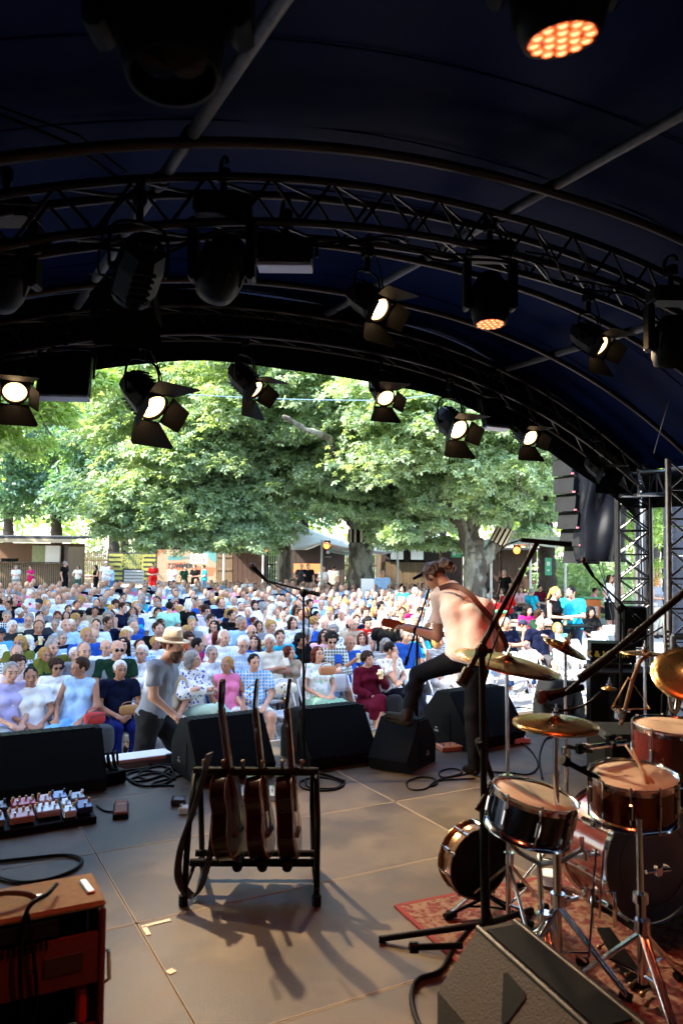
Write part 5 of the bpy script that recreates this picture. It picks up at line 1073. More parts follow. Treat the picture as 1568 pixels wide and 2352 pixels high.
flat(t, [(w * .58, h * .62), (w * .83, h * .62), (w * .83, h * .82), (w * .58, h * .82)], M('photo_print', (.15, .15, .16), .7, kind='noise', col2=(.5, .35, .25), ks=9), -.008)
text_obj('VORSCHAU', .24, TEA, t, TR((w * .19, -.012, h * .72)) @ RX(pi / 2), bold=.006); text_obj('SOMMER', .36, INK, t, TR((w * .19, -.012, h * .44)) @ RX(pi / 2), bold=.012); text_obj('19 05 2024', .14, INK, t, TR((w * .6, -.012, h * .9)) @ RX(pi / 2))
t, w, h = panel('plank_gate', 'pale plank gate with cross rails beside the peach poster', 'gate', 499, 535, 1252, 1336, 44, WOODL); 
for i in range(8): q = MB(); q.box((w * (i + .5) / 8, -.02, h / 2), (w / 9.5, .03, h * (1 + .02 * (i % 3)))); q.obj('plank', WOODL, t)
for z_ in (.35, .7): q = MB(); q.box((w / 2, -.05, h * z_), (w, .04, .14)); q.obj('rail', WOODL, t)
t, w, h = panel('leaning_board', 'grey slatted crate stack in front of the black banner', 'board', 286, 330, 1310, 1340, 42, M('grey_board', (.42, .44, .43), .7)); 
for i in range(4): q = MB(); q.box((w / 2, -.02, h * (i + .5) / 4), (w * .96, .03, h * .04)); q.obj('slat', BLACK, t)
# sheds behind the tents
def shed(label, px0, px1, pyt, d, mat, depth=3, top=.12, open_=None):
    a = GP(px0, d); w = (px1 - px0) * d / FPX; h = D_(px0, pyt, d).z; t = thing('shed', label, 'shed', a, YAW)
    q = MB(); q.box((w / 2, depth / 2 + .3, h / 2), (w, depth, h)); q.obj('body', mat, t); q = MB(); q.box((w / 2, depth / 2, h + top / 2), (w + .3, depth + .5, top)); q.obj('roof', M('dark_roof_felt'), t)
    n = int(w / .22)
    for i in range(n): q = MB(); q.box((w * (i + .5) / n, .27, h / 2), (w / n * .93, .03, h)); q.obj('plank', mat, t)
    return t, w, h
shed('low dark-stained shed behind the plank gate', 534, 600, 1262, 41, M('red_brown_wood', (.04, .018, .010), .8))
t, w, h = shed('dark bar hut under the big cream tent', 668, 790, 1250, 40, M('hut_black_wood', (.03, .02, .016), .8), 3)
q = MB(); q.box((w * .3, .1, 1.6), (w * .5, .1, .5)); q.obj('shelf_light', M('warm_shelf', (.4, .15, .05), .8, emit=(1, .3, .08, .04), var=0), t)
q = MB(); q.box((w * .4, -.3, 1.05), (w * .8, .5, .1)); q.obj('counter', WOODD, t)
t = thing('snack_bar', 'container snack bar with white shutters and battened timber front', 'kiosk', GP(872, 37), YAW); w = 138 * 37 / FPX; hz2 = lambda py: D_(930, py, 37).z
q = MB(); q.box((w / 2, 1.6, hz2(1245) / 2), (w, 3, hz2(1245))); q.obj('body', M('hut_black_wood'), t)
batten_wall(t, 0, w, 0, hz2(1291), 44, WOODL, -.02)
q = MB(); q.box((w / 2, 1.2, hz2(1240)), (w + .6, 3.6, .22)); q.obj('roof', M('grey_fascia', (.35, .42, .42), .7), t)
for x_, ww in ((.8, .62), (1.75, .62)):
    q = MB(); q.box((x_, -.05, hz2(1272)), (ww + .1, .06, .78)); q.obj('window_frame', BLACK, t); q = MB(); q.box((x_, -.09, hz2(1270)), (ww - .02, .04, .62)); q.obj('shutter', WHITE, t)
for x_ in (0.0, w): q = MB(); q.box((x_, -.08, 1.25), (.1, .1, 2.5)); q.obj('post', WOODL, t)
q = MB(); q.box((w * .72, -.1, hz2(1229)), (w * .5, .3, .32)); q.obj('sign_box', M('sign_pale', (.55, .66, .66), .6), t)
shed('dark timber hut between the snack bar and the forked chestnut', 1012, 1062, 1246, 38, M('red_brown_wood'))
shed('dark hut with planked wall behind the right-hand tent', 1105, 1235, 1262, 40, M('red_brown_wood'), 2)
# stretch tents
TENT = M('cream_tent_cloth', (.80, .78, .70), .8, var=.1, scale=1.5)
def tent(label, edge, peaks, d, gname='stretch tents', n=26, sag=.5, poles=(), dep=4.0):
    """edge: front hem as picture points; peaks: (px, py) high points; cloth rises from the hem to the ridge line"""
    t = thing('stretch_tent', label, 'tent', GP(edge[0][0], d), YAW, gname); E_ = [D_(x, y, d) for x, y in edge]; R_ = [D_(x, y, d + dep * .5) for x, y in peaks]
    def cr(P, s): k = s * (len(P) - 1); i = min(int(k), len(P) - 2); f = k - i; return P[i].lerp(P[i + 1], f)
    V = []; Q = []
    for j in range(13):
        v = j / 12
        for i in range(n + 1):
            s_ = i / n; a, r = cr(E_, s_), cr(R_, s_); bk_ = a + FWD * dep; 
            p = (a.lerp(r, v * 2) if v < .5 else r.lerp(Vector((bk_.x, bk_.y, a.z)), v * 2 - 1)); p.z -= sag * .3 * sin(pi * min(1, (v * 2) % 1.0001)) ** 2; V.append(p)
    for j in range(12):
        for i in range(n): a = j * (n + 1) + i; Q.append((a, a + 1, a + n + 2, a + n + 1))
    Ti = XF[t.name].inverted(); o = inst('canopy', npmesh('canopy', np.array([tuple(Ti @ p) for p in V]), np.array(Q), TENT), t); md = o.modifiers.new('th', 'SOLIDIFY'); md.thickness = .02
    for px_, py_ in poles: q = MB(); p = D_(px_, py_, d); q.cyl((p.x, p.y, 0), (p.x, p.y, p.z + .1), .045, n=8); q.obj('pole', M('pole_grey', (.5, .5, .48), .5), t, world=True)
tent('small cream tent with scalloped hem left of the leafy trunk', [(497, 1252), (515, 1261), (545, 1250), (575, 1262), (610, 1248), (640, 1262), (668, 1256)], [(505, 1240), (535, 1244), (560, 1238), (600, 1246), (630, 1236), (650, 1246), (665, 1240)], 36, poles=((515, 1258), (605, 1252)), sag=.3, dep=3)
tent('big cream stretch tent rising to a peak left of the central trunk', [(668, 1262), (700, 1262), (740, 1245), (790, 1256), (840, 1262), (880, 1268), (915, 1262)], [(672, 1215), (684, 1199), (705, 1212), (760, 1234), (830, 1250), (880, 1252), (915, 1240)], 31.5, poles=((739, 1246), (913, 1250)), sag=.8, dep=3)
tent('cream pointed tent over the beer tables behind the forked chestnut', [(1100, 1258), (1140, 1254), (1180, 1250), (1225, 1248), (1265, 1256), (1300, 1252), (1306, 1243)], [(1105, 1240), (1150, 1232), (1185, 1215), (1215, 1188), (1240, 1205), (1270, 1228), (1304, 1240)], 27, poles=((1127, 1254), (1217, 1250), (1297, 1252)), sag=.8, dep=3)
# teal hanging banner
t, w, h = panel('hanging_banner', 'pale teal banner with red and white lettering hanging from the big tent', 'banner', 755, 806, 1250, 1268, 32.5, M('teal_banner', (.25, .42, .38), .8), .01); t.rotation_euler = (0, radians(10), YAW)
text_obj('COCKTAILBAR', .13, WHITE, t, TR((.06, -.01, h * .45)) @ RX(pi / 2), bold=.006); text_obj('COCKTAILS', .08, ORG, t, TR((.2, -.01, h * .15)) @ RX(pi / 2), bold=.003)
t, w, h = panel('bar_sign', 'narrow black sign with white bottle emblem under the big tent', 'sign', 745, 762, 1258, 1284, 32.6, INK, .03); q = MB(); q.cyl((w / 2, -.01, h * .62), (w / 2, -.004, h * .62), .08, n=14); q.obj('emblem', WHITE, t); text_obj('COCKTAILS', .05, WHITE, t, TR((w / 2, -.006, h * .15)) @ RX(pi / 2), align='CENTER')
# glowing orange bulbs
for i, (px_, py_, d_) in enumerate(((572, 1259, 35), (612, 1260, 35), (750, 1253, 32), (911, 1240, 33), (1186, 1264, 30))):
    labs_ = ['orange glowing lamp on the first small tent pole', 'orange glowing lamp between the small tents', 'orange glowing lamp on the big tent pole', 'orange glowing lamp at the snack bar roof corner', 'orange glowing lamp under the right-hand tent']
    p = D_(px_, py_, d_); t = thing('festoon_lamp', labs_[i], 'lamp', p, YAW, 'orange lamps'); q = MB(); q.ell((0, 0, 0), (.13, .13, .14)); q.obj('bulb', M('orange_bulb', (1, .4, .1), .4, emit=(1, .22, .04, .6), var=0), t)
    q = MB(); q.box((.02, .12, .05), (.26, .1, .32)); q.obj('housing', BLACK, t)
# festoon cable across the trees and string light dots
q = MB(); q.tube(spline([DP(410, 905, 16), DP(600, 915, 16), DP(760, 919, 16), DP(900, 918, 16), DP(1040, 900, 16)], 6), .012, 5); tag(q.obj('festoon_cable', M('pale_cable', (.12, .2, .24), .5)), 'pale cable strung across in front of the chestnut crowns', 'cable')
q = MB(); cab = spline([DP(660, 1190, 30), DP(720, 1212, 30), DP(790, 1225, 29)], 6) ; q.tube(cab, .008, 4); tag(q.obj('light_string_cable', CABLE), 'thin cable with tiny bulbs between the two big trunks', 'cable')
# green exit signs
def exitsign(label, px0, px1, pyt, pyb, d):
    t, w, h = panel('exit_sign', label, 'sign', px0, px1, pyt, pyb, d, M('sign_green', (.05, .33, .19), .6), .03); s_ = min(w, h * .8)
    vert = h > w; cx_, cz_ = (w / 2, h * .66) if vert else (w * .3, h / 2); u_ = s_ * .5
    flat(t, [(cx_ - u_ * .45, cz_ - u_ * .6), (cx_ + u_ * .45, cz_ - u_ * .6), (cx_ + u_ * .45, cz_ + u_ * .6), (cx_ - u_ * .45, cz_ + u_ * .6)], WHITE, -.004, 'door_symbol')
    q = MB(); q.T = TR((cx_, -.012, cz_)); q.cyl((0, 0, u_ * .42), (0, .004, u_ * .42), u_ * .11, n=10); q.box((0, 0, u_ * .12), (u_ * .16, .004, u_ * .45), RY(.2)); q.box((u_ * .15, 0, -u_ * .25), (u_ * .12, .004, u_ * .45), RY(-.6)); q.box((-u_ * .15, 0, -u_ * .28), (u_ * .12, .004, u_ * .42), RY(.5)); q.box((u_ * .18, 0, u_ * .2), (u_ * .34, .004, u_ * .09), RY(.4)); q.obj('running_figure', M('sign_green'), t)
    ax, az = (w / 2, h * .28) if vert else (w * .72, h / 2); a_ = u_ * .42
    flat(t, [(ax - a_, az + a_ * .3), (ax, az + a_ * .3), (ax, az + a_ * .8), (ax + a_, az), (ax, az - a_ * .8), (ax, az - a_ * .3), (ax - a_, az - a_ * .3)] if True else [], WHITE, -.004, 'arrow')
exitsign('small green exit sign beside the forked trunk', 1036, 1059, 1262, 1280, 26)
exitsign('tall green exit sign with running figure and arrow on the dark trunk', 1251, 1266, 1281, 1321, 28)
# white board by central trunk
t, w, h = panel('white_board', 'blank white panel standing at the foot of the thick central trunk', 'board', 829, 859, 1329, 1361, 28, WHITE, .04); q = MB(); q.box((w / 2, .02, -.2), (w, .04, .4)); q.obj('stand', WHITE, t)
# orange bins with green lids
def bin_(label, px, pyt, d, s=1.0):
    p = GP(px, d); t = thing('wheelie_bin', label, 'bin', p, YAW, 'orange bins with green lids'); OR = M('orange_plastic', (.55, .13, .02), .45); GR = M('green_lid', (.10, .38, .18), .5)
    q = MB(); q.prism([(-.25, 0), (.25, 0), (.30, .98), (-.30, .98)], .6, RX(pi / 2) @ TR((0, 0, -.3))); q.obj('body', OR, t)
    q = MB(); q.box((0, 0, 1.02), (.66, .72, .07), RX(-.04), .02); q.obj('lid', GR, t)
    for x in (-.24, .24): q = MB(); q.cyl((x - .02, .28, .1), (x + .02, .28, .1), .1, n=12); q.obj('wheel', RUBBER, t)
    q = MB(); q.box((.1, -.305, .6), (.2, .02, .3)); q.obj('sticker', M('sticker_pale', (.6, .5, .4), .6), t)
bin_('orange bin with green lid beside the thick central trunk', 777, 1320, 25)
bin_('orange bin with green lid behind the couple at the high table', 1292, 1330, 24)
bin_('orange bin with green lid beyond the undergrowth under the loudspeakers', 1352, 1305, 27)
bin_('orange bin with green lid behind the guitarist near the beer tables', 1130, 1345, 20.5)
# beer tables, benches, high table and people sitting at them
def beertable(label, px, d, rot=0, L_=2.2):
    p = GP(px, d); t = thing('beer_table', label, 'table', p, YAW + rot, 'beer garden tables'); BW = M('beer_table_top', (.50, .36, .22), .6, stretch=(.3, 1, 1))
    for k in range(2): q = MB(); q.box((0, -.125 + .25 * k, .77), (L_, .24, .03), ch=.004); q.obj('board', BW, t)
    for x in (-L_ * .38, L_ * .38): q = MB(); q.tube([(x, -.2, 0), (x, -.2, .72), (x, .2, .72), (x, .2, 0)], .018, 6); q.tube([(x, 0, .3), (x * .6, 0, .74)], .012, 5); q.obj('leg', BLACKM, t)
    for s_ in (-1, 1):
        b_ = thing('beer_bench', ('near ' if s_ < 0 else 'far ') + 'bench of the ' + label, 'bench', XF[t.name] @ Vector((0, s_ * .55, 0)), YAW + rot, 'beer garden benches'); q = MB(); q.box((0, 0, .46), (L_, .25, .03)); q.obj('seat', BW, b_)
        for x in (-L_ * .38, L_ * .38): q = MB(); q.tube([(x, -.1, 0), (x, -.1, .44), (x, .1, .44), (x, .1, 0)], .015, 6); q.obj('leg', BLACKM, b_)
beertable('long beer table at the front of the right-hand drinking area', 1170, 19.5, .1, 3.4)
beertable('beer table beside the high table with the couple', 1255, 20.5, -.1)
beertable('beer table under the cream pointed tent', 1180, 28); beertable('beer table under the tent next to its middle pole', 1225, 31); beertable('beer table left of the forked chestnut', 960, 30); beertable('beer table between the leafy trunk and the thick trunk', 735, 31)
beertable('beer table near the far bins', 1370, 29, .3); beertable('beer table beside the tree with the exit sign', 1290, 33)
p = D_(1297, 1400, 16.6); t = thing('high_table', 'black square high table the couple leans on', 'table', (p.x, p.y, 0), YAW)
q = MB(); q.box((0, 0, 1.04), (1.0, .62, .035), ch=.008); q.obj('tabletop', BLACK, t)
for x in (-.16, .16): q = MB(); q.box((x, 0, .52), (.06, .06, 1.02)); q.obj('leg', BLACKM, t)
q = MB(); q.box((0, 0, .02), (.6, .5, .03)); q.obj('base', BLACKM, t)
c = inst('beer_cup', CUP); c.matrix_world = TR((p.x, p.y, 1.058)) @ RZ(.2); tag(c, 'half full beer cup standing on the black high table', 'cup')
def sitter(label, px, d, tk, top, hair, hc, face, mat='cloth'):
    p = GP(px, d); person(TM[tk], label, (p.x, p.y), YAW + face, CN[top], (.1, .1, .13), hair, HC[hc], group='people at the beer tables', mat=mat)
SIT = [(1110, 27, 'm_lap', 'navy', 'short', 'grey', .9, 'man in navy seated at the tent table edge'), (1128, 28, 'm_cross', 'white', 'short', 'dark', 1.4, 'man in white shirt drinking at the beer tables behind the forked trunk'), (1150, 27.3, 'f_lap', 'cream', 'bob', 'brown', -.6, 'woman in cream at the tent table'), (1165, 26.6, 'f_cross', 'red', 'long', 'dark', 2.8, 'woman in patterned red top with her back turned at the tables'), (1196, 28.4, 'f_lap', 'pale pink', 'long', 'brown', -.4, 'woman in pale pink seated under the tent'), (1222, 27, 'm_lap', 'turquoise', 'short', 'grey', 2.2, 'man in teal shirt seated near the tent pole'), (1240, 29.6, 'm_lap', 'burgundy', 'short', 'dark', .3, 'man in burgundy shirt at the rear tent table'), (1137, 23, 'f_tank', 'red', 'curly', 'dark', 2.9, 'person in red flowered top on the nearer bench'),
       (905, 30.5, 'm_lap', 'grey', 'short', 'grey', 0, 'man in grey seated before the snack bar'), (925, 30, 'f_lap', 'cream', 'bob', 'brown', .5, 'woman in cream seated before the snack bar'), (950, 29.5, 'f_cross', 'navy', 'long', 'dark', -.3, 'dark haired woman in navy at the snack bar table'), (972, 30.6, 'm_lap', 'dark green', 'short', 'brown', .2, 'man in dark green at the snack bar table'), (1000, 31, 'f_lap', 'pale blue', 'long', 'blond', .2, 'blond woman in pale blue at the snack bar table'), (700, 31, 'm_lap', 'grey', 'ring', 'grey', 1.3, 'man in grey leaning on the table under the big tent'), (752, 30.4, 'f_lap', 'black', 'long', 'dark', -.9, 'woman in black at the table left of the thick trunk'), (793, 29.5, 'f_lap', 'burgundy', 'long', 'brown', .3, 'woman in burgundy beside the thick trunk'), (1296, 30, 'f_lap', 'olive', 'bob', 'grey', .3, 'woman in olive seated by the tall exit sign'), (1368, 28, 'm_lap', 'pink', 'short', 'brown', 1.2, 'man in pink checked shirt at the far bins table')]
for (px_, d_, tk, top, hr, hc_, fc, lb) in SIT: sitter(lb, px_, d_, tk, top, hr, hc_, fc)
# ================================================================ lamps under the roof
LAMPB = M('lamp_housing', (.005, .005, .005), .5, .2, var=.3, bump=.15)
DOORM = M('barn_door', (.005, .004, .003), .7, .0, var=.2)
WARM = (1, .74, .45)
def aimT(pos, tgt): 
    d = (Vector(tgt) - Vector(pos)).normalized(); y = Vector((0, 0, 1)) - d * d.z; y.normalize(); x = y.cross(d); m = Matrix((x, y, d)).transposed().to_4x4(); return TR(pos) @ m
def clampto(t, T, a, hang):          # clamp and short pipe up to the truss
    q = MB(); q.cyl(a, a + Vector((0, 0, .10)), .018, n=8); q.box(a + Vector((0, 0, .12)), (.05, .09, .07), ch=.01); q.tube([a + Vector((0, .05 * cos(w), .17 + .05 * sin(w))) for w in [i * pi / 5 - .6 for i in range(7)]], .012, 5); q.obj('clamp', LAMPB, t, world=True)
def fresnel(label, px, py, v, tgt, s=1.0, lit=True, power=45, doors=(1.1, .9, .8, .8), hot=False, cone=52, hang=True, col=WARM):
    pos = V_(px, py, v); T = aimT(pos, tgt); t = thing('stage_spotlight', label, 'spotlight', mtx=T, group='barn door spotlights'); R = .10 * s; L_ = .30 * s
    q = MB(); n = 8; q.lathe([(R * .55, -L_), (R * .95, -L_ * .93), (R * 1.12, -L_ * .6), (R * 1.12, -.02), (R * 1.02, 0), (R * .92, 0)], RZ(pi / 8), n); q.disc(TR((0, 0, -L_)) @ RX(pi), R * .55, 8); 
    for f in q.sm: pass
    q.sm = [False] * len(q.sm)
    for k in range(5): q.box((0, R * 1.13, -L_ * (.2 + .14 * k)), (R * 1.0, .012, .012)); q.box((0, -R * 1.13, -L_ * (.2 + .14 * k)), (R * 1.0, .012, .012))
    q.box((0, 0, -L_ * 1.06), (R * .8, R * .8, .05), ch=.01); q.obj('housing', LAMPB, t)
    q = MB()
    if lit: q.lathe([(.001, .012), (R * .3, .010), (R * .52, .004)], None, 20); q.cur = 1; q.lathe([(R * .52, .004), (R * .62, .012), (R * .74, .004), (R * .86, .010), (R * .9, .0)], None, 20); q.obj('lens', [LENSHOT if hot else LENS, M('lens_rings', (.9, .6, .35), .25, emit=(1, .5, .2, .6), var=0)], t)
    else: q.lathe([(.001, .02), (R * .6, .014), (R * .9, 0)], None, 20); q.obj('lens', M('unlit_glass', (.02, .03, .05), .08, coat=1, var=0), t)
    q = MB(); q.lathe([(R * .9, 0), (R * .9, .03), (R * 1.02, .03), (R * 1.02, 0)], None, 20); q.obj('lens_ring', LAMPB, t)
    for k, (dx, dy) in enumerate(((0, 1), (0, -1), (-1, 0), (1, 0))):
        a = doors[k]; w0 = R * 1.0; w1 = R * (1.75 if k < 2 else .85); L2 = R * (1.9 if k < 2 else 1.5)
        q = MB(); q.prism([(-w0, 0), (w0, 0), (w1, L2 * .9), (w1 * .93, L2), (-w1 * .93, L2), (-w1, L2 * .9)], .004)
        D = RZ({0: 0, 1: pi, 2: pi / 2, 3: -pi / 2}[k]) @ TR((0, R * 1.02, .025)) @ RX(pi / 2 - a * .62) ; q.T = None
        o = q.obj('barn_door', DOORM, t); o.matrix_local = D
    up = pos + Vector((0, 0, .2 * s)); side = (T.to_3x3() @ Vector((1, 0, 0)))
    q = MB(); c = pos - (T.to_3x3() @ Vector((0, 0, 1))) * L_ * .45; w = R * 1.35; q.tube(spline([c + side * w, c + side * w + Vector((0, 0, R * 1.5)), c + side * w * .6 + Vector((0, 0, R * 2.2)), c - side * w * .6 + Vector((0, 0, R * 2.2)), c - side * w + Vector((0, 0, R * 1.5)), c - side * w], 4), .009 * s, 6); q.cyl(c + side * w, c + side * R, .02); q.cyl(c - side * w, c - side * R, .02); q.obj('yoke', LAMPB, t, world=True)
    clampto(t, T, c + Vector((0, 0, R * 2.2)), .1)
    q = MB(); q.tube(spline([c + Vector((0, 0, .02)), c + side * w * 1.3 + Vector((0, 0, -.05)), c + side * w * 1.1 + Vector((0, 0, .2)), c + Vector((0, 0, R * 2.2 + .2))], 5), .006, 5); q.obj('power_cable', CABLE, t, world=True)
    if lit:
        ld = bpy.data.lights.new('spot', 'SPOT'); ld.energy = power; ld.color = col; ld.spot_size = radians(76 if power > 110 else cone); ld.spot_blend = .7; ld.shadow_soft_size = .028
        lo = bpy.data.objects.new('spot', ld); COL.objects.link(lo); lo.matrix_world = T @ TR((0, 0, .05)) @ RX(pi)
    return t
fresnel('leftmost lit spotlight facing straight at the stage with glowing lower barn door', 35, 898, 6.2, (.3, 2.4, .8), .95, power=POW[0], hot=True)
fresnel('largest lit spotlight in the picture with dark lower barn door, second from the edge', 350, 932, 6.0, (3.0, 3.0, .8), 1.2, power=POW[1], hot=True, doors=(1.5, .8, .75, .75))
fresnel('lit spotlight in front of the chestnut crown whose doors open to the lower right', 582, 892, 6.25, (4.4, 3.2, .8), .95, power=POW[2])
fresnel('lit spotlight with nearly closed upper door hanging under the valance near the middle', 884, 912, 6.25, (3.3, 2.4, .8), .9, power=POW[3], doors=(1.5, .8, .8, .8))
fresnel('tilted lit spotlight with pale side door and yellow sticker', 1050, 985, 6.2, (4.7, 2.0, 1.1), 1.1, power=POW[4], hot=True)
fresnel('small lit spotlight with bright round lens low beside the hanging loudspeakers', 1215, 1004, 6.3, (5.2, 2.4, 1.1), .95, power=POW[5])
fresnel('lit spotlight on the middle truss with bright right door in front of the dark roof', 866, 708, 3.85, (3.3, .2, 1.2), .78, power=POW[6], hot=True)
fresnel('lit spotlight on the middle truss low at the sloping roof side', 1374, 792, 3.85, (4.6, .2, 1.2), .78, power=POW[7])
fresnel('large unlit spotlight with tall yoke on the middle truss above the biggest lit one', 305, 665, 3.75, (1.0, 9.0, 1.4), 1.0, lit=False)
fresnel('small unlit spotlight hanging low in front of the wrapped loudspeaker cover', 1385, 1085, 6.0, (6.4, 2.5, .9), .85, lit=False)
def floodbox(label, px, py, v, w, h, dp, rot, tilt, strip=True):
    p = V_(px, py, v); T = TR(p) @ RZ(rot) @ RX(tilt); t = thing('flood_light', label, 'floodlight', mtx=T, group='flat flood lights')
    q = MB(); q.box((0, 0, 0), (w, dp, h), ch=.012)
    for k in range(6): q.box((0, -dp / 2 - .004, -h * .35 + k * h * .14), (w * .86, .008, .01))
    q.obj('housing', LAMPB, t); 
    if strip: q = MB(); q.box((0, dp * .1, -h / 2 - .012), (w * .98, dp * .9, .022), ch=.004); q.obj('front_glass', M('pale_glass_edge', (.5, .52, .6), .3), t)
    q = MB(); q.tube([(-w / 2 - .02, 0, -.02), (-w / 2 - .02, 0, h * .55), (-w * .4, 0, h * .66), (w * .4, 0, h * .66), (w / 2 + .02, 0, h * .55), (w / 2 + .02, 0, -.02)], .01, 6); q.obj('yoke', LAMPB, t); clampto(t, T, p + Vector((0, 0, h * .66)), .1)
floodbox('flat black flood light between the two brightest spotlights at the left', 150, 862, 6.1, .38, .34, .10, YAW + .1, -.25)
floodbox('flat black flood light between two lit spotlights under the sloping valance', 1133, 950, 6.2, .30, .30, .10, YAW + .5, -.3)
floodbox('small dark LED box light on the middle truss near the roof crown', 655, 582, 3.8, .30, .12, .14, YAW, 0)
def mover(label, px, py, dist, tgt, s=1.0, led=False, taper=False):
    pos = D_(px, py, dist); T = aimT(pos, tgt); t = thing('moving_head_light', label, 'moving light', mtx=T, group='moving head lights'); R = .10 * s
    q = MB(); q.lathe([(.001, -.36 * s), (R * 1.2, -.36 * s), (R * 1.45, -.30 * s), (R * 1.4, -.2 * s), (R * 1.1, -.05 * s), (R * 1.0, 0), (R * .9, 0)] if taper else [(.001, -.36 * s), (R * .7, -.35 * s), (R * 1.15, -.27 * s), (R * 1.32, -.15 * s), (R * 1.25, -.06 * s), (R * 1.05, 0), (R * .92, 0)], None, 28)
    for k in range(8): a = k * pi / 4; q.box((R * 1.28 * cos(a), R * 1.28 * sin(a), -.2 * s), (.02 * s, .02 * s, .12 * s), RZ(a))
    q.obj('head', LAMPB, t)
    if led:
        q = MB(); q.disc(TR((0, 0, -.004)), R * .95, 28); q.obj('led_face', REDLED, t); q = MB(); n = 0
        pts = [(0, 0)] + [(.38 * cos(a), .38 * sin(a)) for a in [i * pi / 3 for i in range(6)]] + [(.74 * cos(a), .74 * sin(a)) for a in [i * pi / 6 for i in range(12)]]
        for (x, y) in pts: q = MB(); q.lathe([(.001, .004), (R * .10, .003), (R * .15, -.003)], TR((x * R, y * R, 0)), 8); q.cur = 1; q.tube([(x * R + R * .17 * cos(a), y * R + R * .17 * sin(a), .001) for a in [i * pi / 4 for i in range(8)]], R * .022, 4, True); q.obj('led_lens', [LEDDOT, M('led_rim_orange', (.8, .2, .05), .4, emit=(1, .16, .02, .12), var=0)], t)
    else: q = MB(); q.lathe([(.001, -.015), (R * .6, -.022), (R * .92, -.03)], None, 24); q.obj('lens', M('dark_glass', (.003, .004, .006), .08, var=0), t)
    zb = .24 * s; cc = pos - (T.to_3x3() @ Vector((0, 0, 1))) * .17 * s; sd = RGT
    for sx in (-1, 1): q = MB(); q.box(cc + sd * sx * R * 1.55 + Vector((0, 0, .10 * s)), (.05 * s, .12 * s, .34 * s), RZ(YAW), .015); q.obj('yoke_arm', LAMPB, t, world=True)
    q = MB(); q.box(cc + Vector((0, 0, .33 * s)), (.30 * s, .2 * s, .11 * s), RZ(YAW), .02); q.obj('base_box', LAMPB, t, world=True); clampto(t, T, cc + Vector((0, 0, .38 * s)), .1)
mover('big dark moving head light hanging at the top with a glint in its lens', 398, 176, 1.55, D_(470, 2000, 1.35), .95, taper=True)
mover('moving head light with glowing orange lens cluster at the top of the picture', 1290, 92, 1.98, D_(1480, 2400, 2.3), .97, led=True)
mover('moving head light with orange lens cluster on the middle truss', 1125, 745, 4.75, D_(1150, 2352, 4.4), .92, led=True)
mover('dark moving head light on the middle truss left of the roof crown', 492, 672, 4.05, (1.6, 9, .9), .95)
mover('dark moving head light cut off at the left picture edge', -8, 690, 3.8, (-.5, 9, .5), .95)
mover('dark moving head light at the right picture edge below the roof slope', 1535, 840, 5.0, (5.5, 5, -.6), .9)
# orange wash coming from the two glowing LED heads
for (px_, py_, d_, tg, pw, cl) in ((1290, 96, 1.98, D_(1230, 2000, 3.6), POW[8], (1, .13, .04)), (1125, 765, 4.75, D_(1165, 1430, 6.15), POW[9], (1, .06, .015))):
    p = D_(px_, py_, d_); ld = bpy.data.lights.new('led_wash', 'SPOT'); ld.energy = pw; ld.color = cl; ld.spot_size = radians(125 if px_ > 1200 else 44); ld.spot_blend = .9; ld.shadow_soft_size = .09
    lo = bpy.data.objects.new('led_wash', ld); COL.objects.link(lo); T = aimT(p, tg); lo.matrix_world = T @ TR((0, 0, .07)) @ RX(pi)
# cables draped along the middle truss
rc_ = random.Random(4)
for k in range(7):
    u0 = -.6 + k * .95; pts = []
    for i in range(6): u = u0 + i * .22; pts.append((u, 3.72 + rc_.uniform(-.06, .1), zr(u) - .24 - (.10 * sin(i * pi / 5)) + rc_.uniform(-.03, .03)))
    q = MB(); q.tube(spline(pts, 6), .009, 5); q.tube(spline([(x + .05, y - .05, z + rc_.uniform(-.02, .05)) for x, y, z in pts], 6), .007, 5); tag(q.obj('draped_cable', CABLE), ('black cable loops on the truss above the left edge mover', 'black cable loops on the truss beside the unlit spotlight', 'black cable loops on the truss left of the roof crown', 'black cable loops at the roof crown above the LED box', 'black cable loops right of the roof crown', 'black cable loops above the orange moving head', 'black cable loops on the sloping end of the middle truss')[k], 'cable', 'draped truss cables')
q = MB(); q.tube([D_(0, 245, 3.0), D_(180, 310, 3.3), D_(330, 425, 3.8)], .006, 5); q.tube([D_(0, 262, 3.0), D_(160, 330, 3.3), D_(320, 440, 3.8)], .008, 5); tag(q.obj('slanting_cable', CABLE), 'pair of thin dark cables slanting down to the middle truss at upper left', 'cable')
q = MB(); q.tube([D_(1535, 920, 6), D_(1500, 1040, 6.3)], .004, 4); tag(q.obj('steel_wire', ALU), 'thin steel wire slanting down to the roof corner', 'wire')
q = MB(); q.tube([D_(1470, 1210, 10.1), D_(1478, 1500, 10.1)], .01, 5); q.obj('x', CABLE).name = 'tower_cable'; tag(bpy.data.objects['tower_cable'], 'black cable running down beside the truss tower', 'cable')
for (a_, b_, lb) in (((1370, 1290, 10.6), (1420, 1430, 9.8), 'thin guy wire running from the loudspeakers to the tower foot'), ((1380, 1285, 10.8), (1428, 1560, 9.8), 'second thin guy wire running steeply beside the first')):
    q = MB(); q.tube([D_(*a_), D_(*b_)], .006, 4); tag(q.obj('guy_wire', CABLE), lb, 'wire')

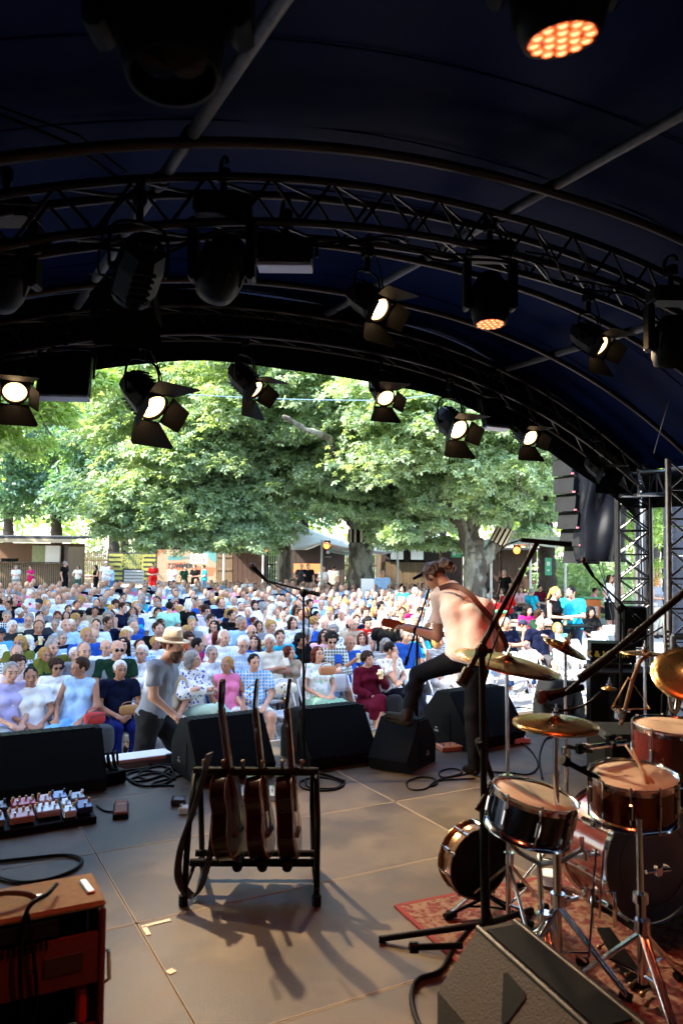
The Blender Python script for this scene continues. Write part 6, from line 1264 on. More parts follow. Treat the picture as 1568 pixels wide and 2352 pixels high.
# ================================================================ stage gear
def Fz(px, py, z=ST): return Z_(px, py, z)
def wedge(label, pos, rot, w=.56, s=1.0, logo=True, mat=CARB, vent=True):
    t = thing('floor_monitor', label, 'loudspeaker', pos, rot, group='wedge monitors'); pr = [(-.26, 0), (-.30, .09), (-.06, .42), (.10, .42), (.27, .22), (.27, 0)]; pr = [(x * s, z * s) for x, z in pr]
    B = Matrix(((0, 0, 1, 0), (1, 0, 0, 0), (0, 1, 0, 0), (0, 0, 0, 1)))     # prism xy -> y,z ; extrude -> x
    q = MB(); q.prism(pr, w * s, TR((-w * s / 2, 0, 0)) @ B); q.obj('cabinet', mat, t)
    a = Vector((0, pr[1][0], pr[1][1])); c = Vector((0, pr[2][0], pr[2][1])); d = c - a; nrm2 = Vector((0, -d.z, d.y)).normalized()
    q = MB(); q.box((a + c) / 2 + nrm2 * .008, (w * s * .97, .014, d.length * .98), RX(atan2(d.y, d.z) * -1)); 
    q.obj('grille', GRILL, t)
    q = MB(); q.box(((0), (pr[2][0] + pr[3][0]) / 2, pr[2][1] + .004), (w * s * .9, .13 * s, .008)); 
    for k in range(12 if vent else 0): q.box((-w * s * .42 + k * w * s * .077, (pr[2][0] + pr[3][0]) / 2, pr[2][1] + .010), (.008, .12 * s, .006))
    q.obj('top_vent', GRILL, t)
    for sx in (-1, 1):
        q = MB(); X = sx * (w * s / 2 + .002); q._a([(X, -.10 * s, .06 * s), (X, .05 * s, .12 * s), (X, .0, .25 * s), (X, -.06 * s, .27 * s)], [(0, 1, 2, 3)], None, False); q.box((X - sx * .0, -.06 * s, .16 * s), (.006, .012, .2 * s)); q.obj('handle', M('handle_black', (.0015, .0015, .0015), .6), t)
        if logo: q = MB(); q.box((X, .1 * s, .10 * s), (.004, .05, .018)); q.box((X, .1 * s, .125 * s), (.004, .03, .012)); q.obj('logo', M('logo_grey', (.3, .3, .3), .5), t)
    return t
p = Fz(80, 1812); wedge('long black floor monitor at the left picture edge behind the pedalboard', (p.x, p.y, ST), .0, .95, .98)
p = Fz(510, 1772); wedge('black floor monitor behind the guitar rack with its grey side turned left', (p.x, p.y, ST), YAW + .55, .62, 1.05)
p = Fz(752, 1742); wedge('black floor monitor beside the slim microphone stand in front of the empty chair', (p.x, p.y, ST), YAW + .5, .60, 1.05)
p = Fz(925, 1755); wedge('black floor monitor under the raised boot of the guitarist', (p.x, p.y, ST), YAW - .55, .40, .92)
p = Fz(1085, 1700); wedge('grey-sided floor monitor behind the legs of the guitarist', (p.x, p.y, ST), YAW + .60, .62, 1.15)
p = Fz(1283, 1655); wedge('small dark monitor behind the hi-hat near the bright gap to the audience', (p.x, p.y, ST), YAW + 2.6, .40, 1.0, False)
# foreground wedge, its sloping back turned up to the camera, ridge running towards the camera
WB = M('worn_brown_box_paint', (.034, .025, .017), .8, var=.4, scale=5, bump=.5, bscale=110)
rm = RGT * .73 + FWD * 2.655; wt = wedge('big worn brown wedge monitor cut off by the bottom edge in front of the drums', (rm.x, rm.y, ST), YAW + 1.924, .70, .98, False, WB, False)
q = MB(); q.cyl((-.345, .098, .412), (.345, .098, .412), .010, n=8); q.cyl((-.345, -.06, .412), (.345, -.06, .412), .010, n=8); q.obj('edge_trim', M('trim_worn_metal', (.035, .028, .021), .4, .6, var=.4), wt)
q = MB(); n_ = Vector((0, .2, .17)).normalized(); e0 = Vector((0, .098, .412)); e1 = Vector((0, .265, .216)); 
WI = XF[wt.name].inverted(); cw_, nw_ = XF[wt.name] @ e0, (XF[wt.name].to_3x3() @ n_)
pl_ = []
for (x_, y_) in ((1157, 2236), (1168, 2236), (1208, 2282), (1206, 2296), (1166, 2350), (1152, 2350)): d = ray(x_, y_); pl_.append(WI @ (C0 + d * ((cw_ - C0).dot(nw_) / d.dot(nw_))) + n_ * .004)
q._a(pl_, [(5, 4, 3, 2, 1, 0)]); q.obj('handle_recess', M('handle_black'), wt)

# guitars (local: z along the neck, y thickness)
def gpoly(s=1.0, n=44):
    P = []
    for i in range(n):
        a = 2 * pi * i / n; z = .25 * cos(a); w = .20 - .035 * (z / .25) - .055 * math.exp(-((z - .045) / .085) ** 2); P.append((sin(a) * w / max(.35, abs(sin(a))) ** .25 * .98 * s, z * s))
    return P
def guitar(label, T, body=(.30, .10, .03), top=(.62, .38, .16), s=1.0, thick=.10, electric=False, group=None):
    t = thing('guitar', label, 'guitar', mtx=T, group=group); BM = M('guitar_side_' + '_'.join(str(int(c * 100)) for c in body), body, .22, coat=.6, var=.2); TM_ = M('guitar_top_' + '_'.join(str(int(c * 100)) for c in top), top, .25, coat=.6, var=.15, stretch=(6, 1, .3))
    P = gpoly(s); q = MB(); q.prism(P, thick, RX(pi / 2) @ TR((0, 0, -thick / 2)), True); q.obj('body', BM, t)
    q = MB(); q.prism([(x * .985, z * .985) for x, z in P], .006, RX(pi / 2) @ TR((0, 0, thick / 2 - .001))); q.obj('soundboard', TM_, t)
    q = MB(); q.tube([(x, -thick / 2 - .002, z) for x, z in P], .004, 4, True); q.tube([(x, thick / 2, z) for x, z in P], .004, 4, True); q.obj('binding', M('ivory_binding', (.12, .07, .035), .4), t)
    q = MB(); q.cyl((0, -thick / 2 - .0085, .07), (0, -thick / 2 - .0065, .07), .05, n=24); q.obj('sound_hole', INK, t)
    q = MB(); q.box((0, -thick / 2 - .012, -.10), (.16, .014, .03), ch=.004); q.obj('bridge', WOODD, t)
    q = MB(); q.box((0, -thick / 2 + .005, .43), (.052, .030, .44), ch=.008); q.cur = 0; q.obj('neck', M('mahogany_neck', (.02, .006, .003), .3, coat=.4), t)
    q = MB(); q.box((0, -thick / 2 - .012, .38), (.054, .007, .54)); q.obj('fingerboard', M('dark_fingerboard', (.03, .018, .012), .4), t)
    q = MB(); q.prism([(-.026, 0), (.026, 0), (.040, .05), (.036, .17), (.012, .185), (-.012, .185), (-.036, .17), (-.040, .05)], .017, TR((0, -thick / 2 + .01, .65)) @ RX(pi / 2 + .2)); q.obj('headstock', BM, t)
    for k in range(3):
        for sx in (-1, 1): q = MB(); z = .70 + .045 * k; q.cyl((sx * .03, -thick / 2 + .012 , z), (sx * .058, -thick / 2 + .012, z), .004, n=6); q.ell((sx * .066, -thick / 2 + .012, z), (.011, .006, .009), n=8, k=5); q.obj('tuning_peg', M('peg_nickel', (.5, .36, .2), .25, .9), t)
    q = MB()
    for k in range(6): x = -.019 + .0076 * k; q.cyl((x, -thick / 2 - .018, -.10), (x * .9, -thick / 2 - .018, .65), .0009, n=4)
    q.obj('strings', M('steel_string', (.6, .55, .45), .3, .9), t); return t
rk = Fz(575, 2075); RR = YAW + .02
t = thing('guitar_rack', 'black tubular guitar rack standing on the stage floor holding three guitars', 'guitar rack', (rk.x, rk.y, ST), RR)
hw = .335
for sx in (-1, 1):
    q = MB(); q.tube([(sx * hw, -.02, .0), (sx * hw, .10, .36), (sx * (hw - .01), .22, 0.60)], .016, 8); q.obj('leg', BLACKM, t)
    q = MB(); q.tube([(sx * (hw - .02), .46, .0), (sx * (hw - .03), .30, .40), (sx * (hw - .03), .22, 0.60)], .016, 8); q.obj('leg', BLACKM, t)
    q = MB(); q.tube([(sx * hw, -.02, .07), (sx * (hw - .02), .22, .12), (sx * (hw - .02), .46, .05)], .012, 8); q.obj('side_bar', BLACKM, t)
    q = MB(); q.cyl((sx * hw, -.02, -.0), (sx * hw, -.02, .05), .024, n=10); q.obj('rubber_foot', RUBBER, t)
q = MB(); q.cyl((-hw, .22, 0.60), (hw, .22, 0.60), .016, n=10); q.cyl((-hw, .22, 0.60), (hw, .22, 0.60), .022, n=10); q.obj('neck_bar', RUBBER, t)
q = MB(); q.cyl((-hw, .16, .14), (hw, .16, .14), .020, n=10); q.obj('lower_bar', RUBBER, t); q = MB(); q.cyl((-hw, .34, .12), (hw, .34, .12), .018, n=10); q.obj('lower_bar', RUBBER, t)
for k in range(6): q = MB(); q.tube([(-.28 + k * .105, .22, 0.60), (-.28 + k * .105, .20, .66), (-.27 + k * .105, .14, .675)], .010, 6); q.obj('neck_prong', M('prong_foam', (.2, .15, .09), .6), t)
for k in range(3): q = MB(); q.cyl((-.08 + k * .13, .10, .14), (-.08 + k * .13, .22, .14), .027, n=10); q.obj('divider', RUBBER, t)
RT = TR((rk.x, rk.y, ST)) @ RZ(RR)
for k, (x, lean, bd, tp, yaw_, lb) in enumerate(((-.145, -.16, (.008, .002, .0015), (.04, .014, .005), 1.36, 'dark electric-acoustic guitar leaning first from the left in the rack'), (.02, -.13, (.010, .003, .002), (.16, .09, .035), 1.46, 'acoustic guitar with pale top and square headstock in the middle of the rack'), (.175, -.10, (.010, .003, .002), (.16, .09, .035), 1.50, 'acoustic guitar with honey top leaning at the right end of the rack'))):
    T = RT @ TR((x, .22, .365)) @ Matrix.Scale(.87, 4) @ RY(lean) @ RX(-.05) @ RZ(yaw_); guitar(lb, T, bd, tp, .98 if k else 1.02, .095, group='guitars in the rack')
# long strap hanging over the rack
q = MB(); pts = spline([(-.25, .2, .70), (-.31, .12, .45), (-.37, .05, .25), (-.36, -.02, .12), (-.28, .04, .02), (-.22, .1, .2), (-.2, .16, .5)], 6)
for i in range(len(pts) - 1):
    a, c = pts[i], pts[i + 1]; q._a([a + Vector((-.012, -.03, 0)), a + Vector((.012, .03, 0)), c + Vector((.012, .03, 0)), c + Vector((-.012, -.03, 0))], [(0, 1, 2, 3)])
o = q.obj('guitar_strap', M('strap_black', (.012, .011, .011), .7)); o.matrix_world = RT; md = o.modifiers.new('t', 'SOLIDIFY'); md.thickness = .006; tag(o, 'broad black strap hanging in a loop over the left side of the rack', 'strap')

# amplifier at the bottom left, seen from its open back
TW = M('tweed_covering', (.36, .22, .10), .85, var=.2, scale=30, bump=.5, bscale=220); RED = M('red_brown_amp_board', (.13, .016, .007), .6, var=.3)  # red-brown amp board, with the red stage light put into its colour
c = Z_(245, 2066, 1.36); AW, AD, AH = .68, .27, .56
t = thing('guitar_amplifier', 'tweed topped combo amplifier with red-lit open back at the bottom corner', 'amplifier', (c.x - AW / 2, c.y, ST), -.02)
q = MB(); q.box((0, AD / 2, AH - .012), (AW, AD, .024), ch=.01); q.obj('top_board', TW, t)
for sx in (-1, 1): q = MB(); q.box((sx * (AW / 2 - .011), AD / 2, AH / 2 - .014), (.022, AD, AH - .028), ch=.006); q.obj('side_board', M('amp_side_red', (.14, .02, .01), .7, bump=.4, bscale=200), t)
q = MB(); q.box((0, AD / 2, .012), (AW - .046, AD, .022)); q.obj('bottom_board', TW, t)
q = MB(); q.box((0, AD - .014, AH / 2), (AW - .046, .02, AH - .06)); q.obj('baffle', BLACK, t)
q = MB(); q.box((0, .015, AH * .66), (AW - .05, .016, AH * .30)); q.obj('upper_panel', RED, t)
q = MB(); q.box((0, .015, AH * .14), (AW - .05, .016, AH * .24)); q.obj('lower_panel', RED, t)
q = MB(); q.box((-.06, .02, AH * .885), (AW * .72, .02, .05)); q.obj('control_chassis', M('chassis_dark', (.02, .02, .02), .4, .6), t)
for i in range(26): q = MB(); q.box((-.28 + i * .017, .005, AH * .80), (.006, .01, .03)); q.obj('vent_slot', BLACK, t)
for x_ in (-.15, -.02, .10): q = MB(); q.ell((x_, .004, AH * .66), (.008, .006, .008)); q.obj('screw', CHROME, t)
q = MB(); q.box((.20, .004, AH * .66), (.13, .006, .065), ch=.002); q.obj('plate', M('plate_brown', (.05, .02, .015), .5), t)
q = MB(); q.cyl((.05, .11, AH * .36), (.05, .20, AH * .36), .07, .15, 24); q.obj('speaker_cone', BLACK, t)
q = MB(); q.box((.27, .06, AH * .36), (.035, .06, .13), ch=.01); q.obj('reverb_label', M('red_label', (.5, .03, .02), .5), t)
q = MB(); q.tube(spline([(-.17, AD * .45, AH + .004), (-.12, AD * .42, AH + .03), (0, AD * .4, AH + .045), (.08, AD * .4, AH + .03), (.12, AD * .42, AH + .004)], 5), .010, 6); q.obj('handle', M('leather_handle', (.10, .05, .03), .6), t)
for x_ in (-.17, .125): q = MB(); q.box((x_, AD * .43, AH + .008), (.03, .02, .012), ch=.003); q.obj('handle_plate', ALU, t)
q = MB(); q.box((AW / 2 - .045, AD * .5, AH + .005), (.028, .12, .01), RZ(.1), .004); q.obj('badge', ALU, t)
q = MB(); q.tube([(AW / 2 + .005, .1, AH * .62), (AW / 2 + .03, .1, AH * .6), (AW / 2 + .035, .1, AH * .42), (AW / 2 + .005, .1, AH * .4)], .008, 6); q.obj('leg_bracket', CHROME, t)
q = MB(); A_ = XF[t.name]; q.tube([A_ @ p for p in spline([(.19, .14, AH + .03), (.15, .06, AH + .035), (.08, .0, AH + .02), (.06, -.02, AH * .8), (.07, -.01, AH * .4), (.06, -.01, .1)], 6)], .008, 6); q.tube([A_ @ p for p in spline([(.08, -.005, AH + .01), (.10, -.015, AH * .8), (.11, -.01, AH * .4), (.0, -.01, .1)], 6)], .007, 6); tag(q.obj('amp_cable', CABLE), 'black cables hanging over the back of the tweed amplifier', 'cable')
# cable loops on the floor
def floorcable(label, pts, r=.006, n=7, close=False): q = MB(); q.tube([Vector((p.x, p.y, p.z)) for p in spline([Fz(x, y, ST + r + .001 + (z if len(pp) > 2 else 0)) for pp in pts for (x, y, z) in [(*pp, 0)[:3]]], n)], r, 6); tag(q.obj('floor_cable', CABLE), label, 'cable', 'cables on the stage floor')
floorcable('black cable loop on the floor above the amplifier', [(-40, 1982), (60, 1972), (150, 1964), (188, 1975), (170, 1998), (110, 2020), (40, 2026), (-30, 2008)], .010)
floorcable('thin cable loops tied with a knot in front of the raised-boot monitor', [(1090, 1788), (1040, 1790), (1000, 1795), (975, 1812), (940, 1812), (935, 1795), (965, 1785), (995, 1788), (1003, 1800), (985, 1806), (1010, 1790), (1060, 1775), (1040, 1765), (1010, 1772), (1015, 1785), (1060, 1780), (1095, 1770)], .006)
floorcable('cable loop behind the ride cymbal stand', [(1165, 1650), (1175, 1690), (1215, 1720), (1235, 1755), (1215, 1778), (1170, 1775), (1120, 1772)], .007)
floorcable('cable curling up behind the hi-hat stand', [(1245, 1790), (1238, 1740), (1250, 1700), (1275, 1690)], .008)
floorcable('tangled cables between power box and first monitors', [(215, 1790), (260, 1775), (330, 1765), (385, 1760), (360, 1785), (310, 1795), (290, 1780), (330, 1770), (395, 1780), (380, 1800), (330, 1805), (300, 1790), (360, 1775), (400, 1790), (390, 1765), (340, 1755), (300, 1760)], .009)
floorcable('more tangled cable beside the grey side of the second monitor', [(300, 1775), (350, 1760), (420, 1750), (400, 1770), (340, 1790), (320, 1775), (380, 1755), (430, 1775), (350, 1800), (400, 1805)], .008)
floorcable('black cable reaching from the first monitor to the power box', [(215, 1790), (240, 1770), (300, 1755), (400, 1735), (480, 1700)], .008)
floorcable('coiled cable at the foot of the slim microphone stand', [(720, 1775), (760, 1785), (790, 1800), (760, 1815), (700, 1812), (690, 1795), (730, 1785), (780, 1795), (770, 1810), (710, 1808), (700, 1790)], .007)
floorcable('dark cable lying under the brown wedge edge', [(1080, 2130), (1040, 2180), (1010, 2230), (960, 2250), (945, 2290), (960, 2350), (1000, 2400)], .011)
floorcable('cable bundle behind the hi-hat beside the stage edge', [(1150, 1640), (1190, 1625), (1240, 1630), (1300, 1622), (1330, 1640), (1280, 1650), (1220, 1640), (1200, 1650), (1260, 1660)], .008)
# power box, white lid, pedals
p = Fz(255, 1805); t = thing('power_box', 'black power distribution box with coiled plugs behind the volume pedal', 'power box', (p.x, p.y, ST), .3); q = MB(); q.box((0, .08, .05), (.26, .17, .10), ch=.01); q.obj('body', BLACK, t)
for k in range(4): q = MB(); q.tube(spline([(-.08 + k * .05, .04, .1), (-.1 + k * .05, .06, .2), (-.02 + k * .04, .1, .22), (.02 + k * .03, .1, .12), (.06, .02, .1)], 5), .010, 6); q.obj('plug_cable', CABLE, t)
p = V_(285, 1752, 6.55); t = thing('stage_ramp', 'white lid board lying across the front stage edge behind the cables', 'board', (p.x, 6.62, ST), .02); q = MB(); q.box((0, 0, .05), (.80, .26, .03), RX(-.05), .005); q.obj('lid', WHITE, t); q = MB(); q.box((.02, -.13, .02), (.78, .015, .045)); q.obj('side', ALU, t); q = MB(); q.box((.36, -.12, .05), (.06, .03, .05), ch=.006); q.obj('latch', ALU, t)
pb = Fz(222, 1890); t = thing('pedalboard', 'black pedalboard crowded with effect pedals at the left picture edge', 'pedalboard', (pb.x, pb.y, ST), .03); q = MB(); q.box((-.52, .18, .035), (1.04, .38, .05), RX(.08), .006); q.obj('board', BLACK, t)
PD = [(-.70, .27, .12, .12, (.6, .6, .58)), (-.56, .28, .10, .12, (.05, .06, .06)), (0, 0, 0, 0, None), (-.41, .28, .16, .12, (.40, .04, .05)), (-.275, .29, .09, .11, (.6, .36, .32)), (-.18, .31, .10, .12, (.22, .30, .5)), (-.66, .09, .24, .13, (.16, .18, .19)), (-.45, .10, .16, .15, (.45, .2, .15)), (-.285, .13, .155, .14, (.68, .68, .66)), (-.165, .17, .07, .11, (.7, .7, .7)), (-.075, .25, .10, .11, (.30, .32, .34)), (-.165, .05, .085, .10, (.66, .68, .7)), (-.065, .09, .105, .13, (.02, .05, .16))]
for i, (x, y, w, d, c_) in enumerate(PD):
    if c_ is None: continue
    T = A2 = XF[t.name] @ TR((x, y, .062 + y * .08)) @ RX(.08); pt = thing('effect_pedal', ('white pedal at the far left of the pedalboard', 'dark square pedal in the rear row of the pedalboard', '', 'red wide pedal in the rear row of the pedalboard', 'small pinkish pedal in the rear row', 'blue-grey pedal at the top of the board', 'long grey multi-switch pedal in the front row', 'copper coloured pedal with four coloured knobs', 'white wide pedal with orange knobs', 'small white pedal with black knobs row', 'grey pedal with gold knobs at the rear end', 'pale pedal with two big black knobs', 'blue pedal with white knobs at the end of the board')[i], 'effect pedal', mtx=T, group='pedals on the pedalboard')
    q = MB(); q.box((0, 0, .02), (w * .93, d * .95, .045), RX(.06), .006); q.obj('case', M('pedal_paint_%d' % i, c_, .35, .2, var=.1, coat=.3), pt)
    nk = max(2, int(w / .035)); kc = [(.55, .25, .06), (.02, .02, .02), (.7, .7, .7), (.5, .38, .1)][i % 4]
    for k in range(nk): q = MB(); xx = -w * .38 + k * w * .76 / (nk - 1); q.cyl((xx, d * .22, .04), (xx, d * .22, .065), .009, .008, 10); q.obj('knob', M('knob_%d' % (i % 4), kc, .4), pt)
    for xx in ((-w * .25, w * .25) if w > .12 else (0,)): q = MB(); q.cyl((xx, -d * .28, .035), (xx, -d * .28, .062), .007, .008, 8); q.obj('switch', CHROME, pt)
p = Fz(278, 1870); t = thing('volume_pedal', 'dark volume pedal with brown tread on the floor beside the pedalboard', 'effect pedal', (p.x, p.y, ST), YAW + .25); q = MB(); q.box((0, 0, .02), (.10, .22, .035), RX(.06), .006); q.obj('case', BLACK, t); q = MB(); q.box((0, 0, .048), (.085, .20, .018), RX(.12), .007); q.obj('tread', M('brown_rubber_tread', (.22, .085, .04), .7), t); q = MB(); q.box((0, .02, .0605), (.05, .02, .002), RX(.12)); q.obj('print', M('tread_print', (.4, .25, .2), .7), t)
floorcable('short cable from the pedalboard to the volume pedal', [(222, 1850), (240, 1862), (262, 1865)], .006)
def fxbox(label, px, py, rot, w, d, col, n=3):
    p = Fz(px, py); t = thing('effect_pedal', label, 'effect pedal', (p.x, p.y, ST), rot); q = MB(); q.box((0, 0, .025), (w, d, .045), RX(.05), .006); q.obj('case', M('fx_%d' % px, col, .4, coat=.2), t)
    for k in range(n): q = MB(); x = -w * .38 + k * w * .76 / max(1, n - 1); q.cyl((x, -d * .25, .045), (x, -d * .25, .07), .008, n=8); q.cyl((x, d * .2, .045), (x, d * .2, .062), .009, n=8); q.obj('switch', CHROME, t)
fxbox('cream and orange pedal unit beside the foot of the guitarist', 1035, 1722, YAW + .35, .24, .14, (.60, .22, .10), 4)
fxbox('white pedal on the board behind the standing leg', 1192, 1704, YAW + .3, .16, .13, (.66, .52, .46), 3); fxbox('dark long pedal behind the standing leg of the guitarist', 1135, 1700, YAW + .3, .30, .14, (.04, .05, .06), 4); fxbox('red edged electronic pad behind the hi-hat', 1402, 1660, YAW + .2, .30, .24, (.30, .02, .015), 5)
p = Fz(805, 1752); t = thing('set_list_tablet', 'pale tablet lying on a low black stand between two monitors', 'tablet', (p.x, p.y, ST), YAW + .3); q = MB(); q.box((0, 0, .09), (.22, .16, .012), RX(.3), .004); q.obj('screen', M('pale_screen', (.66, .62, .66), .3), t); q = MB(); q.box((0, 0, .04), (.2, .14, .08), ch=.02); q.obj('stand', BLACK, t)
fxbox('light grey control unit behind the guitar rack', 590, 1830, YAW, .30, .2, (.25, .32, .36), 2); fxbox('small black adaptor beside the rack', 410, 1850, YAW, .10, .06, (.02, .02, .02), 2); fxbox('silver clip-like pedal on the floor left of the rack', 432, 1868, YAW, .12, .07, (.3, .3, .32), 2)
# microphone stands
def mic(q, a, d, s=1.0, red=True): a = Vector(a); d = Vector(d).normalized(); q.cur = 0; q.cyl(a, a + d * .13 * s, .013 * s, .020 * s, 12); q.cyl(a + d * .13 * s, a + d * .142 * s, .024 * s, .024 * s, 12); q.cur = 1; q.ell(a + d * .165 * s, (.026 * s, .026 * s, .029 * s))
MICG = M('mic_grille_warm', (.05, .022, .015), .4, .7, bump=.6, bscale=300)
def micstand(label, base, top, boom_a, boom_b, micdir, tripod=True, r=.011, leg=.34, miclab=True, legs0=.4):
    base, top, boom_a, boom_b = map(Vector, (base, top, boom_a, boom_b)); t = thing('microphone_stand', label, 'microphone stand', base)
    q = MB(); q.cyl(base + Vector((0, 0, .08)), base + (top - base) * .5, r * 1.25, n=10); q.cyl(base + (top - base) * .5, top, r * .9, n=10); q.obj('pole', BLACKM, t, world=True)
    q = MB(); q.cyl(boom_a, boom_b, r * .8, n=8); q.cyl(boom_a, boom_a + (boom_b - boom_a).normalized() * .08, r * 1.6, n=8); q.obj('boom', BLACKM, t, world=True)
    q = MB(); q.ell(top, (.03, .03, .035)); q.cyl(top - RGT * .03, top + RGT * .05, .012, n=8); q.obj('joint', BLACKM, t, world=True)
    if tripod:
        for k in range(3): a = legs0 + k * 2 * pi / 3; q = MB(); e = Vector((base.x + leg * cos(a), base.y + leg * sin(a), base.z + .015)); q.cyl(base + Vector((0, 0, .12)), e, r * .9, n=8); q.cyl(e - Vector((cos(a) * .03, sin(a) * .03, 0)), e, .016, n=8); q.obj('leg', BLACKM, t, world=True)
    if miclab: q = MB(); mic(q, boom_b, micdir); m = q.obj('microphone', [BLACKM, MICG]); tag(m, 'microphone on the ' + label.split(' standing')[0][:70], 'microphone'); m['label'] = ' '.join(m['label'].split()[:14])
    q = MB(); P = [boom_a.lerp(boom_b, .95), top + Vector((.02, 0, -.1)), top.lerp(base, .3) + Vector((.03, 0, 0)), top.lerp(base, .7) + Vector((-.02, 0, 0)), base + Vector((.03, -.02, .1))]; q.tube(spline(P, 5), .0045, 5); q.obj('cable', CABLE, t, world=True); return t
d1 = 6.1; b1 = D_(697, 1790, d1); b1.z = ST
micstand('slim boom stand standing behind the rack with its mic at the upper left', b1, D_(697, 1362, d1), D_(735, 1366, d1 - .02), D_(612, 1334, d1 + .1), D_(590, 1312, d1 + .12) - D_(612, 1334, d1 + .1), leg=.32, legs0=YAW)
d2 = 7.0; b2 = D_(957, 1700, d2); b2.z = ST
micstand('guitarist vocal boom stand leaning across the crowd', b2, D_(957, 1448, d2), D_(930, 1528, d2 - .1), D_(992, 1330, d2 - .05), D_(962, 1340, d2) - D_(1000, 1305, d2), leg=.3, miclab=False)
q = MB(); mic(q, D_(948, 1330, d2), D_(990, 1308, d2) - D_(948, 1330, d2)); tag(q.obj('microphone', [BLACKM, MICG]), 'black vocal microphone in front of the bearded face of the guitarist', 'microphone')
d3 = 3.6; b3 = D_(1115, 2140, d3); b3.z = ST
micstand('thick black overhead stand standing on the rug edge before the drums', b3, D_(1106, 1495, d3), D_(1058, 1572, d3 - .05), D_(1232, 1248, d3 + .3), D_(1300, 1246, d3 + .3) - D_(1205, 1240, d3 + .3), r=.017, leg=.48, legs0=2.5, miclab=False)
q = MB(); a = D_(1195, 1240, d3 + .28); c = D_(1305, 1250, d3 + .36); q.cyl(a, c, .011, .014, 12); q.cyl(c, c + (c - a).normalized() * .01, .016, n=12); tag(q.obj('overhead_microphone', BLACKM), 'slim black overhead microphone held level above the ride cymbal', 'microphone')
q = MB(); q.tube(spline([D_(1195, 1240, d3 + .28), D_(1150, 1262, d3 + .2), D_(1150, 1330, d3 + .1), D_(1135, 1400, d3), D_(1112, 1490, d3)], 6), .004, 5); tag(q.obj('microphone_cable', CABLE), 'thin cable drooping from the level overhead microphone', 'cable')
q = MB(); a = D_(940, 2176, 3.42); q.cyl(a, D_(1060, 2172, 3.5), .014, n=10); q.cyl(a, a + (D_(960, 2176, 3.42) - a), .024, n=10); tag(q.obj('stand_bar', BLACKM), 'long black stand foot with rubber end lying over the rug corner', 'stand bar')
# boom from the right edge
q = MB(); q.cyl(D_(1600, 1335, 3.1), D_(1400, 1505, 3.25), .014, n=12); q.cyl(D_(1410, 1497, 3.25), D_(1290, 1598, 3.35), .010, n=10); q.cyl(D_(1330, 1560, 3.3), D_(1410, 1500, 3.25), .02, n=12); tag(q.obj('boom_pole', BLACKM), 'thick black boom arm slanting in from the right edge over the drums', 'boom')
q = MB(); mic(q, D_(1340, 1578, 3.35), D_(1282, 1592, 3.36) - D_(1340, 1578, 3.35), 1.1); tag(q.obj('microphone', [BLACKM, MICG]), 'drum microphone at the lower end of the slanting boom arm', 'microphone')
q = MB(); q.tube(spline([D_(1300, 1590, 3.36), D_(1262, 1600, 3.36), D_(1252, 1622, 3.36), D_(1290, 1632, 3.36), D_(1340, 1620, 3.36), D_(1380, 1590, 3.3)], 6), .006, 5); tag(q.obj('microphone_cable', CABLE), 'looped cable at the lower end of the slanting boom arm', 'cable')
d5 = 6.6; b5 = D_(1424, 1640, d5); b5.z = ST
micstand('singer boom stand standing before the truss tower', b5, D_(1424, 1398, d5), D_(1470, 1428, d5), D_(1362, 1325, d5), D_(1347, 1300, d5) - D_(1364, 1328, d5), legs0=.7)
q = MB(); mic(q, D_(1432, 1492, 6.4), D_(1450, 1446, 6.45) - D_(1432, 1492, 6.4)); tag(q.obj('microphone', [BLACKM, MICG]), 'small clip microphone pointing up in front of the black stage box', 'microphone')
q = MB(); q.cyl(D_(1432, 1492, 6.4), D_(1520, 1440, 6.4), .007, n=8); q.cyl(D_(1478, 1470, 6.4), Vector((D_(1478, 1470, 6.4).x, D_(1478, 1470, 6.4).y, ST)), .01, n=8); tag(q.obj('microphone_rod', BLACKM), 'thin arm holding the clip microphone beside the saxophone', 'microphone stand')
# black boxes, case with lettering, saxophone, triangle
p = D_(1452, 1470, 8.3); t = thing('side_speaker', 'black padded speaker box standing against the truss tower', 'loudspeaker', (p.x, p.y, ST), YAW - .1); q = MB(); q.box((0, 0, 1.02), (.26, .24, .42), ch=.02); q.obj('cabinet', BLACK, t); q = MB(); q.cyl((0, 0, 0), (0, 0, .82), .02); q.obj('pole', BLACKM, t)
for k in range(3): q = MB(); a = k * 2.1; q.cyl((0, 0, .3), (.3 * cos(a), .3 * sin(a), .01), .012, n=6); q.obj('leg', BLACKM, t)
p = D_(1356, 1520, 8.0); t = thing('equipment_case', 'black case with yellow and white lettering at the stage edge', 'case', (p.x, p.y, ST), YAW - .18)
zt = D_(1360, 1478, 8.0).z - ST; q = MB(); q.box((.22, .15, zt - .09), (.44, .3, .19), ch=.008); q.obj('upper_case', BLACK, t); q = MB(); q.box((.20, .15, (zt - .2) / 2), (.42, .3, zt - .21), ch=.008); q.obj('lower_case', BLACK, t)
text_obj('K & MEYER', .085, M('yellow_letters', (.65, .5, .05), .6), t, TR((-.045, -.004, zt - .13)) @ RX(pi / 2), bold=.002); text_obj('novation', .06, WHITE, t, TR((.03, -.004, zt - .29)) @ RX(pi / 2), bold=.001)
d7 = 6.2; p = D_(1530, 1650, d7); t = thing('saxophone', 'tarnished silver saxophone standing upright on a stand by the guard rail', 'saxophone', (p.x, p.y, ST), YAW); SX = M('sax_metal', (.50, .46, .42), .22, 1, var=.2)
zz = lambda py: D_(1530, py, d7).z - ST
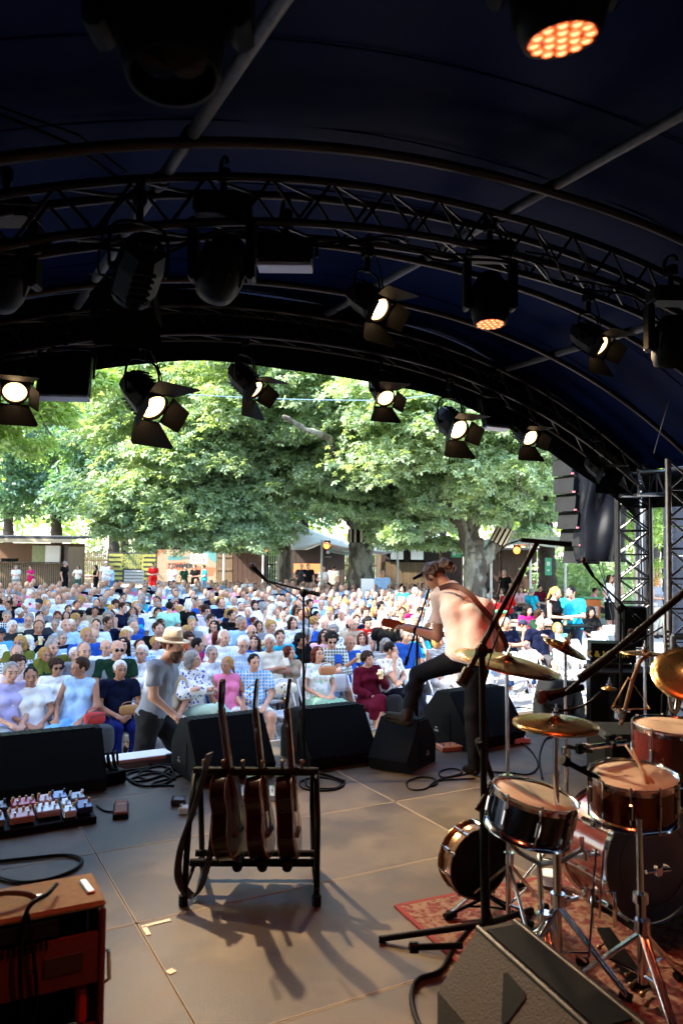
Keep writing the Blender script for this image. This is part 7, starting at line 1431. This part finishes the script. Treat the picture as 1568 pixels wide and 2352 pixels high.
q = MB(); P = spline([(-.05, 0, zz(1405)), (-.03, 0, zz(1398)), (-.01, 0, zz(1408)), (-.01, 0, zz(1440)), (.0, 0, zz(1500)), (.02, 0, zz(1590)), (.035, 0, zz(1625)), (.065, 0, zz(1632)), (.085, 0, zz(1610)), (.09, 0, zz(1575)), (.085, 0, zz(1545))], 5); K = len(P); q.tube(P, .02, 14, rr=[.011 + .034 * (i / K) ** 2 + (.03 * max(0, (i - K * .9) / (K * .1)) ** 2) for i in range(K)]); q.obj('body', SX, t)
for i in range(14): q = MB(); z = zz(1450 + i * 11); q.cyl((.0 + i * .001, -.02, z), (.0, -.034, z), .011 + .0006 * i, n=10); q.cyl((-.02, -.028, z), (.02, -.028, z), .003, n=6); q.obj('key', M('sax_key', (.6, .5, .35), .2, 1), t)
q = MB(); q.tube([(-.03, .05, 0), (-.02, .03, zz(1600)), (.03, .03, zz(1560))], .01, 6); q.tube([(.22, .0, .01), (.03, .03, zz(1620)), (-.2, -.1, .01)], .01, 6); q.obj('stand', BLACKM, t)
d8 = 4.3; t = thing('triangle_holder', 'metal percussion triangle hanging from a tilted wooden arm', 'percussion', D_(1440, 1650, d8)); q = MB(); A_, B_, C_ = D_(1442, 1556, d8), D_(1402, 1630, d8), D_(1492, 1628, d8); q.tube([B_ + (A_ - B_) * .03, A_, C_, B_ + (C_ - B_) * .05], .005, 6); q.obj('triangle', M('bronze_rod', (.5, .3, .14), .3, .9), t, world=True)
q = MB(); q.tube([D_(1425, 1665, d8), D_(1452, 1560, d8), D_(1468, 1520, d8), D_(1492, 1500, d8)], .012, 6); q.obj('arm', WOODL, t, world=True)
# ================================================================ rug and drum kit
RUGM = bpy.data.materials.new('persian_rug'); RUGM.use_nodes = True
_t2 = RUGM.node_tree; _N = _t2.nodes; _L = _t2.links; _b = _N['Principled BSDF']; _b.inputs['Roughness'].default_value = .95
_tc = _N.new('ShaderNodeTexCoord'); _v = _N.new('ShaderNodeTexVoronoi'); _v.inputs['Scale'].default_value = 22; _n = _N.new('ShaderNodeTexNoise'); _n.inputs['Scale'].default_value = 26; _n.inputs['Detail'].default_value = 7; _n.inputs['Distortion'].default_value = 1.2
_L.new(_tc.outputs['Object'], _v.inputs[0]); _L.new(_tc.outputs['Object'], _n.inputs[0]); _m = _N.new('ShaderNodeMath'); _m.operation = 'MULTIPLY_ADD'; _m.inputs[1].default_value = .35; _L.new(_v.outputs['Distance'], _m.inputs[0]); _L.new(_n.outputs[0], _m.inputs[2])
_r = _N.new('ShaderNodeValToRGB'); _e = _r.color_ramp; _e.elements[0].position = .44; _e.elements[0].color = (.015, .006, .008, 1); _e.elements[1].position = .76; _e.elements[1].color = (.18, .105, .065, 1)
for _p, _c in ((.52, (.10, .012, .009, 1)), (.60, (.12, .012, .008, 1)), (.66, (.135, .045, .027, 1))): _k = _e.elements.new(_p); _k.color = _c
_L.new(_m.outputs[0], _r.inputs[0]); _L.new(_r.outputs[0], _b.inputs['Base Color']); _bp = _N.new('ShaderNodeBump'); _bp.inputs['Strength'].default_value = .5; _L.new(_n.outputs[0], _bp.inputs['Height']); _L.new(_bp.outputs[0], _b.inputs['Normal'])
ra = Fz(918, 2085); rb_ = Fz(1167, 2036); rc2 = Fz(1015, 2196)
ux = (rb_ - ra).normalized(); uy = Vector((ux.y, -ux.x, 0)); T = Matrix(((ux.x, -uy.x, 0, ra.x), (ux.y, -uy.y, 0, ra.y), (0, 0, 1, ST), (0, 0, 0, 1)))
t = thing('rug', 'worn red persian rug under the drum kit', 'rug', mtx=T); q = MB(); q.box((1.15, -.85, .005), (2.3, 1.7, .008)); q.obj('pile', RUGM, t); q = MB()
for (cx_, cy_, dx, dy) in ((1.15, .012, 2.3, .024), (1.15, -1.712, 2.3, .024), (-.012, -.85, .024, 1.74), (2.312, -.85, .024, 1.74)): q.box((cx_, cy_, .005), (dx, dy, .010))
q.obj('border', M('red_rug_border', (.17, .015, .012), .9, bump=.5), t)
DHEAD = M('drum_head', (.45, .34, .25), .5, var=.12, scale=5); COPPER = M('copper_lacquer', (.16, .06, .035), .18, .85, var=.4, scale=3)
def drum(label, c, axis, R, h, shell, head=DHEAD, lugs=8, bottom=True, rimm=CHROME, gap=None):
    """c: centre of the top head; axis points out of the top head"""
    T = TR(c) @ Vector(axis).to_track_quat('Z', 'Y').to_matrix().to_4x4(); t = thing('drum', label, 'drum', mtx=T, group='drums of the kit')
    q = MB(); q.lathe([(R, -.015), (R, -h + .015)], None, 40); q.lathe([(R * .97, -h + .015), (R * .97, -.015)], None, 40); q.obj('shell', shell, t)
    q = MB(); q.lathe([(.001, 0), (R * .55, .0008), (R * .97, 0), (R * 1.0, -.006)], None, 40); q.obj('batter_head', head, t)
    if bottom: q = MB(); q.lathe([(R * .99, -h + .004), (.001, -h + .002)], None, 40); q.obj('bottom_head', M('bottom_head', (.5, .45, .4), .5), t)
    for z in (0, -h): q = MB(); s_ = 1 if z == 0 else -1; q.lathe([(R * 1.0, z - s_ * .018), (R * 1.035, z - s_ * .020), (R * 1.035, z + s_ * .008), (R * 1.045, z + s_ * .010), (R * 1.01, z + s_ * .010), (R * 1.0, z)], None, 40); q.obj('hoop', rimm, t)
    for k in range(lugs):
        a = 2 * pi * k / lugs + .2; q = MB(); x, y = R * 1.02 * cos(a), R * 1.02 * sin(a); q.box((x, y, -h / 2), (.022, .018, min(.07, h * .5)), RZ(a), .005); x, y = R * 1.05 * cos(a), R * 1.05 * sin(a); q.cyl((x, y, .008), (x, y, -h - .008), .0035, n=6); q.cyl((x, y, .004), (x, y, .016), .007, n=6); q.obj('lug', CHROME, t)
    return t
def tilt(right=0, cam_=0): return Vector((0, 0, 1)) + RGT * right + TOCAM * cam_
DKS = M('dark_chrome_shell', (.07, .075, .09), .10, 1, var=.1, scale=3)
drum('dark chrome side snare tilted to the right at the front of the kit', D_(1228, 1826, 3.42), tilt(.20, .06), .18, .16, DKS)
drum('copper snare drum with two sticks lying on its head', D_(1453, 1782, 3.45), tilt(-.03, .10), .182, .17, COPPER, lugs=10)
drum('rack tom with a pale head at the right picture edge', D_(1545, 1668, 3.95), tilt(.02, .04), .19, .24, M('red_lacquer_dark', (.10, .015, .01), .2, coat=.8))
BDH = M('bass_head_smoky', (.10, .085, .09), .35, var=.15)
bc = D_(1500, 1985, 3.85); bc.z = max(bc.z, ST + .30); t = drum('red bass drum with smoky grey head facing the camera', bc, TOCAM * 1.0 + RGT * .35 + Vector((0, 0, .03)), .28, .36, M('red_shell', (.12, .010, .005), .25, coat=.7, var=.2), BDH, 8, False)
q = MB(); q.tube([(.20 * cos(a), .20 * sin(a), .002) for a in [i * pi / 20 for i in range(40)]], .003, 4, True); q.obj('ring', M('head_ring', (.05, .045, .05), .4), t)
text_obj('REMO', .035, M('logo_grey'), t, TR((-.05, .20, .003)) @ RZ(0), 'head_print')
# drumsticks
for k, (a_, b_, lb) in enumerate((((1435, 1718), (1500, 1808), 'drumstick lying across the snare, the one nearer the rim edge'), ((1450, 1724), (1485, 1806), 'drumstick lying across the middle of the snare head'))):
    q = MB(); a = D_(*a_, 3.62); c = D_(*b_, 3.36); c.z += .0; q.tube([a, a.lerp(c, .1), a.lerp(c, .8), c], .006, 8, rr=[.004, .0045, .0075, .0075]); o = tag(q.obj('drumstick', M('hickory', (.50, .33, .17), .5)), lb, 'drumstick', 'drumsticks')
    o.location.z = .012
def cymbal(label, c, axis, R, dome=.035, two=False, extra=None):
    T = TR(c) @ Vector(axis).to_track_quat('Z', 'Y').to_matrix().to_4x4(); t = thing('cymbal', label, 'cymbal', mtx=T, group='cymbals'); 
    pr = [(.006, dome), (R * .06, dome * .98), (R * .14, dome * .7), (R * .19, dome * .42), (R * .5, dome * .24), (R * .8, dome * .07), (R, -.004), (R, -.006), (R * .8, dome * .05), (R * .5, dome * .2), (R * .19, dome * .38), (.006, dome * .9)]
    q = MB(); q.lathe(pr, None, 56); q.obj('bronze_disc', BRASS, t)
    if two: q = MB(); q.lathe([(r, -.018 - z) for r, z in pr], None, 56); q.obj('lower_disc', BRASS, t)
    q = MB(); q.cyl((0, 0, dome - .01), (0, 0, dome + .05), .004, n=8); q.cyl((0, 0, dome + .002), (0, 0, dome + .014), .018, n=12); q.cyl((0, 0, dome + .02), (0, 0, dome + .032), .009, n=8); q.obj('wing_nut', CHROME, t); return t
cymbal('broad ride cymbal tilted down to the right over the side snare', D_(1163, 1522, 3.8), tilt(.19, .09), .253)
cymbal('pair of hi-hat cymbals in the middle of the kit', D_(1275, 1660, 3.35), tilt(.02, .04), .178, .03, True)
cymbal('small stacked splash cymbal tilted steeply to the right', D_(1297, 1488, 4.3), tilt(.42, .22), .125, .03); cymbal('second smaller splash nested on the tilted stack', D_(1295, 1482, 4.28), tilt(.42, .22), .075, .03)
cymbal('crash cymbal cut off by the right picture edge', D_(1592, 1546, 3.3), tilt(-.25, .65), .17); cymbal('thin cymbal seen edge-on beside the saxophone', D_(1480, 1500, 4.4), tilt(.03, -.02), .135, .02)
cymbal('tiny bell cymbal under the slanting boom arm', D_(1398, 1580, 4.6), tilt(.0, .05), .045, .012)
# stands
def tripod_stand(label, base, top, R=.28, mat=CHROME, r=.012, legz=.30, a0=.3, double=False):
    base, top = Vector(base), Vector(top); t = thing('cymbal_stand', label, 'stand', base, group='drum hardware stands'); q = MB(); q.cyl(base + Vector((0, 0, .06)), base.lerp(top, .55), r * 1.2, n=12); q.cyl(base.lerp(top, .55), top, r * .8, n=12); q.obj('tube', mat, t, world=True)
    q = MB(); q.cyl(base.lerp(top, .53), base.lerp(top, .58), r * 2, n=10); q.cyl(base + Vector((0, 0, legz)), base + Vector((0, 0, legz + .05)), r * 2, n=10); q.obj('collar', CHROME, t, world=True)
    for k in range(3):
        a = a0 + k * 2 * pi / 3; e = Vector((base.x + R * cos(a), base.y + R * sin(a), base.z + .02)); q = MB()
        for off in ((-.01, .01) if double else (0,)): o_ = Vector((-sin(a), cos(a), 0)) * off; q.cyl(base + Vector((0, 0, legz)) + o_, e + o_, .009, n=8)
        q.cyl(base + Vector((0, 0, legz * .35)), base.lerp(e, .5) + Vector((0, 0, legz * .45)), .006, n=6); q.obj('leg', mat, t, world=True); q = MB(); q.cyl(e - Vector((cos(a), sin(a), 0)) * .03, e + Vector((cos(a), sin(a), -.3)) * .02, .017, n=8); q.obj('rubber_foot', RUBBER, t, world=True)
def Gp(px, d, py=1900): p = D_(px, py, d); return Vector((p.x, p.y, ST + .012))
tripod_stand('chrome stand carrying the broad ride cymbal', Gp(1168, 3.8), D_(1163, 1530, 3.8), a0=.2)
tripod_stand('thick hi-hat stand with twin tubes', Gp(1280, 3.36), D_(1275, 1648, 3.35), r=.015, a0=1.0, double=True); tripod_stand('stand behind the hi-hat carrying the splash stack', Gp(1300, 4.3), D_(1297, 1492, 4.3), a0=.8)
tripod_stand('tall chrome tripod stand before the bass drum', Gp(1472, 3.22), D_(1466, 1880, 3.25), R=.26, r=.016, legz=.26, a0=2.2, double=True)
tripod_stand('snare stand with forked arms under the side snare', Gp(1250, 3.36), D_(1238, 1990, 3.4), R=.22, r=.014, legz=.22, a0=.0, double=True); tripod_stand('stand of the thin edge-on cymbal', Gp(1482, 4.4), D_(1480, 1505, 4.4), a0=.4)
tripod_stand('black stand holding the hand drum low over the rug', Gp(1120, 3.95), D_(1110, 2030, 3.95), R=.22, mat=BLACKM, legz=.08, a0=.9)
t = thing('snare_basket', 'forked metal basket gripping the side snare from below', 'stand', D_(1232, 1985, 3.42)); c0 = D_(1240, 1985, 3.42)
for (x, y, d_) in ((1150, 1915, 3.42), (1335, 1950, 3.4), (1235, 1930, 3.6)): q = MB(); e = D_(x, y, d_); q.tube([c0, c0.lerp(e, .55) + Vector((0, 0, -.02)), e, e + Vector((0, 0, .05))], .011, 6); q.obj('arm', ALU, t, world=True)
t = thing('snare_basket', 'metal basket gripping the copper snare from below', 'stand', D_(1460, 1900, 3.4)); c0 = D_(1466, 1890, 3.4)
for (x, y, d_) in ((1375, 1868, 3.45), (1548, 1865, 3.45), (1460, 1860, 3.6)): q = MB(); e = D_(x, y, d_); q.tube([c0, c0.lerp(e, .55) + Vector((0, 0, -.02)), e, e + Vector((0, 0, .05))], .011, 6); q.obj('arm', ALU, t, world=True)
# hi-hat pull rods and bass pedal
t = thing('drum_pedal', 'long hi-hat and bass pedals lying on the rug under the kit', 'pedal', D_(1380, 2200, 2.95)); pa, pbb = Fz(1385, 2130, ST + .08), Fz(1470, 2265, ST + .02)
q = MB(); dd_ = (pbb - pa).normalized(); sdv = Vector((dd_.y, -dd_.x, 0)) * .045; q._a([pa - sdv * .7, pa + sdv * .7, pbb + sdv, pbb - sdv, pa - sdv * .7 - Vector((0, 0, .012)), pa + sdv * .7 - Vector((0, 0, .012)), pbb + sdv - Vector((0, 0, .012)), pbb - sdv - Vector((0, 0, .012))], [(0, 1, 2, 3), (7, 6, 5, 4), (0, 4, 5, 1), (1, 5, 6, 2), (2, 6, 7, 3), (3, 7, 4, 0)]); q.obj('footboard', BLACKM, t, world=True)
q = MB(); q.tube([pa + sdv * 1.2, pa + sdv * 1.2 + Vector((0, 0, .16)), pa - sdv * 1.2 + Vector((0, 0, .16)), pa - sdv * 1.2], .009, 6); q.obj('frame', CHROME, t, world=True)
q = MB(); q.cyl(D_(1368, 1950, 3.3), D_(1352, 2200, 3.1), .005, n=6); q.cyl(D_(1385, 1955, 3.3), D_(1375, 2110, 3.1), .005, n=6); q.obj('pull_rod', CHROME, t, world=True)
# clamps and arms cluttering the kit
rg3 = random.Random(8)
for k in range(9):
    px_, py_ = [(1345, 1965), (1365, 1890), (1290, 1900), (1345, 2050), (1300, 2070), (1400, 1700), (1330, 1720), (1420, 1640), (1510, 2000)][k]; a = D_(px_, py_, 3.55); t = thing('hardware_clamp', ['chrome claw clamp at the bass drum rim, upper', 'chrome clamp beside the copper snare', 'chrome clamp between side snare and hi-hat stand', 'chrome claw clamp at the bass drum rim, lower', 'chrome clamp low on the hi-hat stand', 'black clamp under the red edged pad', 'black clamp behind the hi-hat', 'small clamp near the triangle', 'chrome clamp on the drum before the bass head'][k], 'clamp', a, group='drum hardware clamps')
    q = MB(); d_ = Vector((rg3.uniform(-1, 1), rg3.uniform(-1, 1), rg3.uniform(-.5, .8))).normalized(); q.cyl(-d_ * .06, d_ * .06, .010, n=8); q.obj('rod', CHROME if k not in (5, 6) else BLACKM, t); q = MB(); q.box((0, 0, 0), (.035, .03, .045), ch=.006); q.obj('block', CHROME if k not in (5, 6) else BLACKM, t); q = MB(); q.cyl((.02, 0, 0), (.05, 0, .01), .004, n=6); q.box((.055, 0, .01), (.008, .035, .012), ch=.003); q.obj('wing_nut', CHROME, t)
# black arms between the stands
for k, (a_, b_, lb) in enumerate((((1290, 1745, 3.4), (1375, 1790, 3.45), 'black arm running from the hi-hat stand to the copper snare'), ((1100, 1700, 3.6), (1168, 1900, 3.8), 'black clamped bar crossing behind the overhead stand'), ((1330, 1720, 3.6), (1440, 1705, 3.7), 'chrome bar reaching under the red edged pad'), ((1130, 1800, 3.62), (1095, 1860, 3.55), 'short black rod hanging from the overhead stand'))):
    q = MB(); q.cyl(D_(*a_), D_(*b_), .013, n=10); q.cyl(D_(*a_), D_(*a_) + (D_(*b_) - D_(*a_)) * .15, .022, n=10); tag(q.obj('stand_rod', BLACKM if k != 2 else CHROME), lb, 'stand rod')
# hand drum lying tilted
RIM = M('bronze_rim', (.16, .08, .035), .3, .7, var=.3)
T_ = drum('shallow hand drum with black head and bronze rim low behind the overhead stand', D_(1100, 1982, 3.85), TOCAM * .75 + RGT * .35 + Vector((0, 0, -.05)) , .165, .09, RIM, M('black_drum_head', (.008, .008, .009), .4), 10, True, RIM)
q = MB(); c = Fz(1262, 2040); q.T = TR((c.x, c.y, ST + .03)); q.cyl((0, 0, 0), (0, 0, .05), .06, n=16); tag(q.obj('small_shaker', WHITE), 'small pale round shaker on the rug under the hand drum', 'shaker')
# shakers and small things on rug under the kit
for k in range(7):
    px_, py_ = 1375 + k * 18 + (k % 2) * 9, 2190 + k * 22; p = Fz(px_, py_); q = MB(); q.ell((0, 0, .014), (.013, .012, .012)); q.cyl((0, 0, .015), (.05, .01, .02), .005, n=6); o = q.obj('jingle_bell', M('bell_brass', (.2, .14, .07), .3, .8)); o.location = (p.x, p.y, ST + .012); tag(o, 'small brass bell on the rug beside the brown wedge, ' + ['nearest the pedals', 'second from the pedals', 'third from the pedals', 'middle of the row', 'third from the picture edge', 'second from the bottom', 'nearest the bottom'][k], 'bell', 'brass bells on the rug')
# low stool/box behind kit, percussion table
p = Fz(1455, 1690); t = thing('percussion_table', 'dark draped percussion table with small cymbals behind the rack tom', 'table', (p.x, p.y, ST), YAW); q = MB(); q.box((0.1, .2, .35), (.55, .4, .5), ch=.01); q.obj('drape', DRAPE, t); q = MB(); q.box((-.06, .1, .62), (.7, .4, .02), ch=.004); q.obj('top', M('percussion_mat', (.015, .010, .008), .8, kind='stripe', col2=(.03, .02, .015), ks=30), t)
q = MB(); q.box(Fz(1395, 1650, ST + .006), (.5, .35, .012), RZ(YAW)); tag(q.obj('floor_mat', M('percussion_mat')), 'striped mat under small percussion beyond the hi-hat', 'mat')
p = D_(1525, 1560, 4.7); t = thing('bass_cabinet', 'black upholstered cabinet between saxophone and drums', 'cabinet', (p.x, p.y, ST), YAW); q = MB(); q.box((-.1, .2, .36), (.5, .4, .70), ch=.03); q.obj('cabinet', BLACK, t); q = MB(); q.box((-.1, -.005, .36), (.44, .01, .62)); q.obj('front_cloth', GRILL, t)

# ================================================================ the guitarist and the man in the hat
SHIRTG = M('coral_white_shirt', (.62, .54, .53), .85, var=.05, bump=.9, bscale=16); JEANS = M('black_denim', (.006, .007, .010), .85, var=.35, scale=9, bump=.4, bscale=180)
gd = 6.4
def J_(px, py, d): return np.array(D_(px, py, d))
J = dict(pel=J_(1078, 1500, 6.40), chest=J_(1066, 1408, 6.56), neck=J_(1030, 1346, 6.72), head=J_(1012, 1338, 6.78))
J.update(hipL=J_(1052, 1514, 6.44), hipR=J_(1096, 1516, 6.36), knL=J_(958, 1550, 6.70), anL=J_(936, 1640, 6.45), toL=J_(893, 1644, 6.52), knR=J_(1086, 1632, 6.40), anR=J_(1089, 1748, 6.36), toR=J_(1070, 1768, 6.50))
J.update(shL=J_(1010, 1372, 6.76), shR=J_(1114, 1400, 6.52), elL=J_(1004, 1462, 6.80), wrL=J_(944, 1446, 6.86), elR=J_(1134, 1478, 6.66), wrR=J_(1090, 1490, 6.82)); J['fr'] = np.array(FWD * .9 - RGT * .3)
J['hdL'] = nrm(J_(915, 1436, 6.9) - J['wrL'])
f = Field(); body_prims(f, J, False, .92, True, False); V, Q = f.mesh(.0095, .022)
hm = TR(J['head']) @ RZ(YAW + pi + 1.0) @ RX(.88); hv, hq, hmi = HEADS[(False, 0)]; R_ = np.array(hm.to_3x3())
o0 = D_(1085, 1778, 6.38); o0.z = ST
t = thing('person', 'guitarist seen from behind in coral lit shirt and black jeans, one boot on the monitor', 'person', o0)
def gobj(name, V, Q, mat, mi=None): return inst(name, npmesh(name, np.asarray(V) - np.array(o0), Q, mat, mi=mi), t)
gobj('body', np.concatenate([V, hv @ R_.T + J['head']]), np.concatenate([Q, hq + len(V)]), [SKIN, LIPS, EYEM], np.concatenate([np.zeros(len(Q), int), hmi]))
f = Field(); up = nrm(J['chest'] - J['pel']); shv = nrm(J['shR'] - J['shL'])
hemL = J_(1040, 1512, 6.40); hemR = J_(1128, 1506, 6.33)
f.rc(J['pel'] - shv * .05, J['chest'] - shv * .08, .125, .118); f.rc(J['pel'] + shv * .06, J['chest'] + shv * .09, .13, .118); f.rc(J['pel'] - np.array([0, 0, .02]) - shv * .07, J['pel'] - np.array([0, 0, .02]) + shv * .09, .115, .118)
f.rc(J['shL'] + shv * .02, J['shR'] - shv * .02, .074, .070); f.rc(J['chest'] - shv * .05 + up * .05, J['neck'] - up * .07, .11, .07)
f.rc(J['shL'], J['elL'], .070, .066, cut=.62); f.rc(J['shR'], J['elR'], .070, .066, cut=.75)
hz0 = J['pel'][2] - .075
V, Q = f.mesh(.0095, .035, infl=.012, planes=[((0, 0, -1), -hz0)], noise=.009, nf=19); gobj('shirt', V, Q, SHIRTG)
# seams and hems that give the shirt its edges
def shirt_ring(name, a, b, k, r):
    a, b = Vector(a), Vector(b); T = TR(a.lerp(b, k)) @ (b - a).to_track_quat('Z', 'Y').to_matrix().to_4x4(); q = MB(); q.lathe([(r, -.012), (r + .005, -.006), (r + .004, .006), (r - .002, .01)], T, 28); o = q.obj(name, SHIRTG, None); o.parent = t; o.matrix_local = TR(-o0)
shirt_ring('sleeve_hem', J['shL'], J['elL'], .60, .079)
# collar
q = MB(); cN = Vector(J['neck']); ax = Vector(J['head'] - J['chest']).normalized(); T = TR(cN - ax * .03) @ ax.to_track_quat('Z', 'Y').to_matrix().to_4x4(); q.lathe([(.088, -.03), (.072, .012), (.068, .03), (.076, .014), (.092, -.028)], T, 20); o = q.obj('collar', SHIRTG, None); o.parent = t; o.matrix_local = TR(-o0)
f = Field(); w = .92
f.rc(J['hipL'] * .5 + J['pel'] * .5, J['pel'] + up * .06 - shv * .05, .115, .112); f.rc(J['hipR'] * .5 + J['pel'] * .5, J['pel'] + up * .06 + shv * .05, .118, .112)
for n in 'LR': K, A = J['kn' + n], J['an' + n]; f.rc(J['hip' + n], K, .094, .064); f.rc(K, K * .6 + A * .4, .064, .060); f.rc(K * .6 + A * .4, A, .060, .046, cut=.97)
V, Q = f.mesh(.0095, .035, infl=.006, planes=[((0, 0, 1), J['pel'][2] + .07)], noise=.0045, nf=30); gobj('jeans', V, Q, JEANS)
BOOT = M('brown_boot_leather', (.010, .006, .004), .5, var=.3, scale=12)
f = Field(); 
for n, mt in (('L', 0), ('R', 1)):
    f = Field(); A, Tq = J['an' + n], J['to' + n]; d = nrm(Tq - A); f.rc(A + (A - J['kn' + n]) * -.12, A, .047, .05); f.rc(A, A + (A - J['kn' + n]) * .16, .048, .044); f.rc(A + (A - J['kn' + n]) * .13, Tq, .046, .036); V, Q = f.mesh(.008, .02); gobj('boot', V, Q, BOOT if n == 'L' else M('black_boot', (.006, .005, .005), .6))
    q = MB(); s0 = Vector(A + (A - J['kn' + n]) * .22) ; e0 = Vector(Tq) + Vector((0, 0, -.03)); e0 = e0 + (e0 - s0).normalized() * .03; 
    q.tube([s0 - (e0 - s0) * .25, s0, s0.lerp(e0, .5), e0], .02, 8, rr=[.022, .030, .030, .022]); o = q.obj('boot_sole', M('pale_sole', (.014, .010, .007), .7), None); o.parent = t; o.matrix_local = TR(-o0)
# hair: curly with a bun at the back, beard
hi = Matrix(); HH = M('brown_curly_hair', (.075, .032, .016), .5, var=.5, scale=35, bump=1, bscale=80)
f = Field(); f.el((0, .02, .105), (.088, .102, .098)); f.el((0, .10, .09), (.06, .05, .06)); f.el((.015, .155, .06), (.055, .05, .065)); f.el((.03, .17, .0), (.04, .04, .05))
V, Q = f.mesh(.0075, .02, noise=.0075, nf=75, sub=lambda X, Y, Z: np.minimum(np.maximum(np.maximum(abs(X) - .066 + 0 * Z, Y + .03), Z - .14), np.maximum(Z - .05 + 0 * X, Y - .02))); gobj('hair', V @ R_.T + J['head'], Q, HH)
f = Field(); f.el((0, -.035, .0), (.062, .062, .05)); V, Q = f.mesh(.0075, .01, noise=.004, nf=90, sub=lambda X, Y, Z: np.minimum(-(Z - .02) + 0 * X, 0 * X + .1) * 0 + np.minimum(Y - .0 + 0 * X, 99) * 0 - 1); gobj('beard', V @ R_.T + J['head'], Q, HH)
q = MB(); wv = Vector(J['wrL']); d_ = Vector(J['wrL'] - J['elL']).normalized(); q.lathe([(.031, -.012), (.033, 0), (.031, .012)], TR(wv - d_ * .035) @ d_.to_track_quat('Z', 'Y').to_matrix().to_4x4(), 16); o = q.obj('wristband', CABLE, None); o.parent = t; o.matrix_local = TR(-o0)
# his guitar: neck points left in front of him
gz = (D_(885, 1428, 6.98) - D_(1120, 1478, 6.86)).normalized(); gy = FWD * -1; gy = (gy - gz * gy.dot(gz)).normalized() * -1; gx = gy.cross(gz)
Tg = Matrix((gx, -gy, gz)).transposed().to_4x4(); Tg = Matrix((-gx, gy * -1, gz)).transposed().to_4x4()
gc = D_(885, 1428, 6.98) - gz * .80
guitar('acoustic guitar played by the guitarist, neck pointing towards the crowd', TR(gc) @ Tg @ RZ(pi), (.26, .035, .015), (.5, .22, .08), .98, .10)
q = MB(); sp = spline([D_(1008, 1352, 6.62), D_(1040, 1344, 6.50), D_(1075, 1362, 6.38), D_(1105, 1395, 6.32), D_(1135, 1430, 6.36), D_(1158, 1470, 6.5), D_(1165, 1500, 6.75)], 6)
for i in range(len(sp) - 1):
    a, c = sp[i], sp[i + 1]; dd = (c - a).normalized(); sd_ = dd.cross(TOCAM).normalized() * .022; q._a([a - sd_, a + sd_, c + sd_, c - sd_], [(0, 1, 2, 3)])
o = q.obj('guitar_strap', M('red_brown_strap', (.06, .014, .008), .6)); md = o.modifiers.new('t', 'SOLIDIFY'); md.thickness = .006; tag(o, 'red-brown guitar strap crossing the back of the guitarist', 'strap')
# red hard edge of the instrument case / jacket flap behind his back at the right
# man with straw hat walking in front of the seats
Jw = dict(standing(False, 'down')); Jw['hem'] = -.01; d_w = 7.7
Jw.update(knL=V3(-.10, .02, .50), anL=V3(-.12, .30, .16), toL=V3(-.13, .18, .05), knR=V3(.10, -.22, .52), anR=V3(.11, -.22, .09), toR=V3(.12, -.38, .04), elR=V3(.24, .06, 1.13), wrR=V3(.20, -.10, .90), elL=V3(-.25, -.02, 1.13), wrL=V3(-.22, -.16, .92), head=V3(0, -.075, 1.52), chest=V3(0, -.03, 1.27), neck=V3(0, -.04, 1.45))
Jw.update(elR=V3(.22, .08, 1.12), wrR=V3(.20, .16, .88), elL=V3(-.22, -.10, 1.13), wrL=V3(-.16, -.26, .98), chest=V3(0, -.07, 1.26), neck=V3(0, -.12, 1.44), head=V3(0, -.17, 1.50), shL=V3(-.195, -.09, 1.39), shR=V3(.195, -.09, 1.39), anL=V3(-.13, .42, .22), toL=V3(-.14, .34, .07), knL=V3(-.10, .06, .49), knR=V3(.10, -.27, .53), anR=V3(.11, -.36, .09), toR=V3(.12, -.52, .06))
t2 = template(Jw, False, 1.0, 'tee', 'long', 0, .12, h=.013); pw = D_(352, 1700, d_w)
pm = person(t2, 'bearded man in straw hat and grey t-shirt walking between stage and front row', (pw.x, pw.y), YAW + 1.35, (.30, .32, .36), (.05, .05, .055), 'receding', (.16, .05, .02), (.05, .05, .05), None, 'hat', (.66, .56, .42), scale=1.05)
f = Field(); f.el((0, -.045, .0), (.064, .062, .06)); f.el((0, -.055, -.05), (.045, .04, .04)); V, Q = f.mesh(.009, .02, noise=.004, nf=80); o = inst('beard', npmesh('beard', V, Q, HH), pm, t2.hm); o2 = inst('hat_band', HATBAND, pm, t2.hm); o2.color = (.3, .22, .16, 1)
